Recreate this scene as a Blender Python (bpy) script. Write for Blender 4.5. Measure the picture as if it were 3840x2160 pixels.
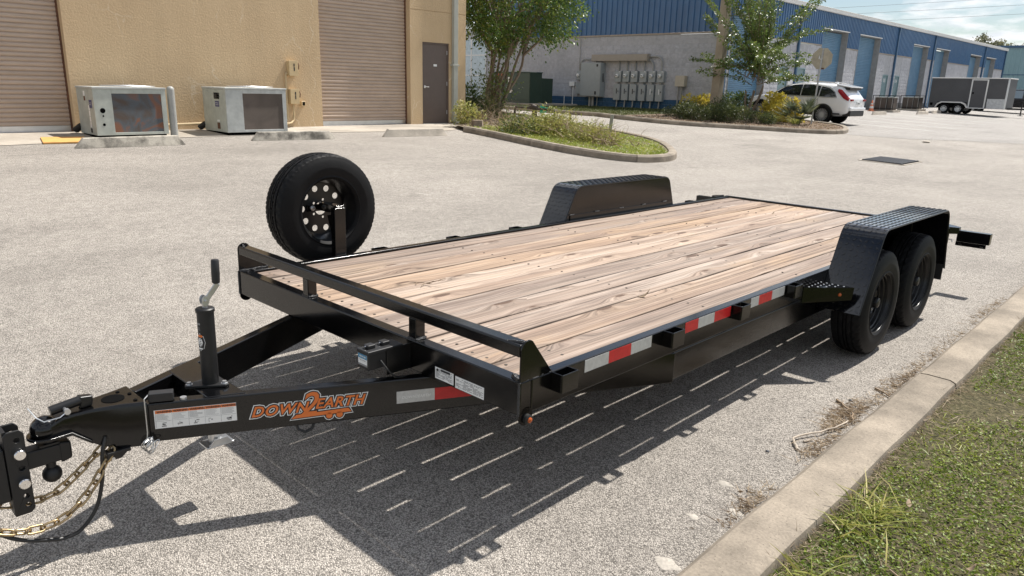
import bpy, bmesh, math, random
import numpy as np
from mathutils import Vector, Matrix
from mathutils.geometry import delaunay_2d_cdt
random.seed(7)
rng = np.random.default_rng(7)
R = math.radians
PI = math.pi
SC = bpy.context.scene
COL = SC.collection
for o in list(bpy.data.objects):
    bpy.data.objects.remove(o)

CAMPOS = (1.6549, -1.7572, 1.6322)
# ------------------------------------------------------------------ camera, sky, sun, exposure
cam_d = bpy.data.cameras.new('camera')
cam = bpy.data.objects.new('camera', cam_d)
COL.objects.link(cam)
SC.camera = cam
cam_d.sensor_width = 36.0
cam_d.lens = 2740.463 / 3840 * 36
cam_d.clip_start = 0.05
cam_d.clip_end = 2000
_yaw, _pitch, _roll = (-0.771508, 0.269219, 0.026048)
_f = Vector((math.sin(_yaw) * math.cos(_pitch), math.cos(_yaw) * math.cos(_pitch), -math.sin(_pitch)))
_r0 = Vector((math.cos(_yaw), -math.sin(_yaw), 0))
_u0 = _r0.cross(_f)
_r = _r0 * math.cos(_roll) + _u0 * math.sin(_roll)
_u = -_r0 * math.sin(_roll) + _u0 * math.cos(_roll)
_m = Matrix((_r, _u, -_f)).transposed().to_4x4()
_m.translation = Vector((1.6549, -1.7572, 1.6322))
cam.matrix_world = _m

SUN = Vector((0.065, 0.64, 1.0)).normalized()
world = bpy.data.worlds.new('World')
SC.world = world
world.use_nodes = True
wn = world.node_tree
wn.nodes.clear()
sky = wn.nodes.new('ShaderNodeTexSky')
sky.sky_type = 'NISHITA'
sky.sun_disc = False
sky.sun_elevation = math.asin(SUN.z)
sky.sun_rotation = math.atan2(SUN.x, SUN.y)
sky.air_density = 1.0
sky.dust_density = 0.6
sky.ozone_density = 1.0
tc = wn.nodes.new('ShaderNodeTexCoord')
sep = wn.nodes.new('ShaderNodeSeparateXYZ')
wn.links.new(tc.outputs['Generated'], sep.inputs[0])
zc = wn.nodes.new('ShaderNodeMath'); zc.operation = 'MAXIMUM'; zc.inputs[1].default_value = 0.0
wn.links.new(sep.outputs['Z'], zc.inputs[0])
za = wn.nodes.new('ShaderNodeMath'); za.operation = 'ADD'; za.inputs[1].default_value = 0.16
wn.links.new(zc.outputs[0], za.inputs[0])
cmb = wn.nodes.new('ShaderNodeCombineXYZ')
for k in 'XY':
    dv = wn.nodes.new('ShaderNodeMath'); dv.operation = 'DIVIDE'
    wn.links.new(sep.outputs[k], dv.inputs[0]); wn.links.new(za.outputs[0], dv.inputs[1])
    wn.links.new(dv.outputs[0], cmb.inputs[k])
cn = wn.nodes.new('ShaderNodeTexNoise')
cn.inputs['Scale'].default_value = 2.6
cn.inputs['Detail'].default_value = 9
cn.inputs['Roughness'].default_value = 0.58
cn.inputs['Distortion'].default_value = 0.25
wn.links.new(cmb.outputs[0], cn.inputs['Vector'])
cr = wn.nodes.new('ShaderNodeValToRGB')
cr.color_ramp.elements[0].position = 0.44
cr.color_ramp.elements[1].position = 0.60
wn.links.new(cn.outputs['Fac'], cr.inputs[0])
cn2 = wn.nodes.new('ShaderNodeTexNoise')
cn2.inputs['Scale'].default_value = 6.0
cn2.inputs['Detail'].default_value = 6
wn.links.new(cmb.outputs[0], cn2.inputs['Vector'])
cc = wn.nodes.new('ShaderNodeValToRGB')
cc.color_ramp.elements[0].position = 0.35
cc.color_ramp.elements[0].color = (8.5, 8.9, 9.4, 1)
cc.color_ramp.elements[1].position = 0.62
cc.color_ramp.elements[1].color = (11.5, 11.5, 11.5, 1)
wn.links.new(cn2.outputs['Fac'], cc.inputs[0])
mx = wn.nodes.new('ShaderNodeMixRGB')
wn.links.new(cr.outputs[0], mx.inputs['Fac'])
wn.links.new(sky.outputs[0], mx.inputs['Color1'])
wn.links.new(cc.outputs[0], mx.inputs['Color2'])
bg = wn.nodes.new('ShaderNodeBackground')
bg.inputs['Strength'].default_value = 0.063
wn.links.new(mx.outputs[0], bg.inputs['Color'])
wo = wn.nodes.new('ShaderNodeOutputWorld')
wn.links.new(bg.outputs[0], wo.inputs['Surface'])

sun_d = bpy.data.lights.new('sun', 'SUN')
sun_d.energy = 4.5
sun_d.angle = R(1.0)
sun_d.color = (1.0, 0.955, 0.89)
sun = bpy.data.objects.new('sun', sun_d)
COL.objects.link(sun)
sun.rotation_euler = SUN.to_track_quat('Z', 'Y').to_euler()
sun.location = (0, 0, 30)

SC.view_settings.view_transform = 'Standard'
SC.view_settings.look = 'None'
SC.view_settings.gamma = 1
SC.view_settings.use_curve_mapping = False
SC.view_settings.exposure = 0.72
SC.cycles.max_bounces = 8
SC.cycles.diffuse_bounces = 4
SC.cycles.transparent_max_bounces = 8
SC.cycles.use_adaptive_sampling = True
SC.cycles.use_denoising = True

# ------------------------------------------------------------------ the lie of the land
def gz(x, y):
    x = np.clip(x, -16.0, None); y = np.clip(y, None, 70.0)
    a = -x - 2.3; b = y - 14
    return 0.041 * 0.6 * np.logaddexp(0, a / 0.6) + 0.0082 * 2 * np.logaddexp(0, b / 2) - 0.0006
def gzf(x, y):
    return float(gz(np.float64(x), np.float64(y)))

# ------------------------------------------------------------------ materials
class NT:
    def __init__(s, name):
        s.m = bpy.data.materials.new(name); s.m.use_nodes = True
        s.t = s.m.node_tree; s.b = s.t.nodes['Principled BSDF']
    def n(s, typ, **kw):
        nd = s.t.nodes.new(typ)
        for k, v in kw.items():
            if k.startswith('i_'):
                nd.inputs[k[2:].replace('_', ' ')].default_value = v
            else:
                setattr(nd, k, v)
        return nd
    def l(s, a, b):
        s.t.links.new(a, b)
    def coord(s, kind='Object', scale=None, rand=False):
        t = s.n('ShaderNodeTexCoord'); o = t.outputs[kind]
        if rand:
            oi = s.n('ShaderNodeObjectInfo'); v = s.n('ShaderNodeVectorMath', operation='SCALE')
            cx = s.n('ShaderNodeCombineXYZ')
            for k, mul in zip('XYZ', (71.3, 53.7, 37.1)):
                mm = s.n('ShaderNodeMath', operation='MULTIPLY'); mm.inputs[1].default_value = mul
                s.l(oi.outputs['Random'], mm.inputs[0]); s.l(mm.outputs[0], cx.inputs[k])
            ad = s.n('ShaderNodeVectorMath', operation='ADD')
            s.l(o, ad.inputs[0]); s.l(cx.outputs[0], ad.inputs[1]); o = ad.outputs[0]
        if scale is not None:
            mp = s.n('ShaderNodeMapping'); mp.inputs['Scale'].default_value = scale
            s.l(o, mp.inputs['Vector']); o = mp.outputs[0]
        return o
    def noise(s, co, scale, detail=4, rough=.55, dist=0.):
        nd = s.n('ShaderNodeTexNoise'); nd.inputs['Scale'].default_value = scale
        nd.inputs['Detail'].default_value = detail; nd.inputs['Roughness'].default_value = rough
        nd.inputs['Distortion'].default_value = dist
        s.l(co, nd.inputs['Vector']); return nd.outputs['Fac']
    def vor(s, co, scale, feature='F1', out='Distance', rnd=1.0):
        nd = s.n('ShaderNodeTexVoronoi', feature=feature); nd.inputs['Scale'].default_value = scale
        if 'Randomness' in nd.inputs: nd.inputs['Randomness'].default_value = rnd
        s.l(co, nd.inputs['Vector']); return nd.outputs[out]
    def ramp(s, fac, stops, interp='LINEAR'):
        nd = s.n('ShaderNodeValToRGB'); cr = nd.color_ramp; cr.interpolation = interp
        while len(cr.elements) < len(stops): cr.elements.new(0.5)
        for e, (p, c) in zip(cr.elements, stops):
            e.position = p; e.color = (c, c, c, 1) if isinstance(c, (int, float)) else (*c, 1)
        s.l(fac, nd.inputs[0]); return nd.outputs[0]
    def mix(s, fac, a, b, mode='MIX'):
        nd = s.n('ShaderNodeMixRGB', blend_type=mode)
        for k, v in (('Fac', fac), ('Color1', a), ('Color2', b)):
            if isinstance(v, (int, float)): nd.inputs[k].default_value = v if k == 'Fac' else (v, v, v, 1)
            elif isinstance(v, tuple): nd.inputs[k].default_value = (*v, 1)
            else: s.l(v, nd.inputs[k])
        return nd.outputs[0]
    def math(s, op, a, b=None):
        nd = s.n('ShaderNodeMath', operation=op)
        for i, v in enumerate((a, b)):
            if v is None: continue
            if isinstance(v, (int, float)): nd.inputs[i].default_value = v
            else: s.l(v, nd.inputs[i])
        return nd.outputs[0]
    def bump(s, h, strength, dist, prev=None):
        nd = s.n('ShaderNodeBump'); nd.inputs['Strength'].default_value = strength
        nd.inputs['Distance'].default_value = dist
        s.l(h, nd.inputs['Height'])
        if prev is not None: s.l(prev, nd.inputs['Normal'])
        return nd.outputs[0]
    def fin(s, col=None, rough=.5, metal=0., spec=.5, normal=None, coat=0., sub=None, trans=0., alpha=None):
        b = s.b
        if col is not None:
            if isinstance(col, tuple): b.inputs['Base Color'].default_value = (*col, 1)
            else: s.l(col, b.inputs['Base Color'])
        if isinstance(rough, (int, float)): b.inputs['Roughness'].default_value = rough
        else: s.l(rough, b.inputs['Roughness'])
        b.inputs['Metallic'].default_value = metal
        b.inputs['Specular IOR Level'].default_value = spec
        b.inputs['Coat Weight'].default_value = coat
        b.inputs['Coat Roughness'].default_value = 0.05
        b.inputs['Transmission Weight'].default_value = trans
        if normal is not None: s.l(normal, b.inputs['Normal'])
        return s.m

def simple(name, col, rough=.5, metal=0., spec=.5, coat=0., var=.12, vs=6., bump=0., bs=40., rv=0.):
    t = NT(name); co = t.coord('Object', rand=True)
    nz = t.noise(co, vs, 5)
    a = tuple(max(0, c * (1 - var)) for c in col); b = tuple(min(1, c * (1 + var)) for c in col)
    c = t.ramp(nz, [(.3, a), (.7, b)])
    nm = None
    if bump: nm = t.bump(t.noise(co, bs, 3), bump, .01)
    r = rough
    if rv: r = t.ramp(t.noise(co, vs * 2.3, 4), [(.3, max(.02, rough - rv)), (.75, min(1, rough + rv))])
    return t.fin(c, r, metal, spec, nm, coat)

MT = {}
def asphalt(name, lo, mid, hi, mott):
    t = NT(name); co = t.coord('Object')
    d = t.vor(co, 185., 'F1', 'Distance')
    c = t.vor(co, 185., 'F1', 'Color')
    sepc = t.n('ShaderNodeSeparateColor'); t.l(c, sepc.inputs[0])
    stone = t.ramp(sepc.outputs[0], [(0., lo), (.3, mid), (.75, hi), (1., tuple(min(1, v * 1.15) for v in hi))])
    gap = t.ramp(d, [(.34, 1.0), (.72, .42)])
    col = t.mix(1.0, stone, gap, 'MULTIPLY')
    big = t.noise(co, .32, 6, .6)
    blot = t.noise(t.coord('Object', scale=(.9, .35, 1)), .9, 5, .65)
    m1 = t.ramp(big, [(.32, mott), (.62, 1.0)])
    m2 = t.ramp(blot, [(.3, mott + .06), (.55, 1.03)])
    col = t.mix(1., t.mix(1., col, m1, 'MULTIPLY'), m2, 'MULTIPLY')
    fine = t.noise(co, 9., 4, .7)
    col = t.mix(1., col, t.ramp(fine, [(.3, .82), (.65, 1.06)]), 'MULTIPLY')
    stain = t.ramp(t.noise(co, .75, 3, .5, .8), [(.69, 1.), (.76, .68)])
    col = t.mix(1., col, stain, 'MULTIPLY')
    nm = t.bump(t.ramp(d, [(.1, 1.), (.7, 0.)]), .8, .006)
    return t.fin(col, .86, 0, .3, nm)
MT['asphalt'] = asphalt('pale_shell_asphalt', (.195, .176, .155), (.425, .388, .342), (.63, .575, .512), .80)
MT['asphalt_dark'] = asphalt('older_grey_asphalt', (.15, .143, .138), (.40, .375, .345), (.64, .60, .555), .85)

def concrete(name, col, dirt=.6, scale=1.0):
    t = NT(name); co = t.coord('Object', rand=True)
    a = t.noise(co, 1.7 * scale, 7, .65); f = t.noise(co, 90., 3, .6)
    c = t.mix(t.ramp(a, [(.36, 1.), (.62, 0.)]), col, tuple(v * dirt for v in col))
    c = t.mix(1., c, t.ramp(f, [(.3, .78), (.7, 1.1)]), 'MULTIPLY')
    pits = t.ramp(t.vor(co, 55.), [(.08, .45), (.16, 1.)])
    c = t.mix(1., c, pits, 'MULTIPLY')
    nm = t.bump(f, .35, .004)
    return t.fin(c, .88, 0, .3, nm)
MT['kerb'] = concrete('kerb_concrete', (.335, .285, .225), .56, 1.6)
MT['apron'] = concrete('apron_concrete', (.46, .41, .345), .62, .5)
MT['stop'] = concrete('mossy_concrete', (.50, .46, .39), .24, 2.2)
MT['stop_clean'] = concrete('weathered_concrete', (.56, .50, .42), .7, 1.5)

def stucco():
    t = NT('tan_stucco'); co = t.coord('Object')
    n1 = t.noise(co, .7, 5, .6)
    c = t.ramp(n1, [(.3, (.525, .385, .235)), (.7, (.58, .435, .27))])
    st = t.noise(t.coord('Object', scale=(3., 3., .25)), 1.2, 4)
    c = t.mix(1., c, t.ramp(st, [(.3, .95), (.65, 1.02)]), 'MULTIPLY')
    # hairline cracks patched with pale filler
    warp = t.n('ShaderNodeTexNoise'); warp.inputs['Scale'].default_value = 1.6; warp.inputs['Detail'].default_value = 5
    t.l(co, warp.inputs['Vector'])
    mv = t.n('ShaderNodeVectorMath', operation='MULTIPLY_ADD')
    t.l(warp.outputs['Color'], mv.inputs[0]); mv.inputs[1].default_value = (.7, .7, .7)
    sc = t.n('ShaderNodeMapping'); sc.inputs['Scale'].default_value = (1., 1., .55); t.l(co, sc.inputs['Vector'])
    t.l(sc.outputs[0], mv.inputs[2])
    e = t.vor(mv.outputs[0], 1.05, 'DISTANCE_TO_EDGE', 'Distance')
    line = t.ramp(e, [(.004, 1.), (.011, 0.)])
    mask = t.ramp(t.noise(co, .55, 3, .5), [(.50, 0.), (.58, .5)])
    cz = t.n('ShaderNodeSeparateXYZ'); t.l(co, cz.inputs[0])
    fac = t.math('MULTIPLY', line, mask)
    c = t.mix(fac, c, (.72, .62, .46))
    g = t.noise(co, 26., 4, .6, .4)
    nm = t.bump(g, .55, .02)
    return t.fin(c, .9, 0, .25, nm)
MT['stucco'] = stucco()
MT['stucco_trim'] = simple('tan_stucco_return', (.55, .39, .215), .9, bump=.5, bs=30)
MT['slat_tan'] = simple('taupe_door_enamel', (.44, .34, .265), .5, var=.10, vs=1.4, rv=.1)
MT['door_brown'] = simple('brown_door_enamel', (.115, .085, .072), .45, var=.05)
MT['galv'] = simple('galvanised_steel', (.52, .53, .54), .45, .75, var=.16, vs=9)
MT['alum'] = simple('bright_aluminium', (.72, .73, .74), .32, .9, var=.06)
MT['conduit_grey'] = simple('grey_conduit_paint', (.33, .33, .31), .5, var=.08)
MT['pipe_tan'] = simple('tan_pipe_paint', (.50, .385, .225), .6, var=.06)
MT['downspout'] = simple('greenish_gutter_enamel', (.38, .385, .34), .45, var=.06)
MT['ac'] = simple('grey_green_ac_enamel', (.40, .425, .385), .42, var=.16, vs=5, rv=.1)
MT['ac_pale'] = simple('pale_grey_ac_enamel', (.44, .455, .435), .42, var=.17, vs=6, rv=.1)
MT['dark'] = simple('dark_cavity', (.004, .004, .004), .9, spec=.05)  # flat near-black painted for shade inside holes; plain black parts share it
MT['brown_rust'] = simple('rust_brown', (.12, .055, .03), .8, var=.3)

def coil(name, cols):
    t = NT(name); co = t.coord('Object')
    n1 = t.noise(co, 1.7, 4, .5, 1.2)
    c = t.ramp(n1, cols)
    w = t.n('ShaderNodeTexWave', wave_type='BANDS', bands_direction='Z'); w.inputs['Scale'].default_value = 17.
    t.l(co, w.inputs['Vector'])
    c = t.mix(1., c, t.ramp(w.outputs['Fac'], [(.2, .62), (.7, 1.1)]), 'MULTIPLY')
    return t.fin(c, .6, .2, .4, t.bump(w.outputs['Fac'], .5, .005))
MT['coil_rust'] = coil('rusty_coil_fins', [(.32, (.10, .075, .06)), (.44, (.10, .115, .13)), (.54, (.23, .10, .055)), (.68, (.13, .075, .055))])
MT['coil_dark'] = coil('dusty_coil_fins', [(.3, (.105, .085, .07)), (.7, (.15, .12, .10))])

def cmu(name, col, var=.16):
    t = NT(name); co = t.coord('Object', rand=True)
    n1 = t.noise(co, 6., 6, .7); n2 = t.noise(co, 1.1, 4, .6)
    c = t.ramp(n1, [(.3, tuple(v * (1 - var) for v in col)), (.7, tuple(v * (1 + var) for v in col))])
    c = t.mix(1., c, t.ramp(n2, [(.3, .9), (.7, 1.07)]), 'MULTIPLY')
    nm = t.bump(t.noise(co, 9., 7, .7), .9, .05)
    return t.fin(c, .9, 0, .25, nm)
MT['cmu'] = cmu('grey_split_block', (.46, .465, .49))
MT['cmu_smooth'] = cmu('grey_smooth_block', (.46, .46, .475), .07)
MT['cmu_blue'] = cmu('blue_painted_block', (.045, .105, .19), .12)
MT['mortar'] = simple('grey_mortar', (.41, .415, .43), .95)
MT['blue_metal'] = simple('blue_metal_siding', (.05, .13, .265), .38, .0, .5, var=.10, vs=1.2, rv=.08)
MT['blue_slat'] = simple('pale_blue_door_enamel', (.115, .23, .35), .42, var=.08, vs=1.0, rv=.08)
MT['blue_trim'] = simple('dark_blue_trim', (.035, .09, .17), .4)
MT['jamb_grey'] = simple('grey_jamb_steel', (.30, .295, .285), .55)
MT['gutter_white'] = simple('white_gutter_enamel', (.72, .71, .68), .45, var=.05)
MT['fascia'] = simple('brown_grey_flashing', (.33, .28, .23), .55)
MT['teal_metal'] = simple('teal_metal_siding', (.20, .32, .35), .45, var=.06, vs=.6)
MT['roof_metal'] = simple('grey_roof_metal', (.45, .45, .44), .4, .3)
MT['door_teal'] = simple('teal_grey_door_enamel', (.20, .29, .31), .5)
MT['box_grey'] = simple('grey_switchgear_enamel', (.33, .36, .365), .45, var=.05)
MT['box_beige'] = simple('beige_cabinet_enamel', (.50, .45, .36), .5, var=.05)
MT['box_tan'] = simple('tan_box_enamel', (.555, .42, .235), .5, var=.05)
MT['trough'] = simple('taupe_wireway_enamel', (.33, .295, .25), .5, var=.06)
MT['trans_green'] = simple('dark_green_enamel', (.035, .062, .045), .42, var=.1)
MT['white'] = simple('white_print', (.78, .78, .76), .55, var=.03)
MT['white_paint'] = simple('worn_white_road_paint', (.62, .61, .58), .8, var=.2, vs=5)
MT['ink'] = simple('black_ink', (.02, .02, .022), .6, var=0)
MT['ink_grey'] = simple('grey_ink', (.25, .25, .25), .6, var=0)
MT['orange'] = simple('orange_vinyl', (.70, .17, .03), .42, var=.02)
MT['orange_cone'] = simple('faded_orange_plastic', (.75, .24, .11), .6)
MT['navy'] = simple('navy_badge', (.06, .065, .16), .4)
MT['yellow_print'] = simple('yellow_print', (.75, .60, .08), .5)
MT['plywood'] = simple('orange_plywood', (.62, .33, .10), .7, var=.15, vs=8)
MT['glass_blue'] = simple('painted_sky_glass', (.42, .50, .55), .08, .0, 1.0)  # reflected sky is put into the pale blue base colour
# trailer
def blackpaint(name, col=(.002, .002, .0023), rough=.12, coat=.0, dust=.008, spec=.5):
    t = NT(name); co = t.coord('Object', rand=True)
    n1 = t.noise(co, 3., 6, .65); n2 = t.noise(co, 34., 4, .6)
    c = t.mix(t.ramp(n1, [(.5, 0.), (.8, dust)]), col, (.25, .23, .20))
    c = t.mix(t.ramp(n2, [(.62, 0.), (.74, dust * .8)]), c, (.3, .28, .25))
    r = t.ramp(n1, [(.3, rough), (.75, rough + .09)])
    nm = t.bump(t.noise(co, 7., 3), .05, .01)
    nm = t.bump(t.noise(co, 160., 2), .04, .002, nm)
    return t.fin(c, r, 0, spec, nm, coat)
MT['black'] = blackpaint('black_gloss_paint')
MT['fender_black'] = blackpaint('fender_gloss_black', (.004, .004, .005), .12, .8, .015)
MT['black_satin'] = blackpaint('black_satin_paint', (.005, .005, .0055), .30, .0, .02)
MT['black_matte'] = blackpaint('black_powder_coat', (.006, .006, .0065), .46, 0., .02)
MT['plastic_black'] = simple('black_plastic', (.014, .014, .015), .5, var=.1)
def rubber():
    t = NT('tyre_rubber'); co = t.coord('Object', rand=True)
    n1 = t.noise(co, 5., 6, .65)
    c = t.ramp(n1, [(.35, (.005, .005, .0055)), (.66, (.009, .009, .0095)), (.85, (.026, .025, .024))])
    return t.fin(c, .60, 0, .16, t.bump(t.noise(co, 60., 3), .15, .004))
MT['rubber'] = rubber()
MT['rim'] = blackpaint('black_rim_enamel', (.005, .005, .0055), .30, .0, .03, .5)
MT['chrome'] = simple('polished_steel', (.78, .77, .75), .16, 1.0, var=.05)
MT['zinc'] = simple('zinc_plate', (.62, .63, .64), .33, .9, var=.1, vs=20)
MT['chain'] = simple('yellow_zinc_chain', (.40, .30, .17), .36, .9, var=.35, vs=30)
MT['weld'] = simple('weld_bead', (.05, .05, .052), .28, .3, bump=1., bs=120)
MT['red_tape'] = simple('red_reflective_tape', (.50, .018, .02), .35, var=.10, vs=40)
MT['silver_tape'] = simple('silver_reflective_tape', (.50, .50, .49), .4, .2, var=.10, vs=60)
MT['amber'] = simple('amber_lens', (.42, .085, .015), .2)
MT['label_blue'] = simple('blue_label_print', (.06, .25, .42), .4)

def wood():
    t = NT('weathered_pine'); co = t.coord('Object', rand=True)
    kv = t.n('ShaderNodeMapping'); kv.inputs['Scale'].default_value = (5.2, 1.5, 1.); t.l(co, kv.inputs['Vector'])
    kd = t.n('ShaderNodeTexVoronoi', voronoi_dimensions='2D'); kd.inputs['Scale'].default_value = 1.
    t.l(kv.outputs[0], kd.inputs['Vector'])
    kdist = kd.outputs['Distance']
    sc = t.n('ShaderNodeSeparateColor'); t.l(kd.outputs['Color'], sc.inputs[0])
    size = t.math('MULTIPLY', t.math('MAXIMUM', t.math('SUBTRACT', sc.outputs[0], .42), 0.), .17)
    has = t.ramp(sc.outputs[0], [(.45, 0.), (.52, 1.)])
    pull = t.math('MULTIPLY', t.ramp(kdist, [(0., 1.), (.38, 0.)], 'EASE'), has)
    warp = t.n('ShaderNodeCombineXYZ'); t.l(t.math('MULTIPLY', pull, .055), warp.inputs['X'])
    wv = t.n('ShaderNodeVectorMath', operation='ADD'); t.l(co, wv.inputs[0]); t.l(warp.outputs[0], wv.inputs[1])
    def streak(sx, sy, det=5, dist=.5, rough=.6):
        g = t.n('ShaderNodeMapping'); g.inputs['Scale'].default_value = (sx, sy, 10.); t.l(wv.outputs[0], g.inputs['Vector'])
        return t.noise(g.outputs[0], 1., det, rough, dist)
    fine = streak(150., 1.2, 3, .1); grain = streak(56., .5, 5, .2); band = streak(19., .16, 4, .15); tone = streak(6.2, .7, 6, .15, .68)
    c = t.ramp(band, [(.30, (.27, .205, .162)), (.48, (.365, .295, .245)), (.66, (.44, .375, .325))])
    c = t.mix(t.ramp(tone, [(.46, 0.), (.60, .75)]), c, (.25, .195, .165))
    c = t.mix(t.ramp(streak(3.1, .6, 4, .3), [(.55, 0.), (.68, .6)]), c, (.42, .31, .21))
    c = t.mix(1., c, t.ramp(grain, [(.30, .48), (.44, .88), (.60, 1.10)]), 'MULTIPLY')
    c = t.mix(1., c, t.ramp(fine, [(.36, .62), (.52, 1.05)]), 'MULTIPLY')
    oi = t.n('ShaderNodeObjectInfo')
    c = t.mix(1., c, t.ramp(oi.outputs['Random'], [(0., (.80, .78, .77)), (.28, (1.06, 1.0, .94)), (.52, (1.04, .93, .80)), (.78, (.88, .85, .83)), (1., (1.05, 1.02, .98))]), 'MULTIPLY')
    edge = t.math('ADD', t.math('SUBTRACT', kdist, size), t.math('MULTIPLY', t.math('SUBTRACT', grain, .5), .12))
    halo = t.ramp(edge, [(-.02, 1.), (.06, 0.)])
    c = t.mix(t.math('MULTIPLY', t.math('MULTIPLY', halo, has), .72), c, (.185, .13, .095))
    core = t.ramp(edge, [(-.055, 1.), (-.03, 0.)])
    c = t.mix(t.math('MULTIPLY', t.math('MULTIPLY', core, has), .8), c, (.09, .055, .04))
    nm = t.bump(grain, .45, .004)
    return t.fin(c, .78, 0, .25, nm)
MT['wood'] = wood()
MT['screw'] = simple('dark_screw_head', (.10, .085, .07), .5, .5)
# car
MT['car_white'] = simple('pearl_white_paint', (.74, .745, .75), .22, 0, .5, .8, var=.01)
MT['car_black'] = simple('black_car_paint', (.010, .010, .012), .15, 0, .5, .8, var=0)
MT['car_glass'] = simple('dark_tinted_glass', (.012, .014, .016), .04, 0, .8, var=0)
MT['car_glass_pale'] = simple('painted_reflection_glass', (.20, .26, .30), .05, 0, .9, var=.05)  # pale base colour imitates a bright reflection on the glass
MT['tail_red'] = simple('red_lamp_lens', (.26, .004, .006), .25, 0, .3, .0, var=.05)
MT['cargo_grey'] = simple('charcoal_trailer_skin', (.075, .075, .078), .5, var=.10, vs=1.5)
# plants
def leaf(name, stops, rough=.5, scale=2.3):
    t = NT(name); co = t.coord('Object')
    a = t.noise(co, scale, 3, .6); b = t.n('ShaderNodeTexWhiteNoise'); 
    g = t.n('ShaderNodeNewGeometry')
    r = t.math('MULTIPLY_ADD', g.outputs['Random Per Island'], .45); t.l(a, r.node.inputs[2])
    r = t.math('SUBTRACT', r, .22)
    c = t.ramp(r, stops)
    m = t.fin(c, rough, 0, .45)
    b_ = t.b
    tr = t.n('ShaderNodeBsdfTranslucent'); t.l(c, tr.inputs['Color'])
    mixs = t.n('ShaderNodeMixShader'); mixs.inputs[0].default_value = .32
    out = [n for n in t.t.nodes if n.type == 'OUTPUT_MATERIAL'][0]
    t.l(b_.outputs[0], mixs.inputs[1]); t.l(tr.outputs[0], mixs.inputs[2]); t.l(mixs.outputs[0], out.inputs[0])
    return m
MT['leaf_tree'] = leaf('crape_myrtle_leaf', [(.2, (.04, .09, .02)), (.5, (.10, .18, .035)), (.8, (.24, .27, .045)), (1., (.38, .24, .03))], .36)
MT['leaf_young'] = leaf('young_tree_leaf', [(.15, (.07, .115, .03)), (.55, (.14, .20, .05)), (1., (.28, .29, .06))], .33)
MT['leaf_dark'] = leaf('dark_shrub_leaf', [(.2, (.03, .05, .016)), (.6, (.09, .11, .032)), (1., (.26, .26, .09))], .42)
MT['leaf_mid'] = leaf('green_shrub_leaf', [(.2, (.04, .075, .02)), (.6, (.09, .135, .035)), (1., (.17, .20, .06))], .42)
MT['leaf_yellow'] = leaf('yellow_croton_leaf', [(.10, (.26, .25, .04)), (.45, (.58, .48, .07)), (1., (.78, .63, .12))], .42)
MT['leaf_palm'] = leaf('palmetto_leaf', [(.2, (.07, .095, .05)), (.6, (.12, .145, .075)), (1., (.22, .22, .12))], .42)
MT['leaf_weed'] = leaf('weedy_leaf', [(.08, (.12, .16, .03)), (.42, (.29, .31, .07)), (.7, (.45, .40, .13)), (1., (.56, .45, .22))], .55)
MT['leaf_dry'] = leaf('dry_leaf', [(.15, (.15, .10, .06)), (.5, (.33, .25, .165)), (1., (.55, .46, .33))], .7)
MT['grass'] = leaf('lawn_blade', [(.05, (.06, .10, .012)), (.35, (.125, .19, .020)), (.62, (.215, .27, .032)), (.88, (.33, .32, .07)), (1., (.42, .34, .17))], .5, 1.6)
MT['grass_bright'] = leaf('bright_turf_blade', [(.1, (.13, .18, .025)), (.45, (.27, .34, .045)), (.75, (.40, .42, .08)), (1., (.55, .48, .22))], .5, 1.6)
MT['grass_far'] = leaf('verge_grass_blade', [(.2, (.05, .07, .02)), (.6, (.10, .12, .03)), (1., (.19, .18, .07))], .6, 1.)
MT['oak'] = leaf('distant_oak_leaf', [(.2, (.10, .11, .06)), (.6, (.20, .20, .11)), (1., (.30, .28, .16))], .6, .6)
MT['bark'] = simple('grey_brown_bark', (.22, .17, .125), .85, var=.25, vs=9, bump=.6, bs=25)
MT['twig'] = simple('dead_twig', (.26, .19, .125), .85, var=.3, vs=14)
MT['twig_grey'] = simple('bleached_twig', (.42, .36, .29), .85, var=.25, vs=14)
MT['pole_wood'] = simple('weathered_pole', (.36, .30, .225), .85, var=.18, vs=2, bump=.4, bs=14)
def soil(name, stops, sc=14.):
    t = NT(name); co = t.coord('Object')
    a = t.noise(co, sc, 7, .7); b = t.vor(co, sc * 4, 'F1', 'Color')
    s2 = t.n('ShaderNodeSeparateColor'); t.l(b, s2.inputs[0])
    c = t.ramp(t.math('ADD', t.math('MULTIPLY', a, .6), t.math('MULTIPLY', s2.outputs[0], .4)), stops)
    return t.fin(c, .95, 0, .2, t.bump(a, .9, .03))
MT['mortar_pale'] = concrete('pale_mortar', (.43, .395, .345), .8, 4.)
MT['soil'] = soil('sandy_soil', [(.3, (.10, .08, .055)), (.55, (.20, .165, .12)), (.75, (.33, .28, .21))])
MT['mulch'] = soil('bark_mulch', [(.3, (.06, .04, .03)), (.55, (.165, .115, .085)), (.75, (.31, .235, .18))], 20.)
MT['turf'] = soil('turf_floor', [(.3, (.05, .045, .025)), (.55, (.10, .09, .045)), (.75, (.19, .155, .095))], 24.)
MT['spoke_silver'] = simple('silver_wheel_enamel', (.48, .485, .50), .35, .2, var=.04)
MT['line_grey'] = simple('weathered_line', (.22, .22, .23), .6)
MT['wire'] = simple('steel_wire', (.55, .55, .54), .35, .8, var=.1)
MT['cable'] = simple('black_cable', (.013, .013, .013), .45)
MT['backflow'] = simple('dull_bronze_pipe', (.075, .06, .05), .5, .3, var=.25)
MT['tag_green'] = simple('green_plastic_tag', (.02, .40, .24), .5)
MT['sign_back'] = simple('bare_sign_aluminium', (.46, .42, .34), .5, .5, var=.15, vs=5)
MT['iron'] = simple('cast_iron', (.055, .058, .065), .55, .6, var=.2)
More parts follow.
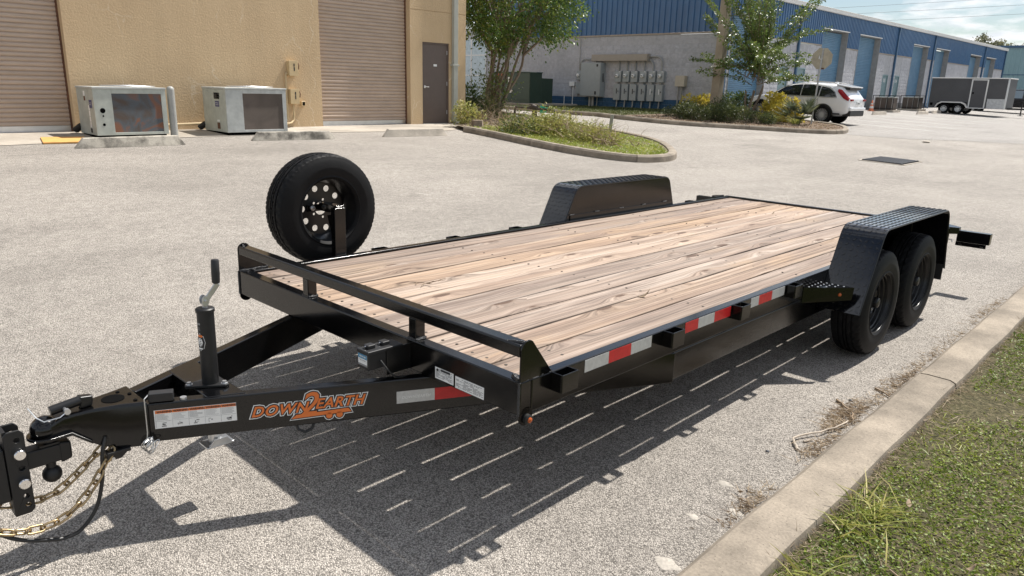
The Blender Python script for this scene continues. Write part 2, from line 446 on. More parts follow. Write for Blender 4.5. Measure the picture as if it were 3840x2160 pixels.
# ------------------------------------------------------------------ mesh helpers
def V(*a): return Vector(a)
def frame(d, up=(0, 0, 1)):
    d = Vector(d).normalized(); up = Vector(up)
    if abs(d.dot(up)) > .99: up = Vector((0, 1, 0)) if abs(d.y) < .9 else Vector((1, 0, 0))
    s = d.cross(up).normalized(); u = s.cross(d).normalized()
    return d, s, u

class MB:
    def __init__(s): s.v = []; s.f = []; s.m = []
    def add(s, vs, fs, m=0):
        k = len(s.v); s.v.extend([tuple(p) for p in vs]); s.f.extend([tuple(i + k for i in f) for f in fs]); s.m.extend([m] * len(fs)); return s
    def box(s, a, b, m=0):
        x0, y0, z0 = [min(p, q) for p, q in zip(a, b)]; x1, y1, z1 = [max(p, q) for p, q in zip(a, b)]
        return s.add([(x0, y0, z0), (x1, y0, z0), (x1, y1, z0), (x0, y1, z0), (x0, y0, z1), (x1, y0, z1), (x1, y1, z1), (x0, y1, z1)],
                     [(0, 3, 2, 1), (4, 5, 6, 7), (0, 1, 5, 4), (1, 2, 6, 5), (2, 3, 7, 6), (3, 0, 4, 7)], m)
    def hexa(s, lo, hi, m=0):
        return s.add(list(lo) + list(hi), [(0, 3, 2, 1), (4, 5, 6, 7), (0, 1, 5, 4), (1, 2, 6, 5), (2, 3, 7, 6), (3, 0, 4, 7)], m)
    def bar(s, a, b, w, h, up=(0, 0, 1), m=0):
        a, b = Vector(a), Vector(b); d, sd, u = frame(b - a, up)
        q = [(-w / 2, -h / 2), (w / 2, -h / 2), (w / 2, h / 2), (-w / 2, h / 2)]
        vs = [a + sd * x + u * y for x, y in q] + [b + sd * x + u * y for x, y in q]
        return s.add(vs, [(0, 1, 2, 3), (7, 6, 5, 4), (0, 4, 5, 1), (1, 5, 6, 2), (2, 6, 7, 3), (3, 7, 4, 0)], m)
    def prism(s, poly, o, U, W, N, m=0):
        o, U, W, N = map(Vector, (o, U, W, N)); n = len(poly)
        A = [o + U * p[0] + W * p[1] for p in poly]; B = [p + N for p in A]
        fs = [tuple(range(n - 1, -1, -1)), tuple(range(n, 2 * n))] + [(i, (i + 1) % n, n + (i + 1) % n, n + i) for i in range(n)]
        if U.cross(W).dot(N) < 0: fs = [tuple(reversed(f)) for f in fs]
        return s.add(A + B, fs, m)
    def tube(s, pts, r, n=8, closed=False, caps=True, m=0):
        pts = [Vector(p) for p in pts]; k = len(pts); rs = r if isinstance(r, (list, tuple)) else [r] * k
        ups = None; vs = []; fs = []
        for i, p in enumerate(pts):
            if closed: d = pts[(i + 1) % k] - pts[i - 1]
            else: d = pts[min(i + 1, k - 1)] - pts[max(i - 1, 0)]
            if d.length < 1e-9: d = Vector((0, 0, 1))
            d.normalize()
            if ups is None:
                _, sd, u = frame(d)
            else:
                u = (ups - d * ups.dot(d)); u = u.normalized() if u.length > 1e-6 else frame(d)[2]; sd = d.cross(u)
            ups = u
            vs += [p + (sd * math.cos(2 * PI * j / n) + u * math.sin(2 * PI * j / n)) * rs[i] for j in range(n)]
        L = k if closed else k - 1
        for i in range(L):
            a, b = i * n, ((i + 1) % k) * n
            fs += [(a + j, a + (j + 1) % n, b + (j + 1) % n, b + j) for j in range(n)]
        if not closed and caps:
            fs += [tuple(range(n - 1, -1, -1)), tuple((k - 1) * n + j for j in range(n))]
        return s.add(vs, fs, m)
    def cyl(s, a, b, r, n=16, r2=None, m=0): return s.tube([a, b], [r, r if r2 is None else r2], n, m=m)
    def lathe(s, prof, o, axis, n=32, m=0, closed=False, offs=None):
        o = Vector(o); d, sd, u = frame(axis); k = len(prof); vs = []; fs = []
        for j in range(n):
            c, q = math.cos(2 * PI * j / n), math.sin(2 * PI * j / n)
            for i, (r, h) in enumerate(prof):
                rr = r + (offs(i, j) if offs else 0)
                vs.append(o + d * h + (sd * c + u * q) * rr)
        for j in range(n):
            a, b = j * k, ((j + 1) % n) * k
            for i in range(k if closed else k - 1):
                i2 = (i + 1) % k
                fs.append((a + i, a + i2, b + i2, b + i))
        return s.add(vs, fs, m)
    def ball(s, c, r, n=16, k=8, m=0, sz=1.):
        c = Vector(c); prof = [(max(1e-4, r * math.sin(PI * i / k)), -r * sz * math.cos(PI * i / k)) for i in range(k + 1)]
        return s.lathe(prof, c, (0, 0, 1), n, m)
    def plate(s, outer, holes, o, U, W, N, m=0):
        """flat plate with round holes: outer polygon, holes (x, y, r), thickness vector N"""
        pts = [Vector(p) for p in outer]; ed = [(i, (i + 1) % len(pts)) for i in range(len(pts))]; rings = [list(range(len(pts)))]
        for (hx, hy, hr) in holes:
            k = len(pts); q = 18
            pts += [Vector((hx + hr * math.cos(2 * PI * i / q), hy + hr * math.sin(2 * PI * i / q))) for i in range(q)]
            ed += [(k + i, k + (i + 1) % q) for i in range(q)]; rings.append(list(range(k + q - 1, k - 1, -1)))
        pv, _, pf, _, _, _ = delaunay_2d_cdt(pts, ed, [], 1, 1e-6)
        o, U, W, N = map(Vector, (o, U, W, N)); keep = []
        def inside(c):
            n = len(outer); r = False
            for i in range(n):
                (x1, y1), (x2, y2) = outer[i], outer[(i + 1) % n]
                if (y1 > c[1]) != (y2 > c[1]) and c[0] < (x2 - x1) * (c[1] - y1) / (y2 - y1) + x1: r = not r
            return r
        for f in pf:
            c = sum((pv[i] for i in f), Vector((0, 0))) / len(f)
            if any((c.x - h[0]) ** 2 + (c.y - h[1]) ** 2 < (h[2] * .985) ** 2 for h in holes) or not inside(c): continue
            keep.append(tuple(f))
        n = len(pv); A = [o + U * p.x + W * p.y for p in pv]; B = [p + N for p in A]
        fs = [tuple(reversed(f)) for f in keep] + [tuple(i + n for i in f) for f in keep]
        cnt = {}
        for f in keep:
            for i in range(len(f)):
                e = (f[i], f[(i + 1) % len(f)]); cnt[e] = 1
        for (a, b) in cnt:
            if (b, a) not in cnt: fs.append((a, b, n + b, n + a))
        if U.cross(W).dot(N) < 0: fs = [tuple(reversed(f)) for f in fs]
        return s.add(A + B, fs, m)
    def mesh(s, name, mats, smooth=35):
        me = bpy.data.meshes.new(name); me.from_pydata(s.v, [], s.f)
        for mm in (mats if isinstance(mats, (list, tuple)) else [mats]): me.materials.append(MT[mm] if isinstance(mm, str) else mm)
        if any(s.m): me.polygons.foreach_set('material_index', s.m)
        if smooth:
            me.polygons.foreach_set('use_smooth', [True] * len(me.polygons)); me.set_sharp_from_angle(angle=R(smooth))
        bm = bmesh.new(); bm.from_mesh(me); bmesh.ops.recalc_face_normals(bm, faces=bm.faces[:]); bm.to_mesh(me); bm.free()
        if smooth: me.set_sharp_from_angle(angle=R(smooth))
        me.update(); return me
    def build(s, name, mats, parent=None, bevel=0., smooth=35, seg=2, loc=None, label=None):
        return link(name, s.mesh(name, mats, smooth), parent, bevel, seg, loc, label)

WORLD = True
def link(name, me, parent=None, bevel=0., seg=2, loc=None, label=None):
    o = bpy.data.objects.new(name, me); COL.objects.link(o)
    if parent is not None:
        o.parent = parent
        if WORLD and parent.type == 'EMPTY': o.matrix_parent_inverse = parent.matrix_basis.inverted()
    if loc is not None: o.location = loc
    if bevel:
        b = o.modifiers.new('bevel', 'BEVEL'); b.width = bevel; b.segments = seg; b.limit_method = 'ANGLE'; b.angle_limit = R(40)
        b.harden_normals = True
    if label: o['label'] = label
    return o
def tag(o, label, cat, group=None):
    o['label'] = label; o['category'] = cat
    if group: o['group'] = group
    return o
def thing(name, label, cat, loc=(0, 0, 0), rz=0., group=None):
    o = bpy.data.objects.new(name, None); COL.objects.link(o); o.empty_display_size = .1
    o.location = loc; o.rotation_euler = (0, 0, rz); return tag(o, label, cat, group)
def struct(o): o['kind'] = 'structure'; return o
def stuff(o): o['kind'] = 'stuff'; return o
def dup(root, loc=None, rz=None, label=None, group=None, parent=None):
    r = root.copy(); COL.objects.link(r)
    if loc is not None: r.location = loc
    if rz is not None: r.rotation_euler = (0, 0, rz)
    if label: r['label'] = label
    if group: r['group'] = group
    if parent is not None: r.parent = parent
    for ch in list(root.children): dup_child(ch, r)
    return r
def dup_child(ch, r):
    c = ch.copy(); COL.objects.link(c); c.parent = r
    for g in list(ch.children): dup_child(g, c)

_tc = {}
def text_mesh(txt, size, shear=0., offset=0., align='CENTER', extrude=0., space=1., res=3):
    cu = bpy.data.curves.new('lettering', 'FONT'); cu.body = txt; cu.size = size; cu.shear = shear; cu.offset = offset
    cu.align_x = align; cu.align_y = 'CENTER'; cu.extrude = extrude; cu.space_character = space; cu.resolution_u = res
    o = bpy.data.objects.new('lettering', cu); COL.objects.link(o)
    dg = bpy.context.evaluated_depsgraph_get(); dg.update()
    me = bpy.data.meshes.new_from_object(o.evaluated_get(dg)); me.name = 'lettering'
    bpy.data.objects.remove(o); bpy.data.curves.remove(cu); me.materials.clear(); return me
def spline(pts, k=8):
    P = [Vector(p) for p in pts]; out = []
    for i in range(len(P) - 1):
        p0, p1, p2, p3 = P[max(i - 1, 0)], P[i], P[i + 1], P[min(i + 2, len(P) - 1)]
        for j in range(k):
            t = j / k; out.append(.5 * ((2 * p1) + (-p0 + p2) * t + (2 * p0 - 5 * p1 + 4 * p2 - p3) * t * t + (-p0 + 3 * p1 - 3 * p2 + p3) * t ** 3))
    return out + [P[-1]]
def put_text(name, txt, size, M, mat, parent=None, label=None, **kw):
    me = text_mesh(txt, size, **kw); me.transform(M); me.materials.append(MT[mat])
    return link(name, me, parent, label=label)
def mat4(o, U, W):
    U = Vector(U).normalized(); W = Vector(W).normalized(); N = U.cross(W)
    m = Matrix((U, W, N)).transposed().to_4x4(); m.translation = Vector(o); return m
def np_mesh(name, verts, faces, mat, smooth=False):
    me = bpy.data.meshes.new(name); nv = len(verts); nf = len(faces); k = faces.shape[1]
    me.vertices.add(nv); me.vertices.foreach_set('co', np.ascontiguousarray(verts, dtype=np.float32).ravel())
    me.loops.add(nf * k); me.loops.foreach_set('vertex_index', np.ascontiguousarray(faces, dtype=np.int32).ravel())
    me.polygons.add(nf); me.polygons.foreach_set('loop_start', np.arange(0, nf * k, k, dtype=np.int32))
    me.polygons.foreach_set('loop_total', np.full(nf, k, dtype=np.int32))
    me.materials.append(MT[mat]); me.update(calc_edges=True); me.validate()
    if smooth: me.polygons.foreach_set('use_smooth', [True] * nf)
    return me
def unit(a): return a / np.maximum(1e-9, np.linalg.norm(a, axis=1, keepdims=True))
def leaves_mesh(name, P, D, size, width, mat, droop=.25, fold=.18):
    """one folded pointed leaf (4 triangles as 2 quads) at each P pointing along D"""
    n = len(P); D = unit(D); up = unit(rng.normal(size=(n, 3)) + np.array([0, 0, .8]))
    S = unit(np.cross(D, up)); N = unit(np.cross(S, D)); L = (size * rng.uniform(.65, 1.3, n))[:, None]; Wd = L * width * .5
    base = P; tip = P + D * L - N * L * droop; mid = P + D * L * .5 - N * L * droop * .25
    l = mid + S * Wd + N * Wd * fold; r = mid - S * Wd + N * Wd * fold
    vs = np.stack([base, l, tip, r], 1).reshape(-1, 3); i = np.arange(n)[:, None] * 4
    fs = np.concatenate([np.concatenate([i, i + 1, i + 2], 1), np.concatenate([i, i + 2, i + 3], 1)], 0)
    return np_mesh(name, vs, fs, mat)
def blades_mesh(name, P, D, length, width, mat, bend=.5):
    """grass blades: a strip of two quads ending in a point, bending over"""
    n = len(P); D = unit(D); H = D.copy(); H[:, 2] = 0; H = unit(H + rng.normal(size=(n, 3)) * [.01, .01, 0]); S = unit(np.cross(D, rng.normal(size=(n, 3))))
    L = length[:, None]; w = width[:, None]; B = (bend * rng.uniform(.3, 1.4, n))[:, None]
    m = P + D * L * .5 + H * L * B * .18; t = P + D * L * (1 - .3 * B) + H * L * B * .6
    vs = np.stack([P + S * w, P - S * w, m - S * w * .8, m + S * w * .8, t], 1).reshape(-1, 3); i = np.arange(n)[:, None] * 5
    fs = np.concatenate([np.concatenate([i, i + 1, i + 2], 1), np.concatenate([i, i + 2, i + 3], 1), np.concatenate([i + 3, i + 2, i + 4], 1)], 0)
    return np_mesh(name, vs, fs, mat)

def draped(name, poly, mat, off, step=.8, parent=None):
    """a sheet over the ground, cut into strips so that it follows the slope"""
    bm = bmesh.new(); f = bm.faces.new([bm.verts.new((x, y, 0)) for x, y in poly])
    xs = [p[0] for p in poly]; ys = [p[1] for p in poly]
    for ax, lo, hi in ((0, min(xs), max(xs)), (1, min(ys), max(ys))):
        st = step if ax == 0 else step * 3; k = math.floor(lo / st) + 1
        while k * st < hi:
            co = [0, 0, 0]; no = [0, 0, 0]; co[ax] = k * st; no[ax] = 1
            bmesh.ops.bisect_plane(bm, geom=bm.verts[:] + bm.edges[:] + bm.faces[:], plane_co=co, plane_no=no); k += 1
    bmesh.ops.triangulate(bm, faces=bm.faces[:])
    for v in bm.verts: v.co.z = gzf(v.co.x, v.co.y) + off
    bmesh.ops.recalc_face_normals(bm, faces=bm.faces[:])
    if sum(f.normal.z for f in bm.faces) < 0: bmesh.ops.reverse_faces(bm, faces=bm.faces[:])
    me = bpy.data.meshes.new(name); bm.to_mesh(me); bm.free(); me.materials.append(MT[mat])
    return link(name, me, parent)

def resample(pts, step):
    pts = [Vector((p[0], p[1], 0)) for p in pts]; out = [pts[0]]
    for a, b in zip(pts, pts[1:]):
        n = max(1, round((b - a).length / step)); out += [a.lerp(b, (i + 1) / n) for i in range(n)]
    return out
def smooth_poly(pts, it=2):
    for _ in range(it):
        q = [pts[0]]
        for a, b in zip(pts, pts[1:]):
            q.append((a[0] * .75 + b[0] * .25, a[1] * .75 + b[1] * .25)); q.append((a[0] * .25 + b[0] * .75, a[1] * .25 + b[1] * .75))
        q.append(pts[-1]); pts = q
    return pts
def kerb_run(root, pts, inner, width, height, seglen, gap=.012, mat='kerb'):
    """kerb stones along pts; inner = +1 when the planted side is on the left of the run"""
    P = resample(pts, .22); d = [0.]
    for a, b in zip(P, P[1:]): d.append(d[-1] + (b - a).length)
    k = max(1, round(d[-1] / seglen)); sl = d[-1] / k
    def at(s):
        for i in range(len(P) - 1):
            if d[i + 1] >= s - 1e-9:
                t = (s - d[i]) / max(1e-9, d[i + 1] - d[i]); return P[i].lerp(P[i + 1], t), (P[i + 1] - P[i]).normalized()
        return P[-1], (P[-1] - P[-2]).normalized()
    prof = [(0, -.12), (.018, height * .72), (.05, height * .97), (.085, height), (width - .035, height * .99), (width - .008, height * .9), (width, height * .7), (width, -.12)]
    for j in range(k):
        a, b = j * sl + (gap / 2 if j else 0), (j + 1) * sl - (gap / 2 if j < k - 1 else 0)
        n = max(2, int((b - a) / .25)); mb = MB(); q = len(prof); vs = []; fs = []
        for i in range(n + 1):
            p, t = at(a + (b - a) * i / n); left = Vector((-t.y, t.x, 0)) * inner; z = gzf(p.x, p.y)
            wob = .004 * math.sin(i * 1.7 + j * 2.1)
            vs += [Vector((p.x, p.y, z)) + left * (u + wob) + Vector((0, 0, h)) for u, h in prof]
        for i in range(n):
            for m in range(q - 1): fs.append((i * q + m, (i + 1) * q + m, (i + 1) * q + m + 1, i * q + m + 1) if inner < 0 else (i * q + m, i * q + m + 1, (i + 1) * q + m + 1, (i + 1) * q + m))
        e0 = tuple(range(q)); e1 = tuple(n * q + m for m in range(q))
        fs += [e0, tuple(reversed(e1))]
        mb.add(vs, fs).build('kerb_stone', mat, root, smooth=30)
# ------------------------------------------------------------------ ground
def grid_axis(parts):
    out = []
    for a, b, st in parts: out += list(np.arange(a, b, st))
    return np.array(out + [parts[-1][1]])
gx = grid_axis([(-420, -40, 38), (-40, -17, 1.), (-17, -15, .25), (-15, -5, .8), (-5, 0, .25), (0, 6, .5), (6, 40, 4), (40, 420, 38)])
gy = grid_axis([(-200, -20, 20), (-20, 6, 2.), (6, 24, .75), (24, 66, 2.), (66, 74, 1.), (74, 600, 40)])
GX, GY = np.meshgrid(gx, gy, indexing='ij'); GZ = gz(GX, GY)
vs = np.stack([GX, GY, GZ], -1).reshape(-1, 3); ny = len(gy)
ii, jj = np.meshgrid(np.arange(len(gx) - 1), np.arange(ny - 1), indexing='ij'); q = (ii * ny + jj).ravel()
fs = np.stack([q, q + ny, q + ny + 1, q + 1], 1)
struct(link('parking_lot', np_mesh('parking_lot', vs, fs, 'asphalt', True)))
struct(draped('older_asphalt', [(-9.2, 24.9), (-7.89, 24.61), (-6.38, 25.33), (-5.26, 27.0), (-3.66, 28.3), (2, 31), (30, 36), (30, 90), (-14.9, 90), (-14.9, 28.9)], 'asphalt_dark', .006, .8))
struct(draped('concrete_apron', [(-15.1, -8), (-13.15, -8), (-13.25, 1.2), (-13.6, 4.0), (-13.75, 7.8), (-13.35, 11.2), (-14.2, 12.6), (-15.1, 13.5)], 'apron', .008, .5))
for k, y in enumerate((30.95, 34.0, 36.75, 39.6, 42.4, 45.2)):
    struct(draped('parking_line', [(-12.2, y - .05), (-7.3, y - .05), (-7.3, y + .05), (-12.2, y + .05)], 'white_paint', .011, .8))

# planted islands
ISL1 = [(-15.3, 13.2), (-13.9, 11.6), (-13.0, 11.3), (-12.24, 11.23), (-9.36, 10.55), (-7.9, 10.45), (-7.0, 10.7), (-6.78, 11.55), (-7.15, 12.5), (-8.5, 14.1), (-9.77, 15.0), (-13, 16.1), (-18, 17.5), (-25, 19.2)]
s1 = smooth_poly(ISL1[2:], 2)
k1 = struct(bpy.data.objects.new('kerb', None)); COL.objects.link(k1)
kerb_run(k1, s1, +1, .20, .15, 3.2)
i1 = [(-15.3, 13.3), (-13.9, 11.8)] + s1 + [(-25, 13.3)]
ISL2 = [(-34, 24.5), (-26.08, 23.0), (-22.85, 22.4), (-18.03, 20.8), (-14.07, 20.42), (-12.25, 20.8), (-10.6, 22.05), (-9.05, 23.05), (-8.2, 24.1), (-8.3, 25.4), (-9.3, 27.6), (-10.9, 28.3), (-14.8, 28.4)]
s2 = smooth_poly(ISL2, 2)
k2 = struct(bpy.data.objects.new('kerb', None)); COL.objects.link(k2)
kerb_run(k2, s2, +1, .20, .15, 3.0)
k3 = struct(bpy.data.objects.new('kerb', None)); COL.objects.link(k3)
kerb_run(k3, [(.662, -6.79), (.552, 5.), (.43, 14.), (.2, 34.)], -1, .235, .135, 3.05, gap=.016)

def inset(pts, d):
    P = [Vector((x, y, 0)) for x, y in pts]; n = len(P); out = []
    for i in range(n):
        t = (P[(i + 1) % n] - P[i - 1]).normalized(); out.append((P[i].x - t.y * d, P[i].y + t.x * d))
    return out
struct(draped('planting_bed', [(-15.2, 13.4), (-13.9, 11.8)] + [(p[0], p[1]) for p in inset(s1, .12)[1:-1]] + [(-25, 13.4)], 'soil', .10, .7))
s2i = [(p[0], p[1]) for p in inset(s2, .12)[1:-1]]
left = [p for p in s2i if p[0] <= -15.2]; right = [p for p in s2i if p[0] > -15.2]
struct(draped('grass_verge', left + [(-15.2, left[-1][1]), (-15.2, 28.0), (-34, 28.0)], 'turf', .095, .9))
struct(draped('mulch_bed', [(-15.2, left[-1][1])] + right + [(-15.2, 28.3)], 'mulch', .10, .7))
struct(draped('lawn_soil', [(.78, -7), (30, -7), (30, 34), (.34, 34), (.56, 14), (.70, 5.)], 'turf', .085, 1.2))

# ------------------------------------------------------------------ tan building
tb = thing('tan_building', 'tan stucco warehouse with two taupe roller doors and a brown steel door', 'building', (-15.08, 4, .5))
X = -15.08
w = MB()
top = 7.2
for y0, y1, z0, z1 in ((-8, -.55, 0, top), (2.785, 8.42, 0, top), (-.55, 2.785, 4.95, top), (8.42, 11.215, 4.85, top), (11.215, 11.64, 0, 3.572), (12.62, 13.25, 0, 3.572), (11.64, 12.62, 2.76, 3.572), (11.215, 13.25, 3.588, top)):
    w.box((X - .30, y0, z0), (X, y1, z1))
w.box((X - .30, 11.215, 3.572), (X - .015, 13.25, 3.588))
w.box((-32, 12.95, 0), (X - .30, 13.25, top)); w.box((-32, -8, 0), (X - .30, -7.7, top)); w.box((-32.3, -8, 0), (-32, 13.25, top))
wall = w.build('wall', 'stucco', tb, smooth=0)
MB().box((-32.3, -8, top), (X + .05, 13.3, top + .12)).build('roof', 'roof_metal', tb, smooth=0)
MB().box((-32, -7.7, .1), (X - .36, 12.95, .12)).build('floor', 'dark', tb, smooth=0)
pr = [(0, 0), (.010, .007), (.017, .020), (.017, .050), (.011, .066), (.0, .074), (-.006, .078), (-.006, .087)]
PITCH = .087
def roller(parent, x, y0, y1, z0, z1, slat_mat, label, single=True, facing=1, pitch=PITCH, bar_mat='alum', prof=pr):
    """roller shutter on the plane x, facing +x: slats, bottom bar and side guides"""
    d = MB()
    d.box((x - .05, y0, z0), (x + .012, y1, z0 + .10)).box((x - .01, y0, z0 + .10), (x + .022, y1, z0 + .115))
    for k in range(int((y1 - y0) / .55)):
        d.cyl((x + .012, y0 + .3 + .55 * k, z0 + .06), (x + .018, y0 + .3 + .55 * k, z0 + .06), .012, 8)
    dr = d.build('roller_door', bar_mat, parent, smooth=0, label=label)
    n = int((z1 - z0 - .115) / pitch)
    if single:
        s = MB(); s.prism([(u, v) for u, v in prof] + [(-.022, pitch), (-.022, 0)], (0, y0, 0), (1, 0, 0), (0, 0, 1), (0, y1 - y0, 0))
        me = s.mesh('slat', slat_mat, 50)
        for k in range(n): link('slat', me, dr, loc=(x + random.uniform(-.002, .002), 0, z0 + .115 + k * pitch))
    else:
        s = MB()
        for k in range(n):
            s.prism([(u, v) for u, v in prof] + [(-.022, pitch), (-.022, 0)], (x, y0, z0 + .115 + k * pitch), (1, 0, 0), (0, 0, 1), (0, y1 - y0, 0))
        stuff(s.build('slat', slat_mat, dr, smooth=50))
    return dr
roller(tb, X - .22, -.52, 2.755, .53, 4.95, 'slat_tan', None)
roller(tb, X - .22, 8.45, 11.185, .53, 4.85, 'slat_tan', None)
for y in (-.545, 2.757, 8.427, 11.187):
    MB().box((X - .24, y, .5), (X - .17, y + .025, 4.85)).build('guide', 'brown_rust', tb)
dm = MB().box((X - .10, 11.68, .545), (X - .055, 12.58, 2.715))
door = dm.build('door', 'door_brown', tb, bevel=.004)
fr = MB()
for a, b in (((X - .11, 11.64, .53), (X - .03, 11.68, 2.76)), ((X - .11, 12.58, .53), (X - .03, 12.62, 2.76)), ((X - .11, 11.68, 2.715), (X - .03, 12.58, 2.76))): fr.box(a, b)
fr.build('frame', 'door_brown', door)
MB().box((X - .12, 11.68, .52), (X - .02, 12.58, .545)).build('threshold', 'alum', door)
h = MB().cyl((X - .055, 11.76, 1.56), (X - .045, 11.76, 1.56), .035, 16).cyl((X - .045, 11.76, 1.56), (X - .005, 11.76, 1.56), .012, 10).bar((X - .005, 11.755, 1.56), (X - .005, 11.875, 1.555), .018, .02)
h.build('handle', 'chrome', door, bevel=.003)
MB().box((X - .054, 12.08, 2.12), (X - .050, 12.20, 2.18)).build('notice', 'white', door)
for z in (.8, 1.6, 2.45): MB().cyl((X - .052, 12.575, z), (X - .052, 12.575, z + .11), .011, 8).build('hinge', 'galv', door)
ds = MB(); dxx = X + .005
ds.box((dxx, 12.70, .72), (dxx + .11, 12.86, top)); 
ds.hexa([(dxx, 12.70, .60), (dxx + .11, 12.70, .55), (dxx + .11, 12.86, .55), (dxx, 12.86, .60)], [(dxx, 12.70, .72), (dxx + .11, 12.70, .72), (dxx + .11, 12.86, .72), (dxx, 12.86, .72)])
ds.hexa([(dxx + .07, 12.70, .515), (dxx + .26, 12.72, .505), (dxx + .26, 12.88, .505), (dxx + .07, 12.86, .515)], [(dxx + .06, 12.70, .66), (dxx + .25, 12.72, .60), (dxx + .25, 12.88, .60), (dxx + .06, 12.86, .66)])
dsp = ds.build('downspout', 'downspout', tb, bevel=.012)
for z in (2.15, 4.4): MB().box((dxx - .002, 12.66, z), (dxx + .118, 12.90, z + .05)).build('strap', 'downspout', dsp, bevel=.003)

# ------------------------------------------------------------------ blue building
bb = thing('blue_building', 'long blue and grey warehouse with a row of pale blue roller doors', 'building', (-15, 28, .7))
BX, BY, Y2, XL = -15., 28., 77.4, -29.5
def zb(y): return gzf(-15, y) - .05
openings = [(28.55, 32.0), (37.95, 41.3), (42.98, 46.35), (52.35, 55.6), (57.25, 60.5), (66.2, 69.35), (71.05, 74.2)]
pdoors = [(33.45, 34.40), (35.42, 36.35), (47.56, 48.52), (49.74, 50.62)]
core = MB()
core.box((XL, BY + .004, 0), (BX - .004, BY + .30, 4.05))
segs = []; y = BY + .30
for a, b in sorted(openings + pdoors):
    segs.append((y, a)); y = b
segs.append((y, Y2))
for a, b in segs: core.box((BX - .30, a, 0), (BX - .004, b, 4.05))
for a, b in pdoors: core.box((BX - .30, a, 2.9), (BX - .004, b, 4.05))
core.box((XL, Y2, 0), (BX - .30, Y2 - .3, 5.6)); core.box((XL, BY + .3, 0), (XL + .3, Y2 - .3, 5.6))
wl = core.build('wall', 'mortar', bb, smooth=0)
bl = []
CH, CL = .203, .406
def block_var(seed, l=CL - .005, h=CH - .005, rough=.012):
    r = random.Random(seed); nx, nz = 5, 3; vs = []; fs = []
    for k in range(nz):
        for i in range(nx):
            e = (i in (0, nx - 1)) or (k in (0, nz - 1))
            vs.append((l * i / (nx - 1), -.006 if e else -.008 - r.random() * rough, h * k / (nz - 1)))
    for k in range(nz - 1):
        for i in range(nx - 1): a = k * nx + i; fs.append((a, a + 1, a + nx + 1, a + nx))
    b0 = len(vs); vs += [(0, .012, 0), (l, .012, 0), (l, .012, h), (0, .012, h)]
    c = [0, nx - 1, nx * nz - 1, nx * (nz - 1)]
    fs += [(b0, b0 + 1) + tuple(range(nx - 1, -1, -1)), (b0 + 3, b0 + 2) + tuple(range(nx * (nz - 1), nx * nz)), (b0, b0 + 3) + tuple(nx * k for k in range(nz - 1, -1, -1)), (b0 + 1, b0 + 2) + tuple(nx - 1 + nx * k for k in range(nz - 1, -1, -1))]
    return vs, fs
bvar = [block_var(k) for k in range(4)]; bsm = [block_var(9, rough=.001)]
bmesh_ = {}
for nm, lst in (('cmu', bvar), ('cmu_smooth', bsm), ('cmu_blue', bsm)):
    bmesh_[nm] = [MB().add(*b).mesh('block', nm, 60) for b in lst]
places = []
z0 = .45
for c in range(18):
    z = z0 + c * CH - .05
    if z + CH > 4.06: break
    m = 'cmu_blue' if z < 1.15 else ('cmu_smooth' if z > 3.62 else 'cmu')
    off = CL / 2 if c % 2 else 0
    k = 0
    while True:
        x1 = BX - .0 - k * CL - off
        if x1 - CL < XL: break
        places.append((x1 - CL + .0025, z + .0025, m)); k += 1
    if off: places.append((BX - CL / 2 + .0025, z + .0025, m + '|half'))
cx, cy = CAMPOS[0], CAMPOS[1]
# nearest ones show largest; those behind the tree and transformer come last
places.sort(key=lambda p: (p[0] - cx) ** 2 + (p[1] < 1.0) * 60)
nb = 0; rest = MB(); rest_m = {'cmu': 0, 'cmu_smooth': 1, 'cmu_blue': 2}
for x, z, m in places:
    half = m.endswith('|half'); m = m.split('|')[0]
    if nb < 298 and not half:
        link('block', random.choice(bmesh_[m]), bb, loc=(x - bb.location.x, BY - bb.location.y, z - bb.location.z)).matrix_parent_inverse.identity(); nb += 1
    else:
        v_, f_ = random.choice(bvar if m == 'cmu' else bsm)
        sx = .47 if half else 1
        rest.add([(x + p[0] * sx, BY + p[1], z + p[2]) for p in v_], f_, rest_m[m])
for a, b in segs:
    for c in range(18):
        z = z0 + c * CH - .05
        if z + CH > 4.06: break
        y = a + .004 - (CL / 2 if c % 2 else 0)
        while y < b - .05:
            ya, yb = max(y, a), min(y + CL, b)
            v_, f_ = random.choice(bvar); k = (yb - ya - .005) / (CL - .005)
            if yb - ya > .06: rest.add([(BX - p[1], ya + .0025 + p[0] * k, z + .0025 + p[2]) for p in v_], f_, 0 if z > 1.2 else 3)
            y += CL
MT['cmu_dark'] = cmu('dark_grey_base_block', (.15, .155, .165))
o = rest.build('block', ['cmu', 'cmu_smooth', 'cmu_blue', 'cmu_dark'], bb, smooth=60); stuff(o)
# flashing between block and metal
MB().box((XL, BY - .035, 4.062), (BX + .035, BY + .01, 4.135)).build('flashing', 'fascia', bb)
ys = [28.0] + [v for ab in openings for v in ab] + [Y2]
for a, b in zip(ys[0::2], ys[1::2]): MB().box((BX - .01, a + (.012 if a == 28 else 0), 4.062), (BX + .033, b, 4.12)).build('flashing', 'fascia', bb)
def ribs(n, pitch, depth=.045):
    out = []
    for i in range(n):
        u = i * pitch
        out += [(u, 0), (u + pitch * .46, 0), (u + pitch * .54, depth), (u + pitch * .92, depth)]
    out.append((n * pitch, 0)); return out
def panel(parent, fn, a, pitch, n, zlo, zhi, mat):
    pts = ribs(n, pitch); m = MB(); vs = []; fs = []
    for u, d in pts: vs += [fn(a + u, d, zlo(a + u)), fn(a + u, d, zhi(a + u))]
    for i in range(len(pts) - 1): fs.append((2 * i, 2 * i + 2, 2 * i + 3, 2 * i + 1))
    return m.add(vs, fs).build('metal_panel', mat, parent, smooth=0)
x = XL + .02
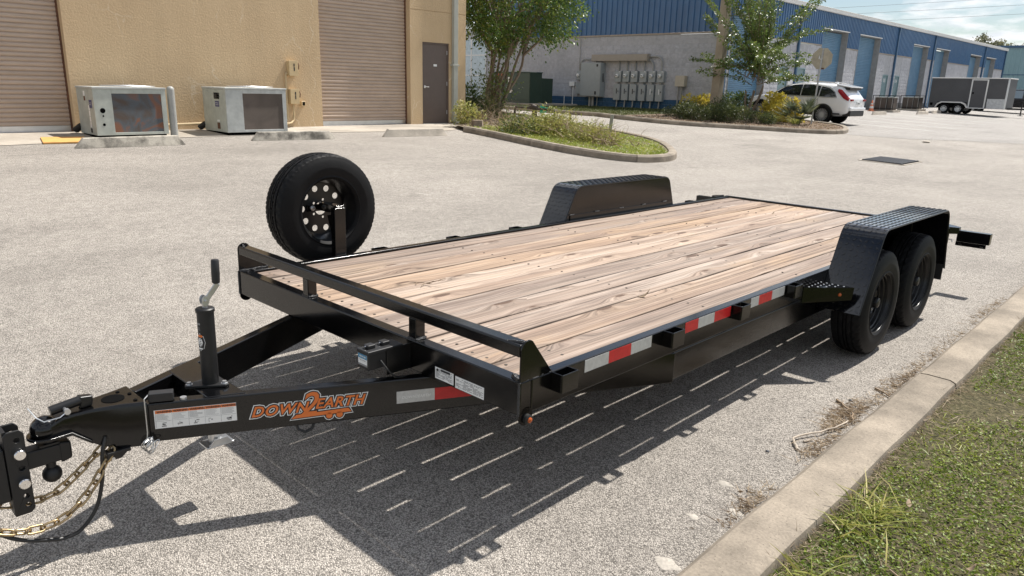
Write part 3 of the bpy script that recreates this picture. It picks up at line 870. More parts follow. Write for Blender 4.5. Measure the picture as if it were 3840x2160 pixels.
while x < BX - .05:
    n = 3 if x + .9 < BX + .02 else max(1, int((BX - x) / .3))
    panel(bb, lambda u, d, z: (u, BY - .002 - d, z), x, (BX - x) / 3 if x + .9 > BX else .3, 3, lambda u: 4.137, lambda u: 5.8 + (BX - u) * .085, 'blue_metal'); x += .9
breaks = [28.0] + [v for ab in openings for v in ab] + [Y2]
for i, (a, b) in enumerate(zip(breaks, breaks[1:])):
    over = i % 2 == 1; k = max(1, round((b - a) / .95)); wd = (b - a) / k
    for j in range(k):
        panel(bb, lambda u, d, z: (BX + .002 + d, u, z), a + j * wd, wd / 4, 4, lambda u: 4.96 if over else 4.122, lambda u: 5.80, 'blue_metal')
MB().box((BX - .35, 28.0, 5.60), (BX - .05, Y2, 5.80)).build('backing', 'mortar', bb)
rf = MB().hexa([(XL, BY - .15, 7.02), (BX + .02, BY - .15, 5.80), (BX + .02, Y2 + .15, 5.80), (XL, Y2 + .15, 7.02)], [(XL, BY - .15, 7.10), (BX + .02, BY - .15, 5.88), (BX + .02, Y2 + .15, 5.88), (XL, Y2 + .15, 7.10)])
rf.build('roof', 'roof_metal', bb, smooth=0)
MB().box((BX + .022, 27.9, 5.74), (BX + .17, Y2 + .1, 5.93)).box((BX + .17, 27.9, 5.90), (BX + .185, Y2 + .1, 5.93)).build('gutter', 'gutter_white', bb, bevel=.01)
SP = [(u * 1., v) for u, v in pr]
for i, (a, b) in enumerate(openings):
    z = zb((a + b) / 2) + .06
    roller(bb, BX - .34, a + .03, b - .03, z, 4.9, 'blue_slat', None, single=False, bar_mat='blue_trim')
    j = MB().box((BX - .36, b - .03, z - .1), (BX + .02, b + .0, 4.92)).box((BX - .36, a, z - .1), (BX + .02, a + .03, 4.92)).box((BX - .36, a + .03, 4.90), (BX + .02, b - .03, 4.955))
    j.build('jamb', 'jamb_grey', bb)
    MB().box((BX + .037, a - .06, 4.915), (BX + .075, b + .06, 4.96)).build('drip_cap', 'gutter_white', bb)
for i, (a, b) in enumerate(pdoors):
    z = zb(a)
    d = MB().box((BX - .09, a + .04, z), (BX - .04, b - .04, 2.84)).build('door', 'door_teal', bb, bevel=.004)
    f = MB().box((BX - .1, a, z), (BX + .012, a + .04, 2.9)).box((BX - .1, b - .04, z), (BX + .012, b, 2.9)).box((BX - .1, a + .04, 2.84), (BX + .012, b - .04, 2.9)); f.build('frame', 'door_teal', d)
    MB().cyl((BX - .04, a + .12, z + 1.02), (BX + .01, a + .12, z + 1.02), .03, 10).build('handle', 'chrome', d)
    if i >= 2: put_text('number', ('105', '104')[i - 2], .30, mat4((BX - .036, (a + b) / 2, 2.55), (0, 1, 0), (0, 0, 1)), 'white', d, offset=.006)
MB().box((BX + .02, 34.45, 2.05), (BX + .035, 35.3, 2.55)).build('notice', 'white', bb)
for y, z1 in ((28.08, 5.7), (35.1, 5.72), (49.13, 5.72), (56.6, 5.72), (70.2, 5.72), (77.25, 5.72)):
    zg = gzf(-15, y)
    p = [(BX + .10, y, z1), (BX + .10, y, z1 - .1), (BX + .075, y, z1 - .35), (BX + .075, y, zg + .25), (BX + .10, y, zg + .12), (BX + .32, y, zg + .05)]
    m = MB()
    for a, b in zip(p, p[1:]): m.bar(a, b, .10, .13, (0, 1, 0))
    m.build('downspout', 'blue_trim', bb)

# storefront at the far left behind the tree, the teal building and its trees
sf = thing('storefront_building', 'white framed glass storefront seen behind the multi-stemmed tree', 'building', (-36, 33, .7))
MB().box((-44, 33.2, 0), (-29.6, 33.5, 5.2)).build('wall', 'cmu_smooth', sf, smooth=0)
MB().box((-34.1, 33.0, .6), (-33.2, 33.19, 3.2)).build('panel', 'stucco_trim', sf)
for i in range(6):
    x = -41 + i * 1.45 if i < 4 else -41 + i * 1.45 + .9
    for k, (za_, zb_) in enumerate(((.85, 2.25), (2.32, 3.55), (3.62, 4.6))):
        g = MB().box((x + .06, 33.12, za_), (x + 1.39, 33.15, zb_)).build('window', 'glass_blue', sf)
        f = MB()
        for a, b in (((x, 33.10, za_ - .05), (x + .06, 33.19, zb_ + .03)), ((x + 1.39, 33.10, za_ - .05), (x + 1.44, 33.19, zb_ + .03)), ((x + .06, 33.10, za_ - .05), (x + 1.39, 33.19, za_)), ((x + .06, 33.10, zb_), (x + 1.39, 33.19, zb_ + .02))): f.box(a, b)
        f.build('frame', 'gutter_white', g)
te = thing('teal_building', 'pale teal ribbed metal building beyond the end of the blue warehouse', 'building', (-6, 91.2, .8))
x = -24.
while x < 18:
    panel(te, lambda u, d, z: (u, 91. - d, z), x, .42, 3, lambda u: 0., lambda u: 6.75, 'teal_metal'); x += 1.26
MB().box((-24, 91.05, 0), (18.2, 91.4, 6.7)).build('wall', 'teal_metal', te)
MB().box((-24.1, 90.8, 6.76), (18.3, 99, 6.98)).build('roof', 'blue_trim', te)
MB().box((-24, 90.93, 4.05), (18.2, 90.955, 4.12)).build('trim', 'blue_trim', te)
# ------------------------------------------------------------------ things along the tan wall
def ac_unit(label, x0, x1, y0, y1, zg, h, mat, coil_mat, kind):
    t = thing('ac_unit', label, 'air conditioner', ((x0 + x1) / 2, (y0 + y1) / 2, zg), 0, 'packaged air conditioners by the tan wall')
    b = MB().box((x0, y0, zg + .06), (x1 - .02, y1, zg + h - .035)); b.build('cabinet', mat, t, bevel=.006)
    MB().box((x0 + .03, y0 + .03, zg), (x1 - .05, y1 - .03, zg + .06)).build('base_rail', 'dark', t)
    MB().box((x0 - .012, y0 - .012, zg + h - .035), (x1 + .014, y1 + .012, zg + h)).build('top_panel', 'ac_pale', t, bevel=.006)
    # front face: blank panel, coil opening with frame
    ya = y0 + (y1 - y0) * (.245 if kind == 0 else .27); yb = y1 - .09
    z0, z1 = zg + .11, zg + h - .12
    f = MB(); xf = x1 - .02
    f.box((xf, y0, zg + .06), (x1, ya, zg + h - .036)).box((xf, ya, z1), (x1, yb, zg + h - .036)).box((xf, ya, zg + .06), (x1, yb, z0)).box((xf, yb, zg + .06), (x1, y1, zg + h - .036))
    f.build('front_frame', mat if kind == 0 else 'ac_pale', t, bevel=.004)
    MB().box((xf + .0, ya, z0), (xf + .008, yb, z1)).build('coil', coil_mat, t)
    c = ((x0 + x1) / 2 + .03, (y0 + y1) / 2 + .12, zg + h); rr = .40
    g = MB()
    for q in range(9): g.tube([(c[0] + rr * (1 - q / 9) * math.cos(a), c[1] + rr * 1.25 * (1 - q / 9) * math.sin(a), c[2] + .02 + .012 * q / 9) for a in [2 * PI * i / 28 for i in range(28)]], .006, 4, closed=True)
    for q in range(8): a = PI * q / 8; g.bar((c[0] - rr * math.cos(a), c[1] - rr * 1.25 * math.sin(a), c[2] + .022), (c[0] + rr * math.cos(a), c[1] + rr * 1.25 * math.sin(a), c[2] + .022), .008, .006)
    g.build('fan_guard', 'galv', t)
    lab = MB()
    if kind == 0:
        for zz, rd in ((.52, .047), (.42, .016), (.26, .026)):
            MB().cyl((x1, y0 + .14, zg + zz), (x1 + .003, y0 + .14, zg + zz), rd, 20).build('knockout', 'dark', t)
    # labels on the end face (y0 side)
    def plate(name, u0, u1, v0, v1, m): return MB().box((x1 - u1, y0 - .004, zg + v0), (x1 - u0, y0, zg + v1)).build(name, m, t)
    if kind == 0:
        plate('badge', .11, .27, .56, .71, 'navy'); plate('notice', .48, .56, .78, .87, 'white'); plate('nameplate', .47, .55, .69, .77, 'brown_rust')
        for q in range(4): plate('notice', .27, .33, .20 + .105 * q, .295 + .105 * q, 'white')
        plate('nameplate', .25, .34, .10, .18, 'ink')
        put_text('badge_lettering', 'American\nStandard', .032, mat4((x1 - .19, y0 - .006, zg + .64), (1, 0, 0), (0, 0, 1)), 'white', t)
    else:
        plate('badge', .33, .52, .58, .70, 'navy'); plate('nameplate', .30, .56, .74, .87, 'ink')
        plate('notice', .31, .43, .80, .83, 'yellow_print'); plate('notice', .31, .55, .845, .86, 'white'); plate('notice', .31, .43, .76, .78, 'yellow_print')
        plate('notice', .36, .47, .27, .31, 'white'); plate('nameplate', .35, .48, .12, .25, 'brown_rust')
        put_text('badge_lettering', 'American\nStandard', .036, mat4((x1 - .425, y0 - .006, zg + .645), (1, 0, 0), (0, 0, 1)), 'white', t)
        for q in range(9):
            MB().bar((xf + .012, ya + random.uniform(.1, .9), zg + random.uniform(.3, .7)), (xf + .012, ya + random.uniform(.1, .9), zg + .4), .003, .003) if 0 else None
    for yy in (y0 + .02, y0 + .05):
        MB().cyl((x0 - .02, yy, zg + .2), (x0 - .12, yy - .1, zg + .1), .055, 10).build('duct_hose', 'cable', t)
    return t
ac_unit('grey-green air conditioner with rusty coil and round knockouts, beside the grey pipe post', -14.77, -13.80, 2.79, 4.11, .475, .955, 'ac', 'coil_rust', 0)
ac_unit('pale air conditioner with dark intact coil, between the tan wall and the middle wheel stop', -14.80, -13.68, 5.28, 6.66, .475, .985, 'ac', 'coil_dark', 1)
b = MB().cyl((-13.87, 4.24, .4), (-13.87, 4.24, 1.40), .072, 20).lathe([(.072, 0), (.066, .03), (.04, .055), (.002, .065)], (-13.87, 4.24, 1.40), (0, 0, 1), 20)
tag(b.build('pipe_bollard', 'conduit_grey'), 'grey pipe post with rounded cap standing beside the rusty air conditioner', 'bollard')

def wheel_stop(p, q, label, mat, h=.175):
    p, q = Vector((*p, 0)), Vector((*q, 0)); L = (q - p).length; d = (q - p) / L
    t = MB(); n = 13; vs = []; fs = []; prof = [(-.09, 0), (-.085, .02), (-.055, h - .012), (-.04, h), (.04, h), (.055, h - .012), (.085, .02), (.09, 0)]; k = len(prof); r = random.Random(int(abs(p.y) * 100))
    for i in range(n):
        s = L * i / (n - 1); e = .62 if i in (0, n - 1) else 1.; s2 = s + (.05 if i == 0 else -.05 if i == n - 1 else 0) * 0
        for u, z in prof:
            zz = z if i not in (0, n - 1) else z * .12
            if i == 1: s2 = .13
            elif i == n - 2: s2 = L - .13
            else: s2 = s
            vs.append((s2 - L / 2, u * e + r.uniform(-.003, .003), zz + (r.uniform(-.004, .003) if z > .1 else 0)))
    for i in range(n - 1):
        for m in range(k - 1): fs.append((i * k + m, (i + 1) * k + m, (i + 1) * k + m + 1, i * k + m + 1))
    fs += [tuple(range(k)), tuple((n - 1) * k + m for m in range(k))]
    o = t.add(vs, fs).build('wheel_stop', mat, smooth=25); c = (p + q) / 2
    o.location = (c.x, c.y, gzf(c.x, c.y)); o.rotation_euler = (0, -math.atan2(gzf(q.x, q.y) - gzf(p.x, p.y), L), math.atan2(d.y, d.x))
    return tag(o, label, 'wheel stop', 'concrete wheel stops')
wheel_stop((-12.56, 2.05), (-12.56, 3.9), 'mossy blackened wheel stop in front of the rusty air conditioner', 'stop')
wheel_stop((-12.76, 5.34), (-12.6, 7.17), 'mossy wheel stop in front of the pale air conditioner', 'stop')
wheel_stop((-12.62, 8.49), (-12.45, 10.26), 'clean pale wheel stop in front of the brown door', 'stop_clean')
wheel_stop((-12.72, 40.1), (-12.6, 41.9), 'far wheel stop nearest the white car', 'stop_clean')
wheel_stop((-12.0, 45.1), (-11.93, 46.9), 'far wheel stop between the two caged condensers', 'stop_clean')
wheel_stop((-12.06, 48.2), (-12.1, 50.0), 'far wheel stop touching the wheels of the charcoal cargo trailer', 'stop_clean')
o = MB().hexa([(-14.12, 1.92, .49), (-13.26, 1.75, .455), (-13.2, 2.5, .455), (-14.05, 2.62, .487)], [(-14.12, 1.92, .515), (-13.26, 1.75, .48), (-13.2, 2.5, .48), (-14.05, 2.62, .512)]).build('plywood_sheet', 'plywood', smooth=0)
tag(o, 'orange plywood sheet lying on the apron beside the rusty air conditioner', 'board')

def disconnect(zb_, zt, label, pts):
    t = thing('disconnect_switch', label, 'electrical box', (X, 7.58, zb_), 0, 'tan disconnect switches on the stucco')
    MB().box((X + .002, 7.475, zb_), (X + .15, 7.70, zt)).build('box', 'box_tan', t, bevel=.006)
    MB().box((X + .15, 7.47, zb_ - .004), (X + .158, 7.705, zt + .004)).build('cover', 'box_tan', t, bevel=.003)
    MB().box((X + .158, 7.585, zt - .13), (X + .160, 7.615, zt - .06)).box((X + .158, 7.585, zt - .23), (X + .160, 7.615, zt - .14)).build('notice', 'ink', t)
    MB().tube([(X + .10, 7.705, zt - .20), (X + .13, 7.73, zt - .18), (X + .14, 7.735, zt - .10), (X + .10, 7.745, zt - .05)], .012, 8).build('handle', 'brown_rust', t)
    MB().tube(pts, .022, 10).build('conduit', 'pipe_tan', t)
disconnect(1.745, 2.085, 'upper tan disconnect switch with long conduit on the stucco wall', [(X + .07, 7.48, 1.80), (X + .07, 7.42, 1.80), (X + .07, 7.41, 1.74), (X + .06, 7.42, .80), (X + .08, 7.40, .70), (X + .2, 7.2, .66)])
disconnect(1.09, 1.43, 'lower tan disconnect switch with curved conduit on the stucco wall', [(X + .07, 7.58, 1.09), (X + .07, 7.58, .80), (X + .08, 7.56, .70), (X + .12, 7.47, .64), (X + .2, 7.36, .63), (X + .25, 7.2, .64)])
t = thing('outlet_box', 'small weatherproof outlet box on the tan wall below the switches', 'outlet', (X, 7.84, 1.02))
MB().box((X + .002, 7.79, 1.03), (X + .09, 7.90, 1.15)).build('box', 'box_tan', t, bevel=.008); MB().box((X + .091, 7.82, 1.05), (X + .094, 7.88, 1.13)).build('socket', 'dark', t)
o = MB().tube([(X + .10, 4.45, .64), (X + .09, 5.6, .665)], .028, 10).build('gas_pipe', 'pipe_tan'); tag(o, 'tan painted pipe running along the wall between the air conditioners', 'pipe')

# ------------------------------------------------------------------ switchgear on the grey end wall
YW = BY - .012
def gear_box(name, x0, x1, z0, z1, dep, mat, parent, y=None, label=None):
    y = YW if y is None else y
    return MB().box((x0, y - dep, z0), (x1, y, z1)).build(name, mat, parent, bevel=.008, label=label)
mx_ = [-20.59, -20.12, -19.65, -19.14, -18.65, -18.18]
where = ['first meter socket from the big cabinet', 'second meter socket from the big cabinet', 'third meter socket from the big cabinet', 'fourth meter socket from the big cabinet', 'meter socket fed by the shorter curved conduit', 'meter socket fed by the outer curved conduit']
wher2 = ['first disconnect from the big cabinet, below its meter', 'second disconnect from the big cabinet, below its meter', 'third disconnect from the big cabinet, below its meter', 'fourth disconnect from the big cabinet, with a broken dark label', 'disconnect second from the beige cabinet, with a white label', 'disconnect nearest the beige cabinet, with a white label']
zg = gzf(-19, 27.9) + .06
for i, x in enumerate(mx_):
    t = thing('meter_socket', 'grey ' + where[i], 'electric meter', (x + .18, YW, 1.97), 0, 'row of grey meter sockets')
    gear_box('box', x, x + .37, 1.97, 2.47, .16, 'box_grey', t)
    MB().cyl((x + .17, YW - .16, 2.25), (x + .17, YW - .19, 2.25), .095, 20).build('ring', 'galv', t)
    MB().lathe([(.08, 0), (.08, .06), (.05, .085), (.001, .09)], (x + .17, YW - .19, 2.25), (0, -1, 0), 20).build('meter', 'white', t)
    MB().box((x + .13, YW - .284, 2.24), (x + .21, YW - .279, 2.275)).build('display', 'ink', t)
    MB().box((x + .24, YW - .163, 2.42), (x + .33, YW - .16, 2.45)).build('notice', 'white', t)
    if i < 4: pp = [(x + .17, YW - .07, 2.47), (x + .17, YW - .07, 2.92)]
    elif i == 4: pp = [(x + .17, YW - .07, 2.47)] + [(x + .17 - .32 + .32 * math.cos(a), YW - .07, 2.66 + .32 * math.sin(a)) for a in np.linspace(0, PI / 2, 9)] + [(-18.71, YW - .07, 2.98)]
    else: pp = [(x + .17, YW - .07, 2.47)] + [(x + .17 - .32 + .32 * math.cos(a), YW - .07, 2.80 + .32 * math.sin(a)) for a in np.linspace(0, PI / 2, 9)] + [(-18.71, YW - .07, 3.12)]
    MB().tube(pp, .035, 10).build('conduit', 'conduit_grey', t)
    t = thing('disconnect_box', 'tall grey ' + wher2[i], 'electrical box', (x + .15, YW, 1.12), 0, 'row of tall grey disconnects')
    gear_box('box', x - .02, x + .35, 1.12, 1.86, .17, 'box_grey', t)
    MB().box((x + .14, YW - .173, 1.42), (x + .19, YW - .17, 1.66)).build('notice', 'ink' if i < 4 else 'white', t)
    MB().bar((x + .26, YW - .18, 1.52), (x + .30, YW - .23, 1.56), .025, .03).build('handle', 'dark', t)
    MB().cyl((x + .17, YW - .08, 1.86), (x + .17, YW - .08, 1.97), .04, 10).build('nipple', 'conduit_grey', t)
    MB().tube([(x + .16, YW - .08, 1.12), (x + .15, YW - .08, .9), (x + .12, YW - .08, zg - .05)], .035, 10).build('conduit', 'conduit_grey', t)
t = thing('wireway', 'long taupe wireway trough mounted above the meter sockets', 'wireway', (-20.3, YW, 2.92))
gear_box('trough', -21.99, -18.71, 2.92, 3.23, .26, 'trough', t)
MB().box((-21.96, YW - .268, 2.935), (-18.74, YW - .262, 3.215)).build('cover', 'trough', t, bevel=.003)
t = thing('switchgear_cabinet', 'large grey switchgear cabinet under the taupe wireway', 'cabinet', (-22, YW, 1.25))
gear_box('box', -22.53, -21.28, 1.25, 2.85, .38, 'box_grey', t)
MB().box((-22.50, YW - .392, 1.28), (-21.31, YW - .384, 2.82)).build('door', 'box_grey', t, bevel=.006)
for a, b_, c, d in ((-21.55, -21.45, 2.66, 2.78), (-21.6, -21.5, 1.34, 1.5)): MB().box((a, YW - .396, c), (b_, YW - .393, d)).build('notice', 'ink', t)
MB().bar((-21.27, YW - .2, 2.35), (-21.22, YW - .22, 1.95), .03, .04).build('handle', 'ink', t)
for x in (-22.05, -21.86): MB().cyl((x, YW - .15, 1.25), (x, YW - .15, zg - .05), .065, 12).build('conduit', 'conduit_grey', t)
MB().cyl((-21.62, YW - .1, 1.25), (-21.66, YW - .1, zg - .05), .025, 10).build('conduit', 'conduit_grey', t)
MB().cyl((-21.8, YW - .15, 2.85), (-21.8, YW - .15, 2.92), .07, 12).build('nipple', 'conduit_grey', t)
t = thing('meter_socket', 'lone grey meter socket beside the big cabinet, with a small box below', 'electric meter', (-22.8, YW, 1.35))
gear_box('box', -22.99, -22.66, 2.03, 2.47, .15, 'box_grey', t)
MB().lathe([(.09, 0), (.08, .08), (.05, .105), (.001, .11)], (-22.86, YW - .15, 2.25), (0, -1, 0), 20).build('meter', 'white', t)
gear_box('lower_box', -23.01, -22.68, 1.35, 1.90, .14, 'box_grey', t)
MB().tube([(-22.82, YW - .07, 2.47), (-22.83, YW - .07, 2.8)] + [(-22.52 - .31 * math.cos(a), YW - .07, 2.72 + .30 * math.sin(a)) for a in np.linspace(.1, PI / 2, 8)] + [(-21.99, YW - .07, 3.02)], .035, 10).build('conduit', 'conduit_grey', t)
MB().tube([(-22.89, YW - .06, 4.0), (-22.90, YW - .06, 2.47)], .018, 8).build('conduit', 'conduit_grey', t)
t = thing('service_box', 'small white service box on a thin white pipe', 'service box', (-23.3, YW, .7))
gear_box('box', -23.46, -23.14, 1.72, 1.94, .12, 'white', t); MB().cyl((-23.24, YW - .06, 1.72), (-23.26, YW - .06, zg - .05), .025, 10).build('pipe', 'white', t)
MB().tube([(-23.35, YW - .06, 1.72), (-23.36, YW - .06, 1.3), (-23.2, YW - .06, 1.05), (-23.0, YW - .06, 1.1), (-22.9, YW - .06, 1.35)], .008, 6).build('cable', 'cable', t)
o = MB().cyl((-23.82, YW - .05, 1.24), (-23.83, YW - .05, zg - .05), .022, 10).build('pipe_stub', 'white'); tag(o, 'short white pipe stub standing against the blue base of the wall', 'pipe')
t = thing('beige_cabinet', 'beige cabinet on two conduit legs beside the shrubs', 'cabinet', (-16.9, YW, .7))
gear_box('box', -17.13, -16.66, 1.81, 2.28, .26, 'box_beige', t)
for x in (-17.02, -16.86): MB().cyl((x, YW - .12, 1.81), (x, YW - .12, zg - .05), .035, 10).build('leg', 'conduit_grey', t)

# padmount transformer
t = thing('transformer_pad', 'concrete pad under the green transformer', 'concrete pad', (-24.6, 25.8, .65))
MB().box((-26.6, 24.3, .5), (-22.3, 27.2, .86)).build('slab', 'apron', t, bevel=.02)
t = thing('transformer', 'dark green padmount transformer with orange lettering on its doors', 'transformer', (-24.7, 25.6, .86))
MB().box((-25.75, 24.75, .862), (-23.28, 25.6, 2.28)).build('cabinet', 'trans_green', t, bevel=.015)
MB().box((-25.55, 25.6, .862), (-23.45, 26.6, 2.05)).build('tank', 'trans_green', t, bevel=.02)
MB().box((-25.78, 24.70, 2.28), (-23.25, 25.64, 2.32)).build('lid', 'trans_green', t, bevel=.012)
for a, b_ in ((-25.73, -24.5), (-24.48, -23.3)): MB().box((a, 24.735, 1.0), (b_, 24.748, 2.26)).build('door', 'trans_green', t, bevel=.004)
put_text('lettering', '1282X0F', .16, mat4((-25.35, 24.732, 2.17), (1, 0, 0), (0, 0, 1)), 'orange', t, offset=.004)
for a, c, m in ((-24.62, 1.95, 'white'), (-24.58, 1.45, 'white')): MB().box((a - .13, 24.730, c - .12), (a + .08, 24.733, c + .12)).build('notice', m, t)
MB().box((-24.68, 24.728, 1.93), (-24.60, 24.7295, 2.0)).build('notice', 'ink', t)
MB().bar((-24.43, 24.73, 1.42), (-24.40, 24.66, 1.42), .05, .06).build('handle', 'galv', t)

# ------------------------------------------------------------------ far lot
def caged(x0, x1, y0, y1, label):
    z = gzf((x0 + x1) / 2, y0)
    t = thing('caged_condenser', label, 'air conditioner', ((x0 + x1) / 2, (y0 + y1) / 2, z), 0, 'condensers in black security cages')
    MB().box((x0 - .08, y0 - .12, z - .02), (x1 + .12, y1 + .1, z + .11)).build('pad', 'stop_clean', t)
    MB().box((x0 + .10, y0 + .08, z + .11), (x1 - .08, y1 - .08, z + .80)).build('cabinet', 'coil_dark', t, bevel=.01)
    MB().box((x0 + .08, y0 + .06, z + .80), (x1 - .06, y1 - .06, z + .86)).build('top_panel', 'ac_pale', t, bevel=.01)
    for k in range(4):
        xx = x0 + .10 + (x1 - x0 - .18) * k / 3
        MB().box((xx - .012, y0 + .068, z + .12), (xx + .012, y0 + .079, z + .79)).build('corner_trim', 'conduit_grey', t)
    m = MB(); hh = .93
    for a in (x0, x1):
        for c in (y0, y1): m.bar((a, c, z + .11), (a, c, z + hh), .03, .03)
    for zz in (z + .2, z + hh):
        m.bar((x0, y0, zz), (x1, y0, zz), .03, .03).bar((x0, y1, zz), (x1, y1, zz), .03, .03).bar((x0, y0, zz), (x0, y1, zz), .03, .03).bar((x1, y0, zz), (x1, y1, zz), .03, .03)
    m.bar(((x0 + x1) / 2, y0, z + hh), ((x0 + x1) / 2, y1, z + hh), .03, .03).bar((x0 + (x1 - x0) * .7, y0, z + .2), (x0 + (x1 - x0) * .7, y0, z + hh), .025, .025)
    m.build('cage', 'black_matte', t)
caged(-14.5, -13.35, 45.1, 46.1, 'caged dark condenser beside the traffic cone')
caged(-14.5, -13.4, 50.0, 51.1, 'caged dark condenser next to the charcoal cargo trailer')
t = thing('traffic_cone', 'faded orange traffic cone against the blue building', 'traffic cone', (-14.4, 44.75, gzf(-14.4, 44.75)))
x, y, z = t.location
MB().box((x - .18, y - .18, z), (x + .18, y + .18, z + .035)).build('base', 'orange_cone', t, bevel=.01)
MB().lathe([(.14, .035), (.03, .62), (.02, .63)], (x, y, z), (0, 0, 1), 20).build('cone', 'orange_cone', t)
MB().lathe([(.118, .17), (.094, .29), (.096, .295)], (x, y, z), (0, 0, 1), 20).build('collar', 'white', t); MB().lathe([(.079, .39), (.066, .45), (.068, .455)], (x, y, z), (0, 0, 1), 20).build('collar', 'white', t)

# stop sign seen from behind
sx, sy = -10.15, 26.37; sz = gzf(sx, sy)
t = thing('stop_sign', 'bare back of an octagonal stop sign on a leaning steel post', 'road sign', (sx, sy, sz), 0)
lean = Vector((.10, 0, 2.86)).normalized()
def sp_(u, h, dy=0): return Vector((sx, sy, sz)) + lean * h + Vector((lean.z, 0, -lean.x)) * u + Vector((0, dy, 0))
m = MB()
pp = [(-.032, 0), (-.016, 0), (-.012, -.022), (.012, -.022), (.016, 0), (.032, 0), (.032, .003), (.019, .003), (.015, -.019), (-.015, -.019), (-.019, .003), (-.032, .003)]
m.prism(pp, sp_(0, -.1), Vector((lean.z, 0, -lean.x)), (0, 1, 0), lean * 2.95)
m.build('post', 'galv', t)
oc = [(.405 * math.cos(PI / 8 + i * PI / 4), .405 * math.sin(PI / 8 + i * PI / 4)) for i in range(8)]
MB().prism(oc, sp_(.0, 2.48, .02), Vector((lean.z, 0, -lean.x)), lean, (0, .004, 0)).build('sign_plate', 'sign_back', t)
MB().prism(oc, sp_(.0, 2.48, .0245), Vector((lean.z, 0, -lean.x)), lean, (0, .001, 0)).build('sign_face', 'tail_red', t)
MB().tube([sp_(-.0, 2.45, -.03), sp_(-.06, 2.47, -.035), sp_(-.09, 2.58, -.02), sp_(-.10, 2.46, -.03)], .014, 6).build('ribbon', 'white', t)
MB().box(sp_(.03, 2.10, .012), sp_(.13, 2.16, .018)).build('sticker', 'brown_rust', t)
# square pole
px_, py_ = -14.2, 26.3; pz = gzf(px_, py_)
m = MB(); a = .17
def ring(z, s, dx): return [(px_ + dx + u * s, py_ + v * s, z) for u, v in ((-1, -1), (1, -1), (1, 1), (-1, 1))]
m.hexa(ring(pz - .3, .185, 0), ring(pz + 9, .14, .10))
t = thing('utility_pole', 'weathered square timber pole rising out of the shrubs by the blue corner', 'pole', (px_, py_, pz))
m.build('shaft', 'pole_wood', t, bevel=.02)
MB().box((px_ - .19, py_ - .20, pz + 2.02), (px_ + .19, py_ - .17, pz + 2.07)).build('strap', 'galv', t)

# drain grate in the lot
t = thing('drain_grate', 'square cast iron storm drain grate set in the lot', 'drain grate', (-4.35, 17.45, gzf(-4.35, 17.45)))
def gpt(u, v, h): xx, yy = -4.35 + u, 17.45 + v; return (xx, yy, gzf(xx, yy) + h)
m = MB(); ou, ov = .50, .68
for (a0, b0), (a1, b1) in (((-ou, -ov), (ou, -ov)), ((ou, -ov), (ou, ov)), ((ou, ov), (-ou, ov)), ((-ou, ov), (-ou, -ov))): m.bar(gpt(a0, b0, .004), gpt(a1, b1, .000), .055, .02)
m.build('collar', 'apron', t)
MB().hexa([gpt(-.46, -.64, -.02), gpt(.46, -.64, -.02), gpt(.46, .64, -.02), gpt(-.46, .64, -.02)], [gpt(-.46, -.64, .009), gpt(.46, -.64, .009), gpt(.46, .64, .009), gpt(-.46, .64, .009)]).build('pit', 'dark', t)
for k in range(12): u = -.42 + .84 * k / 11; MB().bar(gpt(u, -.62, .022), gpt(u, .62, .022), .034, .024).build('bar', 'iron', t)
for k in range(9): v = -.6 + 1.2 * k / 8; MB().bar(gpt(-.45, v, .020), gpt(.45, v, .020), .028, .022).build('bar', 'iron', t)

# overhead wires
for k, (a, b_) in enumerate((((-70, 66, 9.2), (60, 108, 16.0)), ((-70, 66, 8.7), (60, 108, 15.0)), ((-70, 66, 7.9), (60, 108, 14.2)))):
    a, b_ = Vector(a), Vector(b_)
    pts = [a.lerp(b_, i / 24) - Vector((0, 0, 1.2 * 4 * (i / 24) * (1 - i / 24))) for i in range(25)]
    o = MB().tube(pts, .013, 6).build('power_line', 'line_grey'); tag(o, ('topmost', 'middle', 'lowest')[k] + ' of the three thin power lines crossing the sky', 'power line', 'overhead power lines')

# ------------------------------------------------------------------ vehicles
def wheel(parent, c, r, w, rim_r, mats, side=-1, spokes=10, ax=(0, 1, 0)):
    """road wheel as a tyre part with rim and spokes under it; side = which way the outer face looks"""
    ax = Vector(ax) * side
    t = MB().lathe([(rim_r, -w / 2 + .01), (rim_r + .02, -w / 2), (r - .03, -w / 2), (r - .004, -w / 2 + .03), (r, 0), (r - .004, w / 2 - .03), (r - .03, w / 2), (rim_r + .02, w / 2), (rim_r, w / 2 - .01)], c, ax, 40).build('tyre', 'rubber', parent)
    MB().lathe([(rim_r, -w / 2 + .02), (rim_r - .01, w / 2 - .012), (rim_r - .03, w / 2 - .03), (rim_r - .035, -.02), (.002, -.02)], c, ax, 40).build('rim', mats[0], t)
    m = MB(); d, s, u = frame(ax); c = Vector(c)
    for k in range(spokes):
        a = 2 * PI * k / spokes; e = s * math.cos(a) + u * math.sin(a); q = s * -math.sin(a) + u * math.cos(a)
        m.bar(c + d * (w / 2 - .03) + e * .05, c + d * (w / 2 - .022) + e * (rim_r - .02), .035 if spokes < 14 else .02, .02, d)
    m.lathe([(.06, -.05), (.055, -.005), (.001, 0)], c + d * (w / 2 - .012), d, 16)
    m.build('spokes', mats[1], t); return t
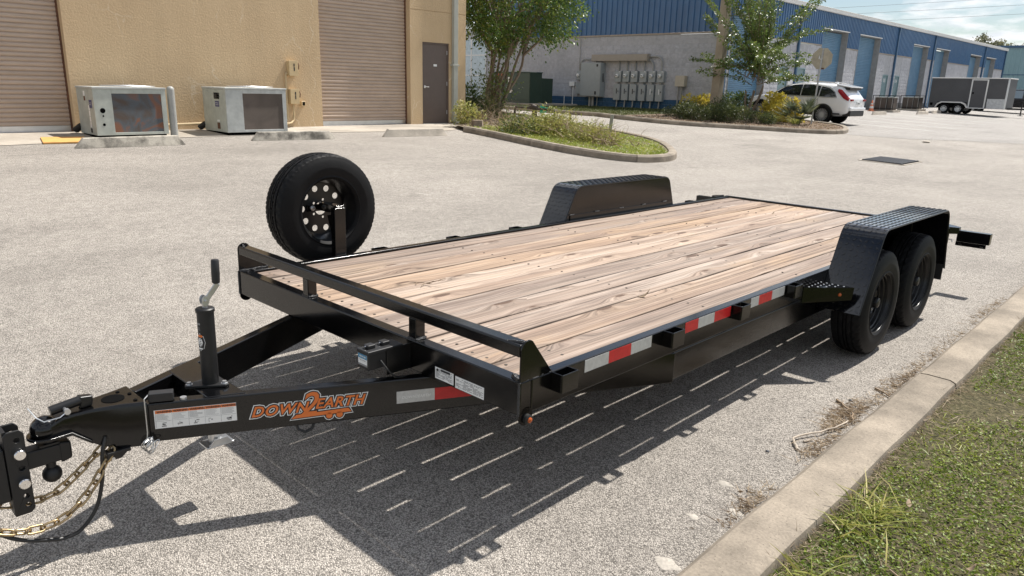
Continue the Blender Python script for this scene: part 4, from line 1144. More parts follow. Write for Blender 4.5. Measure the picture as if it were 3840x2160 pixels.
def loft(stations, nseg):
    """body of a car pointing to -x: stations (x, zbot, wbot, zmid, wmid, zbelt, wbelt, zroof, wroof, crown)"""
    def sect(s):
        x, zb_, wb, zm, wm, zl, wl, zr, wr, cr_ = s
        return [(x, wb * .0, zb_), (x, wb * .6, zb_), (x, wb, zb_ + .05), (x, wm, zm), (x, wl, zl), (x, wl * .5 + wr * .5 + .035, (zl + zr) / 2), (x, wr + .02, zr - .05), (x, wr - .06, zr), (x, wr * .5, zr + cr_), (x, 0, zr + cr_ * 1.3)]
    P = [sect(s) for s in stations]; k = len(P[0]); m = MB(); vs = []; fs = []
    full = []
    for p in P:
        half = p; other = [(x, -y, z) for x, y, z in reversed(p[1:-1])]
        full.append(half + other)
    k = len(full[0])
    for p in full: vs += p
    for i in range(len(full) - 1):
        for j in range(k): fs.append((i * k + j, (i + 1) * k + j, (i + 1) * k + (j + 1) % k, i * k + (j + 1) % k))
    fs += [tuple(range(k)), tuple((len(full) - 1) * k + j for j in reversed(range(k)))]
    return m.add(vs, fs)

def suv():
    global WORLD
    WORLD = False
    x0, y0 = -9.74, 29.62; z0 = gzf(-10.5, 28.9)
    t = thing('parked_car', 'white crossover car parked nose-in behind the palmetto and stop sign', 'car', (x0, y0, z0 - .0), 0)
    t.rotation_euler = (0, math.atan2(gzf(-13.2, 29.6) - gzf(-10.5, 29.6), 2.7) * 1.0, 0)
    t.scale = (.97, .97, .97)
    W = .94
    # x measured backwards from the tail (0) to the nose (-4.6)
    S = [(-.02, .50, .70, .72, .84, .98, .82, 1.02, .72, .02), (-.06, .42, .80, .66, .90, 1.00, .88, 1.08, .74, .03), (-.22, .36, .86, .66, .925, 1.04, .905, 1.26, .72, .03), (-.42, .33, .88, .66, .935, 1.06, .91, 1.50, .68, .03),
         (-.62, .30, .89, .66, .94, 1.06, .915, 1.575, .665, .03), (-1.3, .28, .90, .64, .94, 1.05, .92, 1.60, .68, .03), (-2.1, .27, .90, .62, .94, 1.03, .92, 1.60, .69, .03), (-2.7, .27, .90, .62, .94, 1.01, .92, 1.52, .68, .03), (-3.1, .27, .90, .62, .94, 1.0, .91, 1.33, .70, .03),
         (-3.45, .27, .89, .62, .935, .985, .90, 1.08, .76, .02), (-3.65, .28, .88, .62, .93, .97, .88, 1.02, .78, .02), (-4.2, .30, .86, .62, .90, .90, .84, .94, .74, .02), (-4.5, .34, .78, .60, .80, .80, .74, .84, .66, .01), (-4.6, .40, .66, .58, .68, .72, .62, .74, .55, .01)]
    b = loft(S, 10).build('body', 'car_white', t, smooth=50)
    sm = b.modifiers.new('smooth', 'SUBSURF'); sm.levels = 1; sm.render_levels = 1
    ys = -1
    def sidept(x, z, off=.012):
        """point on the near flank, found on the same loft"""
        for a, c in zip(S, S[1:]):
            if c[0] <= x <= a[0]: k = (a[0] - x) / (a[0] - c[0]); s = [p * (1 - k) + q * k for p, q in zip(a, c)]; break
        _, zb_, wb, zm, wm, zl, wl, zr, wr, _c = s
        prof = [(zb_ + .05, wb), (zm, wm), (zl, wl), ((zl + zr) / 2, wl * .5 + wr * .5 + .035), (zr - .05, wr + .02), (zr, wr - .06)]
        for (za_, ya), (zc_, yc) in zip(prof, prof[1:]):
            if za_ <= z <= zc_: k = (z - za_) / (zc_ - za_); return (x, ya * (1 - k) + yc * k + off)
        return (x, prof[-1][1] + off)
    def patch(name, outline, mat, side, off=.012, n=10, parent=b):
        """curved pane following the flank: outline = [(x, zlow, zhigh)]"""
        m = MB(); vs = []; fs = []; rows = 5
        for x, zl, zh in outline:
            for r in range(rows): z = zl + (zh - zl) * r / (rows - 1); vs.append((x, side * sidept(x, z, off)[1], z))
        for i in range(len(outline) - 1):
            for r in range(rows - 1): fs.append((i * rows + r, (i + 1) * rows + r, (i + 1) * rows + r + 1, i * rows + r + 1))
        return m.add(vs, fs).build(name, mat, parent, smooth=60)
    for side in (-1, 1):
        patch('window', [(-.62, 1.10, 1.13), (-.72, 1.09, 1.28), (-.95, 1.085, 1.43), (-1.30, 1.08, 1.49)], 'car_glass', side)
        patch('window', [(-1.34, 1.08, 1.50), (-1.7, 1.075, 1.53), (-2.08, 1.07, 1.53)], 'car_glass', side)
        patch('window', [(-2.12, 1.07, 1.53), (-2.5, 1.055, 1.48), (-2.9, 1.045, 1.36), (-3.2, 1.035, 1.17), (-3.38, 1.03, 1.05)], 'car_glass', side)
        m = MB(); m.tube([(x, side * (sidept(x, z)[1] + .006), z) for x, z in ((-.56, 1.07), (-1.3, 1.055), (-2.1, 1.045), (-2.8, 1.025), (-3.4, 1.01))], .012, 6); m.build('belt_trim', 'chrome', b)
        m = MB(); m.tube([(x, side * (sidept(x, z)[1] + .0), z) for x, z in ((-.58, 1.09), (-.70, 1.30), (-.95, 1.465), (-1.4, 1.535), (-2.1, 1.56), (-2.6, 1.50), (-3.0, 1.35), (-3.42, 1.04))], .012, 6); m.build('window_trim', 'chrome', b)
        patch('sill', [(-.35, .36, .46), (-.9, .34, .44), (-2., .32, .42), (-3., .32, .42), (-4.2, .36, .46)], 'plastic_black', side, .014)
        for wx in (-1.05, -3.82):
            m = MB(); q = 22
            vs = []; fs = []
            for i in range(q + 1):
                a = PI * i / q
                for rr in (.445, .375):
                    xx = wx + rr * math.cos(a); zz = .36 + rr * math.sin(a)
                    vs.append((xx, side * (max(.90, sidept(max(-4.55, min(-.05, xx)), min(max(zz, .42), 1.0))[1]) + .012), zz))
            for i in range(q): fs.append((2 * i, 2 * i + 2, 2 * i + 3, 2 * i + 1))
            m.add(vs, fs).build('arch_trim', 'plastic_black', b)
            MB().cyl((wx, side * .70, .36), (wx, side * .948, .36), .385, 32).build('wheel_arch', 'dark', b)  # near-black disc on the uncut flank, painted as the arch's inner shade
            wheel(t, (wx, side * .872, .355), .365, .235, .278, ('dark', 'spoke_silver'), side, 20)
        MB().bar((-3.12, side * .93, 1.09), (-3.2, side * 1.06, 1.12), .12, .09).build('mirror', 'car_white', t, bevel=.03)
        MB().tube([(-.75, side * .63, 1.615), (-.9, side * .64, 1.66), (-2.0, side * .655, 1.675), (-2.45, side * .65, 1.655), (-2.55, side * .65, 1.60)], .018, 8).build('roof_rail', 'chrome', t)
        for hx in (-1.55, -2.45): MB().bar((hx, side * .955, .93), (hx + .2, side * .958, .935), .02, .03).build('door_handle', 'chrome', b, bevel=.006)
        for dx in (-1.33, -2.22, -3.28):
            MB().tube([(dx, side * (sidept(dx, z)[1] - .009), z) for z in (.45, .6, .8, 1.0)], .007, 5).build('door_seam', 'plastic_black', b)
        patch('tail_light', [(-.60, 1.33, 1.42), (-.46, 1.20, 1.40), (-.32, 1.08, 1.29), (-.18, 1.0, 1.16), (-.07, .97, 1.06)], 'tail_red', side, .020, parent=t)
        MB().box((.018, side * .56, .97), (-.06, side * .80, 1.045)).build('tail_light', 'tail_red', t, bevel=.01)
        MB().hexa([(.02, side * .50, .42), (.02, side * .74, .42), (-.06, side * .74, .42), (-.06, side * .50, .42)], [(.02, side * .52, .50), (.02, side * .72, .50), (-.06, side * .72, .50), (-.06, side * .52, .50)]).build('exhaust_tip', 'chrome', t, bevel=.012)
    MB().hexa([(-.10, -.70, 1.06), (-.10, .70, 1.06), (-.16, .70, 1.06), (-.16, -.70, 1.06)], [(-.42, -.60, 1.50), (-.42, .60, 1.50), (-.48, .60, 1.48), (-.48, -.60, 1.48)]).build('rear_window', 'car_glass_pale', t, bevel=.01)
    MB().hexa([(-.16, -.66, 1.49), (-.16, .66, 1.49), (-.75, .68, 1.56), (-.75, -.68, 1.56)], [(-.14, -.64, 1.53), (-.14, .64, 1.53), (-.75, .66, 1.62), (-.75, -.66, 1.62)]).build('spoiler', 'car_white', t, bevel=.02)
    MB().box((-.2, -.62, 1.40), (-.40, .62, 1.487)).build('spoiler_underside', 'plastic_black', t, bevel=.02)
    MB().box((.03, -.76, .36), (-.3, .76, .58)).build('rear_bumper', 'plastic_black', t, bevel=.04)
    MB().box((.055, -.82, .58), (-.25, .82, .72)).build('bumper_panel', 'car_white', t, bevel=.04)
    pl = MB().box((.015, -.17, .80), (-.03, .17, .95)).build('licence_plate', 'white', t)
    MB().box((.017, -.13, .85), (.0155, .13, .90)).build('plate_characters', 'ink_grey', pl)
    MB().hexa([(-.95, -.06, 1.62), (-.95, .06, 1.62), (-1.25, .05, 1.63), (-1.25, -.05, 1.63)], [(-.98, -.02, 1.70), (-.98, .02, 1.70), (-1.2, .01, 1.65), (-1.2, -.01, 1.65)]).build('antenna_fin', 'car_white', t)
    WORLD = True
suv()

def cargo():
    x0, x1, ya, yb = -12.95, -8.80, 50.3, 52.3; zg_ = gzf(-11.6, 50.3)
    t = thing('cargo_trailer', 'charcoal enclosed cargo trailer with white trim and a side door', 'cargo trailer', (-11, 51.3, zg_))
    z0, z1 = zg_ + .36, zg_ + 2.10
    MB().box((x0, ya, z0), (x1, yb, z1)).build('box', 'cargo_grey', t, bevel=.03)
    MB().box((x0 - .02, ya - .02, z1 - .005), (x1 + .03, yb + .02, z1 + .05)).build('roof_trim', 'gutter_white', t, bevel=.012)
    MB().box((x1 - .08, ya - .012, z0 + .0), (x1 + .012, ya + .06, z1 - .005)).build('corner_post', 'alum', t, bevel=.01)
    MB().box((-9.78, ya - .010, z0 + .0), (x1 - .081, ya - .002, z0 + .58)).build('stone_guard', 'galv', t)
    for xx in (-11.75, -10.95, -9.76): MB().box((xx - .012, ya - .006, z0 + .3), (xx + .012, ya - .001, z1 - .02)).build('seam', 'cargo_grey', t)
    dz0, dz1 = z0 + .0, z1 - .10
    d = MB().box((-10.68, ya - .022, dz0 + .05), (-9.93, ya - .003, dz1)).build('side_door', 'cargo_grey', t, bevel=.004)
    f = MB().box((-10.75, ya - .03, dz0), (-10.68, ya - .002, dz1 + .06)).box((-9.93, ya - .03, dz0), (-9.86, ya - .002, dz1 + .06)).box((-10.68, ya - .03, dz1), (-9.93, ya - .002, dz1 + .06)).box((-10.68, ya - .03, dz0), (-9.93, ya - .002, dz0 + .05))
    f.build('frame', 'gutter_white', d); MB().box((-10.62, ya - .05, z0 + .85), (-10.54, ya - .023, z0 + .95)).build('handle', 'dark', d)
    for cx_ in (-12.03, -11.25):
        for yy, sd in ((ya + .10, -1), (yb - .1, 1)): wheel(t, (cx_, yy - .06 if sd < 0 else yy, zg_ + .315), .315, .2, .19, ('zinc', 'white'), sd, 8)
    fd = MB(); out = [(-12.55, .38), (-12.42, .62), (-12.2, .73), (-11.1, .73), (-10.85, .62), (-10.72, .38)]; inn = [(-10.80, .38), (-10.92, .56), (-11.14, .66), (-12.16, .66), (-12.36, .56), (-12.47, .38)]
    fd.prism([(p[0], zg_ + p[1]) for p in out + inn], (0, ya - .12, 0), (1, 0, 0), (0, 0, 1), (0, .12, 0)); fd.build('fender', 'alum', t)
    MB().box((-12.45, ya - .004, z0 - .0), (-10.82, ya + .06, zg_ + .70)).build('wheel_well', 'dark', t)
    MB().bar((x1, 50.8, z0 + .03), (-7.75, 51.3, z0 + .03), .08, .10).bar((x1, 51.8, z0 + .03), (-7.75, 51.3, z0 + .03), .08, .10).build('tongue', 'black_satin', t)
    j = MB().cyl((-8.15, 51.3, zg_ + .02), (-8.15, 51.3, zg_ + .85), .035, 10).box((-8.27, 51.18, zg_), (-8.03, 51.42, zg_ + .03)); j.build('jack', 'black_satin', t)
    MB().box((-7.85, 51.22, z0 + .06), (-7.55, 51.38, z0 + .16)).build('coupler', 'black_satin', t, bevel=.02)
    MB().box((-12.85, ya - .02, z0 + .12), (-12.70, ya - .002, z0 + .28)).build('fuel_hatch', 'dark', t)
cargo()

def truck():
    y0 = 59.0; zg_ = gzf(-8, 60)
    t = thing('pickup_truck', 'black pickup truck standing behind the charcoal cargo trailer', 'truck', (-8, 60, zg_))
    xo = -13.6
    out = [(0, .55), (-.05, .85), (.25, 1.10), (1.35, 1.22), (2.05, 1.80), (2.5, 1.90), (4.0, 1.90), (4.35, 1.32), (6.0, 1.30), (6.05, .55)]
    m = MB().prism([(xo + u, zg_ + v) for u, v in out[:4] + [(4.36, 1.22)] + out[8:]], (0, y0, 0), (1, 0, 0), (0, 0, 1), (0, 2.0, 0)); m.build('body', 'car_black', t, bevel=.06)
    m = MB(); lo = [(xo + 1.30, y0 + .03, zg_ + 1.20), (xo + 4.36, y0 + .03, zg_ + 1.20), (xo + 4.36, y0 + 1.97, zg_ + 1.20), (xo + 1.30, y0 + 1.97, zg_ + 1.20)]
    hi = [(xo + 2.15, y0 + .18, zg_ + 1.93), (xo + 4.1, y0 + .18, zg_ + 1.93), (xo + 4.1, y0 + 1.82, zg_ + 1.93), (xo + 2.15, y0 + 1.82, zg_ + 1.93)]
    cab = m.hexa(lo, hi).build('cab', 'car_black', t, bevel=.05)
    def win(a, b_, c, d):
        f = lambda u, z: (xo + u, y0 + .024 + (z - 1.2) / .73 * .15 - .012, zg_ + z)
        MB().hexa([f(*a), f(*b_), Vector(f(*b_)) + V(0, .02, 0), Vector(f(*a)) + V(0, .02, 0)], [f(*d), f(*c), Vector(f(*c)) + V(0, .02, 0), Vector(f(*d)) + V(0, .02, 0)]).build('window', 'car_glass_pale', cab)
    win((1.75, 1.26), (2.85, 1.26), (2.85, 1.84), (2.28, 1.84)); win((2.95, 1.26), (3.95, 1.26), (3.95, 1.84), (2.95, 1.84))
    MB().box((xo + 1.75, y0 - .20, zg_ + 1.25), (xo + 1.95, y0 + .04, zg_ + 1.48)).build('mirror', 'car_black', t, bevel=.04)
    for xx in (2.75,): MB().box((xo + xx, y0 - .02, zg_ + 1.06), (xo + xx + .22, y0 - .001, zg_ + 1.10)).build('door_handle', 'chrome', t)
    for wx in (1.0, 4.9): wheel(t, (xo + wx, y0 + .12, zg_ + .40), .40, .27, .24, ('zinc', 'chrome'), -1, 6)
    for wx in (1.0, 4.9): wheel(t, (xo + wx, y0 + 1.88, zg_ + .40), .40, .27, .24, ('zinc', 'chrome'), 1, 6)
    MB().box((xo + 1.45, y0 + .0, zg_ + .42), (xo + 4.4, y0 + .18, zg_ + .5)).build('running_board', 'plastic_black', t)
    t.scale = (1, 1, .87)
truck()
# ------------------------------------------------------------------ plants
def curve_pts(a, b, sag, n=7, wob=.04, r=random):
    a, b = Vector(a), Vector(b); out = []; L = (b - a).length
    w1 = Vector((r.uniform(-1, 1), r.uniform(-1, 1), r.uniform(-.4, .4))) * L * wob; w2 = Vector((r.uniform(-1, 1), r.uniform(-1, 1), 0)) * L * wob
    for i in range(n):
        t = i / (n - 1); out.append(a.lerp(b, t) + Vector((0, 0, sag)) * 4 * t * (1 - t) + w1 * math.sin(PI * t) + w2 * math.sin(2 * PI * t))
    return out
def along(pts, t):
    k = t * (len(pts) - 1); i = min(int(k), len(pts) - 2); return pts[i].lerp(pts[i + 1], k - i), (pts[i + 1] - pts[i]).normalized()

def tree_multi():
    r = random.Random(4); bx, by = -17.1, 16.3; bz = gzf(bx, by) + .1
    t = thing('crape_myrtle', 'multi-stemmed tree with a dense dark green crown behind the corner of the tan building', 'tree', (bx, by, bz))
    wood_ = MB(); tips = []; c0 = Vector((bx + .30, by + .30, bz + 4.0)); rad = Vector((2.45, 2.45, 2.35))
    for k in range(9):
        a = 2 * PI * k / 9 + r.uniform(-.3, .3); sp = r.uniform(.5, 1.35)
        b0 = Vector((bx + .16 * math.cos(a), by + .16 * math.sin(a), bz - .1)); f = Vector((bx + .3 + sp * .55 * math.cos(a), by + .3 + sp * .55 * math.sin(a), bz + r.uniform(1.7, 2.4)))
        p = curve_pts(b0, f, 0, 7, .05, r); wood_.tube(p, [.062 - .004 * i for i in range(7)], 7)
        for q in range(4):
            a2 = a + r.uniform(-.9, .9); e = Vector((bx + .35 + (sp + r.uniform(.2, 1.)) * math.cos(a2), by + .35 + (sp + r.uniform(.2, 1.)) * math.sin(a2), bz + r.uniform(3.2, 5.4)))
            p2 = curve_pts(f, e, .1, 6, .07, r); wood_.tube(p2, [.05, .042, .035, .028, .02, .012], 6)
            for _ in range(3):
                s, d = along(p2, r.uniform(.25, .9)); e2 = s + Vector((r.uniform(-1, 1), r.uniform(-1, 1), r.uniform(-.1, .9))) * .8; wood_.tube(curve_pts(s, e2, 0, 4, .08, r), [.018, .014, .01, .006], 5)
    wood_.build('trunk', 'bark', t, smooth=60)
    n = 1500; cl = unit(rng.normal(size=(n, 3))) * (rng.uniform(.25, 1., n) ** .42)[:, None]
    cl[:, 2] = np.where(cl[:, 2] < -.62, cl[:, 2] * .75, cl[:, 2])
    cl = cl * np.array(rad) + np.array(c0)
    lump = np.sin(cl[:, 0] * 2.3 + 1) * np.sin(cl[:, 1] * 2.1) + np.sin(cl[:, 2] * 2.7 + 2) * .6
    cl = cl[lump > -.55]; P = []; D = []
    for c in cl:
        k = rng.integers(24, 48); out = unit((c - np.array(c0))[None, :] + [[0, 0, .3]])[0]
        tt = rng.uniform(0, 1, k)[:, None]; sd = unit(rng.normal(size=(1, 3)) * .7 + out)[0]
        P.append(c + sd * tt * .55 + rng.normal(size=(k, 3)) * .13); D.append(sd * .6 + rng.normal(size=(k, 3)) * .6 - [0, 0, .15])
    P, D = np.concatenate(P), np.concatenate(D)
    link('crown', leaves_mesh('crown', P, D, .100, .55, 'leaf_tree'), t)
    P = np.array([bx, by, bz]) + rng.normal(size=(700, 3)) * [.42, .42, .4] + [.1, -.1, .9]; P = P[P[:, 2] > bz + .1]
    link('foliage', leaves_mesh('sucker_leaves', P, rng.normal(size=P.shape) + [0, 0, .4], .10, .55, 'leaf_young'), t)
tree_multi()

def tree_plumes():
    r = random.Random(12); bx, by = -12.75, 26.5; bz = gzf(bx, by) + .1
    t = thing('young_tree', 'young tree with long upswept leafy plumes between the timber pole and the white car', 'tree', (bx, by, bz))
    wood_ = MB(); P = []; D = []
    for k in range(6):
        a = 2 * PI * k / 6; f = Vector((bx + .35 * math.cos(a) + .1, by + .35 * math.sin(a), bz + r.uniform(1.0, 1.6)))
        wood_.tube(curve_pts((bx + .10 * math.cos(a) - .12, by + .1 * math.sin(a), bz - .1), f, 0, 6, .03, r), [.05, .045, .042, .038, .034, .03], 7)
    ends = []
    for k in range(66):
        a = r.uniform(0, 2 * PI); el = r.choice((r.uniform(-.15, .40), r.uniform(.2, .85), r.uniform(.7, 1.35)))
        if k < 12: el = r.uniform(1.0, 1.45)
        L = r.uniform(1.5, 2.7) if el < .6 else r.uniform(2.1, 4.2)
        s = Vector((bx + r.uniform(-.25, .35), by + r.uniform(-.25, .25), bz + r.uniform(1.25, 2.6)))
        e = s + Vector((math.cos(a) * math.cos(el), math.sin(a) * math.cos(el), math.sin(el))) * L
        p = curve_pts(s, e, .16 if el < .8 else .03, 8, .05, r); wood_.tube(p, [.016 - .0016 * i for i in range(8)], 5)
        n = int(L * 105)
        for i in range(n):
            q, d = along(p, r.uniform(.12, 1.0)); dv = Vector((r.gauss(0, 1), r.gauss(0, 1), r.gauss(0, .8)))
            P.append(q + dv * .040); D.append(d * .55 + dv * .55 + Vector((0, 0, -.1)))
    wood_.build('trunk', 'bark', t, smooth=60)
    link('crown', leaves_mesh('crown', np.array([tuple(p) for p in P]), np.array([tuple(p) for p in D]), .092, .60, 'leaf_young'), t)
tree_plumes()

def shrub(name, label, cat, c, rad, n, size, mat, group=None, seed=0, stems=10, lumps=7, width=.55, flat=0.):
    g = np.random.default_rng(seed + 50); x, y = c; z = gzf(x, y) + .09
    t = thing(name, label, cat, (x, y, z), 0, group)
    cs = g.uniform(-1, 1, (lumps, 3)) * [.62, .62, .30] + [0, 0, .45]; rs = g.uniform(.36, .6, lumps)
    k = g.integers(0, lumps, n); u = unit(g.normal(size=(n, 3))); rr = g.uniform(.45, 1.05, n)[:, None] ** .5
    P = cs[k] + u * rr * rs[k][:, None]; P = P[P[:, 2] > .0]; u = u[:len(P)]
    Q = P * np.array([rad[0], rad[1], rad[2]]) + [x, y, z]
    D = unit((P - [0, 0, .2])) * .8 + g.normal(size=P.shape) * .6 + [0, 0, .25]
    link('foliage', leaves_mesh(name, Q, D, size, width, mat), t)
    m = MB(); r = random.Random(seed)
    for i in range(stems):
        q = Q[r.randrange(len(Q))]; m.tube(curve_pts((x + r.uniform(-.1, .1), y + r.uniform(-.1, .1), z - .1), tuple(q), 0, 4, .08, r), [.012, .01, .007, .004], 5)
    m.build('stem', 'bark', t)
    return t
dk = 'dark clipped shrubs along the far kerb'
shrub('dwarf_shrub', 'small-leaved low shrub at the end of the bed nearest the beige cabinet', 'shrub', (-14.0, 23.1), (.85, .75, .52), 4200, .05, 'leaf_dark', dk, 1)
shrub('dwarf_shrub', 'dark low shrub in front of the timber pole, nearest the kerb', 'shrub', (-12.75, 22.75), (.85, .65, .58), 4800, .05, 'leaf_dark', dk, 2)
shrub('dwarf_shrub', 'dark low shrub right at the foot of the timber pole', 'shrub', (-13.3, 24.2), (.95, .8, .66), 4800, .05, 'leaf_dark', dk, 3)
shrub('dwarf_shrub', 'dark low shrub in front of the young tree', 'shrub', (-11.85, 23.3), (.85, .75, .60), 5000, .05, 'leaf_dark', dk, 4)
shrub('dwarf_shrub', 'dark low shrub beside the strappy grass clump', 'shrub', (-11.2, 24.1), (.65, .6, .48), 3200, .048, 'leaf_dark', dk, 5)
yl = 'yellow-leaved shrubs around the young tree'
shrub('croton_shrub', 'yellow-leaved shrub left of the timber pole', 'shrub', (-15.1, 26.9), (.8, .6, .62), 1300, .13, 'leaf_yellow', yl, 11, width=.5)
shrub('croton_shrub', 'tall yellow-leaved shrub in front of the white car bonnet', 'shrub', (-11.95, 26.9), (.62, .5, .92), 1600, .13, 'leaf_yellow', yl, 12, width=.5)
shrub('croton_shrub', 'yellow-leaved shrub under the middle of the white car', 'shrub', (-11.35, 26.2), (.45, .45, .85), 1000, .12, 'leaf_yellow', yl, 13, width=.5)
shrub('croton_shrub', 'small yellow-leaved shrub beside the palmetto', 'shrub', (-10.95, 26.6), (.32, .32, .80), 600, .12, 'leaf_yellow', yl, 14, width=.5)
shrub('green_shrub', 'bright green shrub between the timber pole and the young tree', 'shrub', (-13.9, 27.1), (.85, .7, 1.05), 2600, .10, 'leaf_mid', None, 15)
shrub('hedge_shrub', 'dark shrub below the storefront windows', 'shrub', (-30.6, 30.5), (2.2, 1., 1.1), 3500, .10, 'leaf_mid', None, 16)

def grass_clump(name, label, c, n, length, spread, mat, width=.006, up=.9, z=None, bend=.9):
    x, y = c; z = gzf(x, y) + .09 if z is None else z
    D = rng.normal(size=(n, 3)) * [spread, spread, .12] + [0, 0, up]; P = np.array([x, y, z]) + rng.normal(size=(n, 3)) * [.05, .05, 0.0]
    o = link(name, blades_mesh(name, P, D, rng.uniform(.5, 1.1, n) * length, np.full(n, width), mat, bend)); return tag(o, label, 'grass clump')
grass_clump('strappy_grass', 'strappy yellow-green grass clump between the dark shrub and the palmetto', (-11.1, 24.9), 240, .62, .7, 'leaf_weed', .012)
grass_clump('strappy_grass', 'thin grass tuft at the foot of the stop sign post', (-10.45, 25.6), 120, .5, .6, 'leaf_weed', .009)

def palmetto():
    x, y = -10.35, 25.75; z = gzf(x, y) + .1; r = random.Random(3)
    t = thing('palmetto', 'young palmetto with stiff fan leaves in front of the stop sign post', 'palm', (x, y, z))
    st = MB(); P = []; D = []; Ln = []; Wd = []
    for k in range(13):
        a = 2 * PI * k / 13 + r.uniform(-.2, .2); el = r.uniform(.35, 1.25); L = r.uniform(.40, .72)
        e = Vector((x, y, z)) + Vector((math.cos(a) * math.cos(el), math.sin(a) * math.cos(el), math.sin(el))) * L
        st.tube(curve_pts((x, y, z - .05), e, .04, 5, .02, r), .009, 5)
        d0 = (e - Vector((x, y, z))).normalized(); d, s, u = frame(d0, (r.uniform(-.4, .4), r.uniform(-.4, .4), 1))
        for j in range(24):
            b_ = -1.25 + 2.5 * j / 23; v = d * math.cos(b_) + s * math.sin(b_) + u * .12 * abs(b_)
            P.append(e); D.append(v); Ln.append(r.uniform(.42, .60) * (1 - .12 * abs(b_))); Wd.append(.015)
    st.build('stalk', 'leaf_palm', t)
    link('frond', blades_mesh('frond', np.array([tuple(p) for p in P]), np.array([tuple(p) for p in D]), np.array(Ln), np.array(Wd), 'leaf_palm', .25), t)
palmetto()

# verge grass in front of the grey wall, and the lawn at the near kerb
def scatter_poly(poly, n, g=rng):
    xs = np.array([p[0] for p in poly]); ys = np.array([p[1] for p in poly]); out = []
    while len(out) < n:
        q = np.stack([g.uniform(xs.min(), xs.max(), n), g.uniform(ys.min(), ys.max(), n)], 1); c = np.zeros(n, bool)
        for (x1, y1), (x2, y2) in zip(poly, list(poly[1:]) + [poly[0]]):
            hit = ((y1 > q[:, 1]) != (y2 > q[:, 1])) & (q[:, 0] < (x2 - x1) * (q[:, 1] - y1) / (y2 - y1 + 1e-12) + x1); c ^= hit
        out += list(q[c])
    return np.array(out[:n])
def lawn(name, xy, z, length, width, mat, lean=.7, bend=.8):
    n = len(xy); P = np.column_stack([xy, z]); D = rng.normal(size=(n, 3)) * [lean, lean, .15] + [0, 0, .75]
    return stuff(link(name, blades_mesh(name, P, D, length, np.broadcast_to(width, (n,)).copy(), mat, bend)))
vp = [(-29, 23.9), (-22.9, 22.8), (-18.1, 21.3), (-15.3, 21.0), (-15.3, 27.9), (-29, 27.9)]
xy = scatter_poly(vp, 16000); lawn('verge_grass', xy, gz(xy[:, 0], xy[:, 1]) + .09, rng.uniform(.05, .12, len(xy)), .009, 'grass_far')
def fbm(x, y, s=0):
    v = 0
    for k, (f, a) in enumerate(((1.1, .5), (2.3, .3), (4.9, .2), (9.7, .12))): v = v + a * np.sin(x * f * 1.3 + 2.1 * k + s + 1.7 * np.sin(y * f * .9 + k)) * np.sin(y * f * 1.1 + 1.3 * k + s + 1.3 * np.sin(x * f))
    return v
def near_pts(n, pw=1.5):
    """more blades where the lawn comes close to the camera"""
    y = -1.2 + 13. * rng.uniform(0, 1, n) ** pw; x = .80 - .0095 * y + (2.9 + .42 * np.maximum(y, 0)) * rng.uniform(0, 1, n) ** 1.15; return np.stack([x, y], 1)
xy = near_pts(98000); f = fbm(xy[:, 0], xy[:, 1]); edge = xy[:, 0] - (.80 - .0095 * xy[:, 1])
keep = (f + .55 * np.minimum(1, edge / .18) + rng.uniform(-.3, .3, len(xy)) > .22)
xy = xy[keep]; edge = edge[keep]
dist = np.hypot(xy[:, 0] - CAMPOS[0], xy[:, 1] - CAMPOS[1])
lawn('lawn', xy, gz(xy[:, 0], xy[:, 1]) + .083, rng.uniform(.012, .042, len(xy)) * (1 + .05 * dist), np.clip(.0011 + .00035 * dist, .0012, .006), 'grass', 1.0, .9)
# broad-leaved ground cover and straw among the blades
xy = near_pts(170000); f = fbm(xy[:, 0] * 1.4, xy[:, 1] * 1.4, 3.); xy = xy[(f > -.30) & (xy[:, 0] > .86)]
P = np.column_stack([xy, gz(xy[:, 0], xy[:, 1]) + .088 + rng.uniform(0, .022, len(xy))]); D = rng.normal(size=P.shape) * [1, 1, .25] + [0, 0, .3]
stuff(link('ground_cover', leaves_mesh('ground_cover', P, D, .0125, .66, 'grass'), None))
xy = near_pts(5200); P = np.column_stack([xy, gz(xy[:, 0], xy[:, 1]) + .09 + rng.uniform(0, .02, len(xy))]); D = rng.normal(size=P.shape) * [1, 1, .12]
stuff(link('straw', blades_mesh('straw', P, D, rng.uniform(.03, .12, len(xy)), np.full(len(xy), .0013), 'leaf_dry', .3)))
xy = np.stack([.80 - .0095 * 0 + rng.normal(0, .035, 4200) + .02, rng.uniform(-1.2, 9, 4200)], 1); xy[:, 0] -= .0095 * xy[:, 1]
P = np.column_stack([xy, gz(xy[:, 0], xy[:, 1]) + .09 + rng.uniform(0, .02, len(xy))]); D = rng.normal(size=P.shape) * [1, 1, .2] + [.2, 0, .1]
stuff(link('straw', blades_mesh('edge_straw', P, D, rng.uniform(.02, .07, len(xy)), np.full(len(xy), .0012), 'leaf_dry', .4)))
for i, (x, y, L, lab) in enumerate(((.925, .83, .16, 'long-bladed grass tuft by the bare sand patch at the kerb'), (.95, 1.02, .17, 'long-bladed grass tuft just beyond the bare sand patch'), (.95, .40, .15, 'long-bladed grass tuft low beside the end of the kerb'))):
    grass_clump('grass_tuft', lab, (x, y), 46, L, .75, 'leaf_weed', .0032, .8, gzf(x, y) + .085, 1.1)['group'] = 'long-bladed tufts in the near lawn'
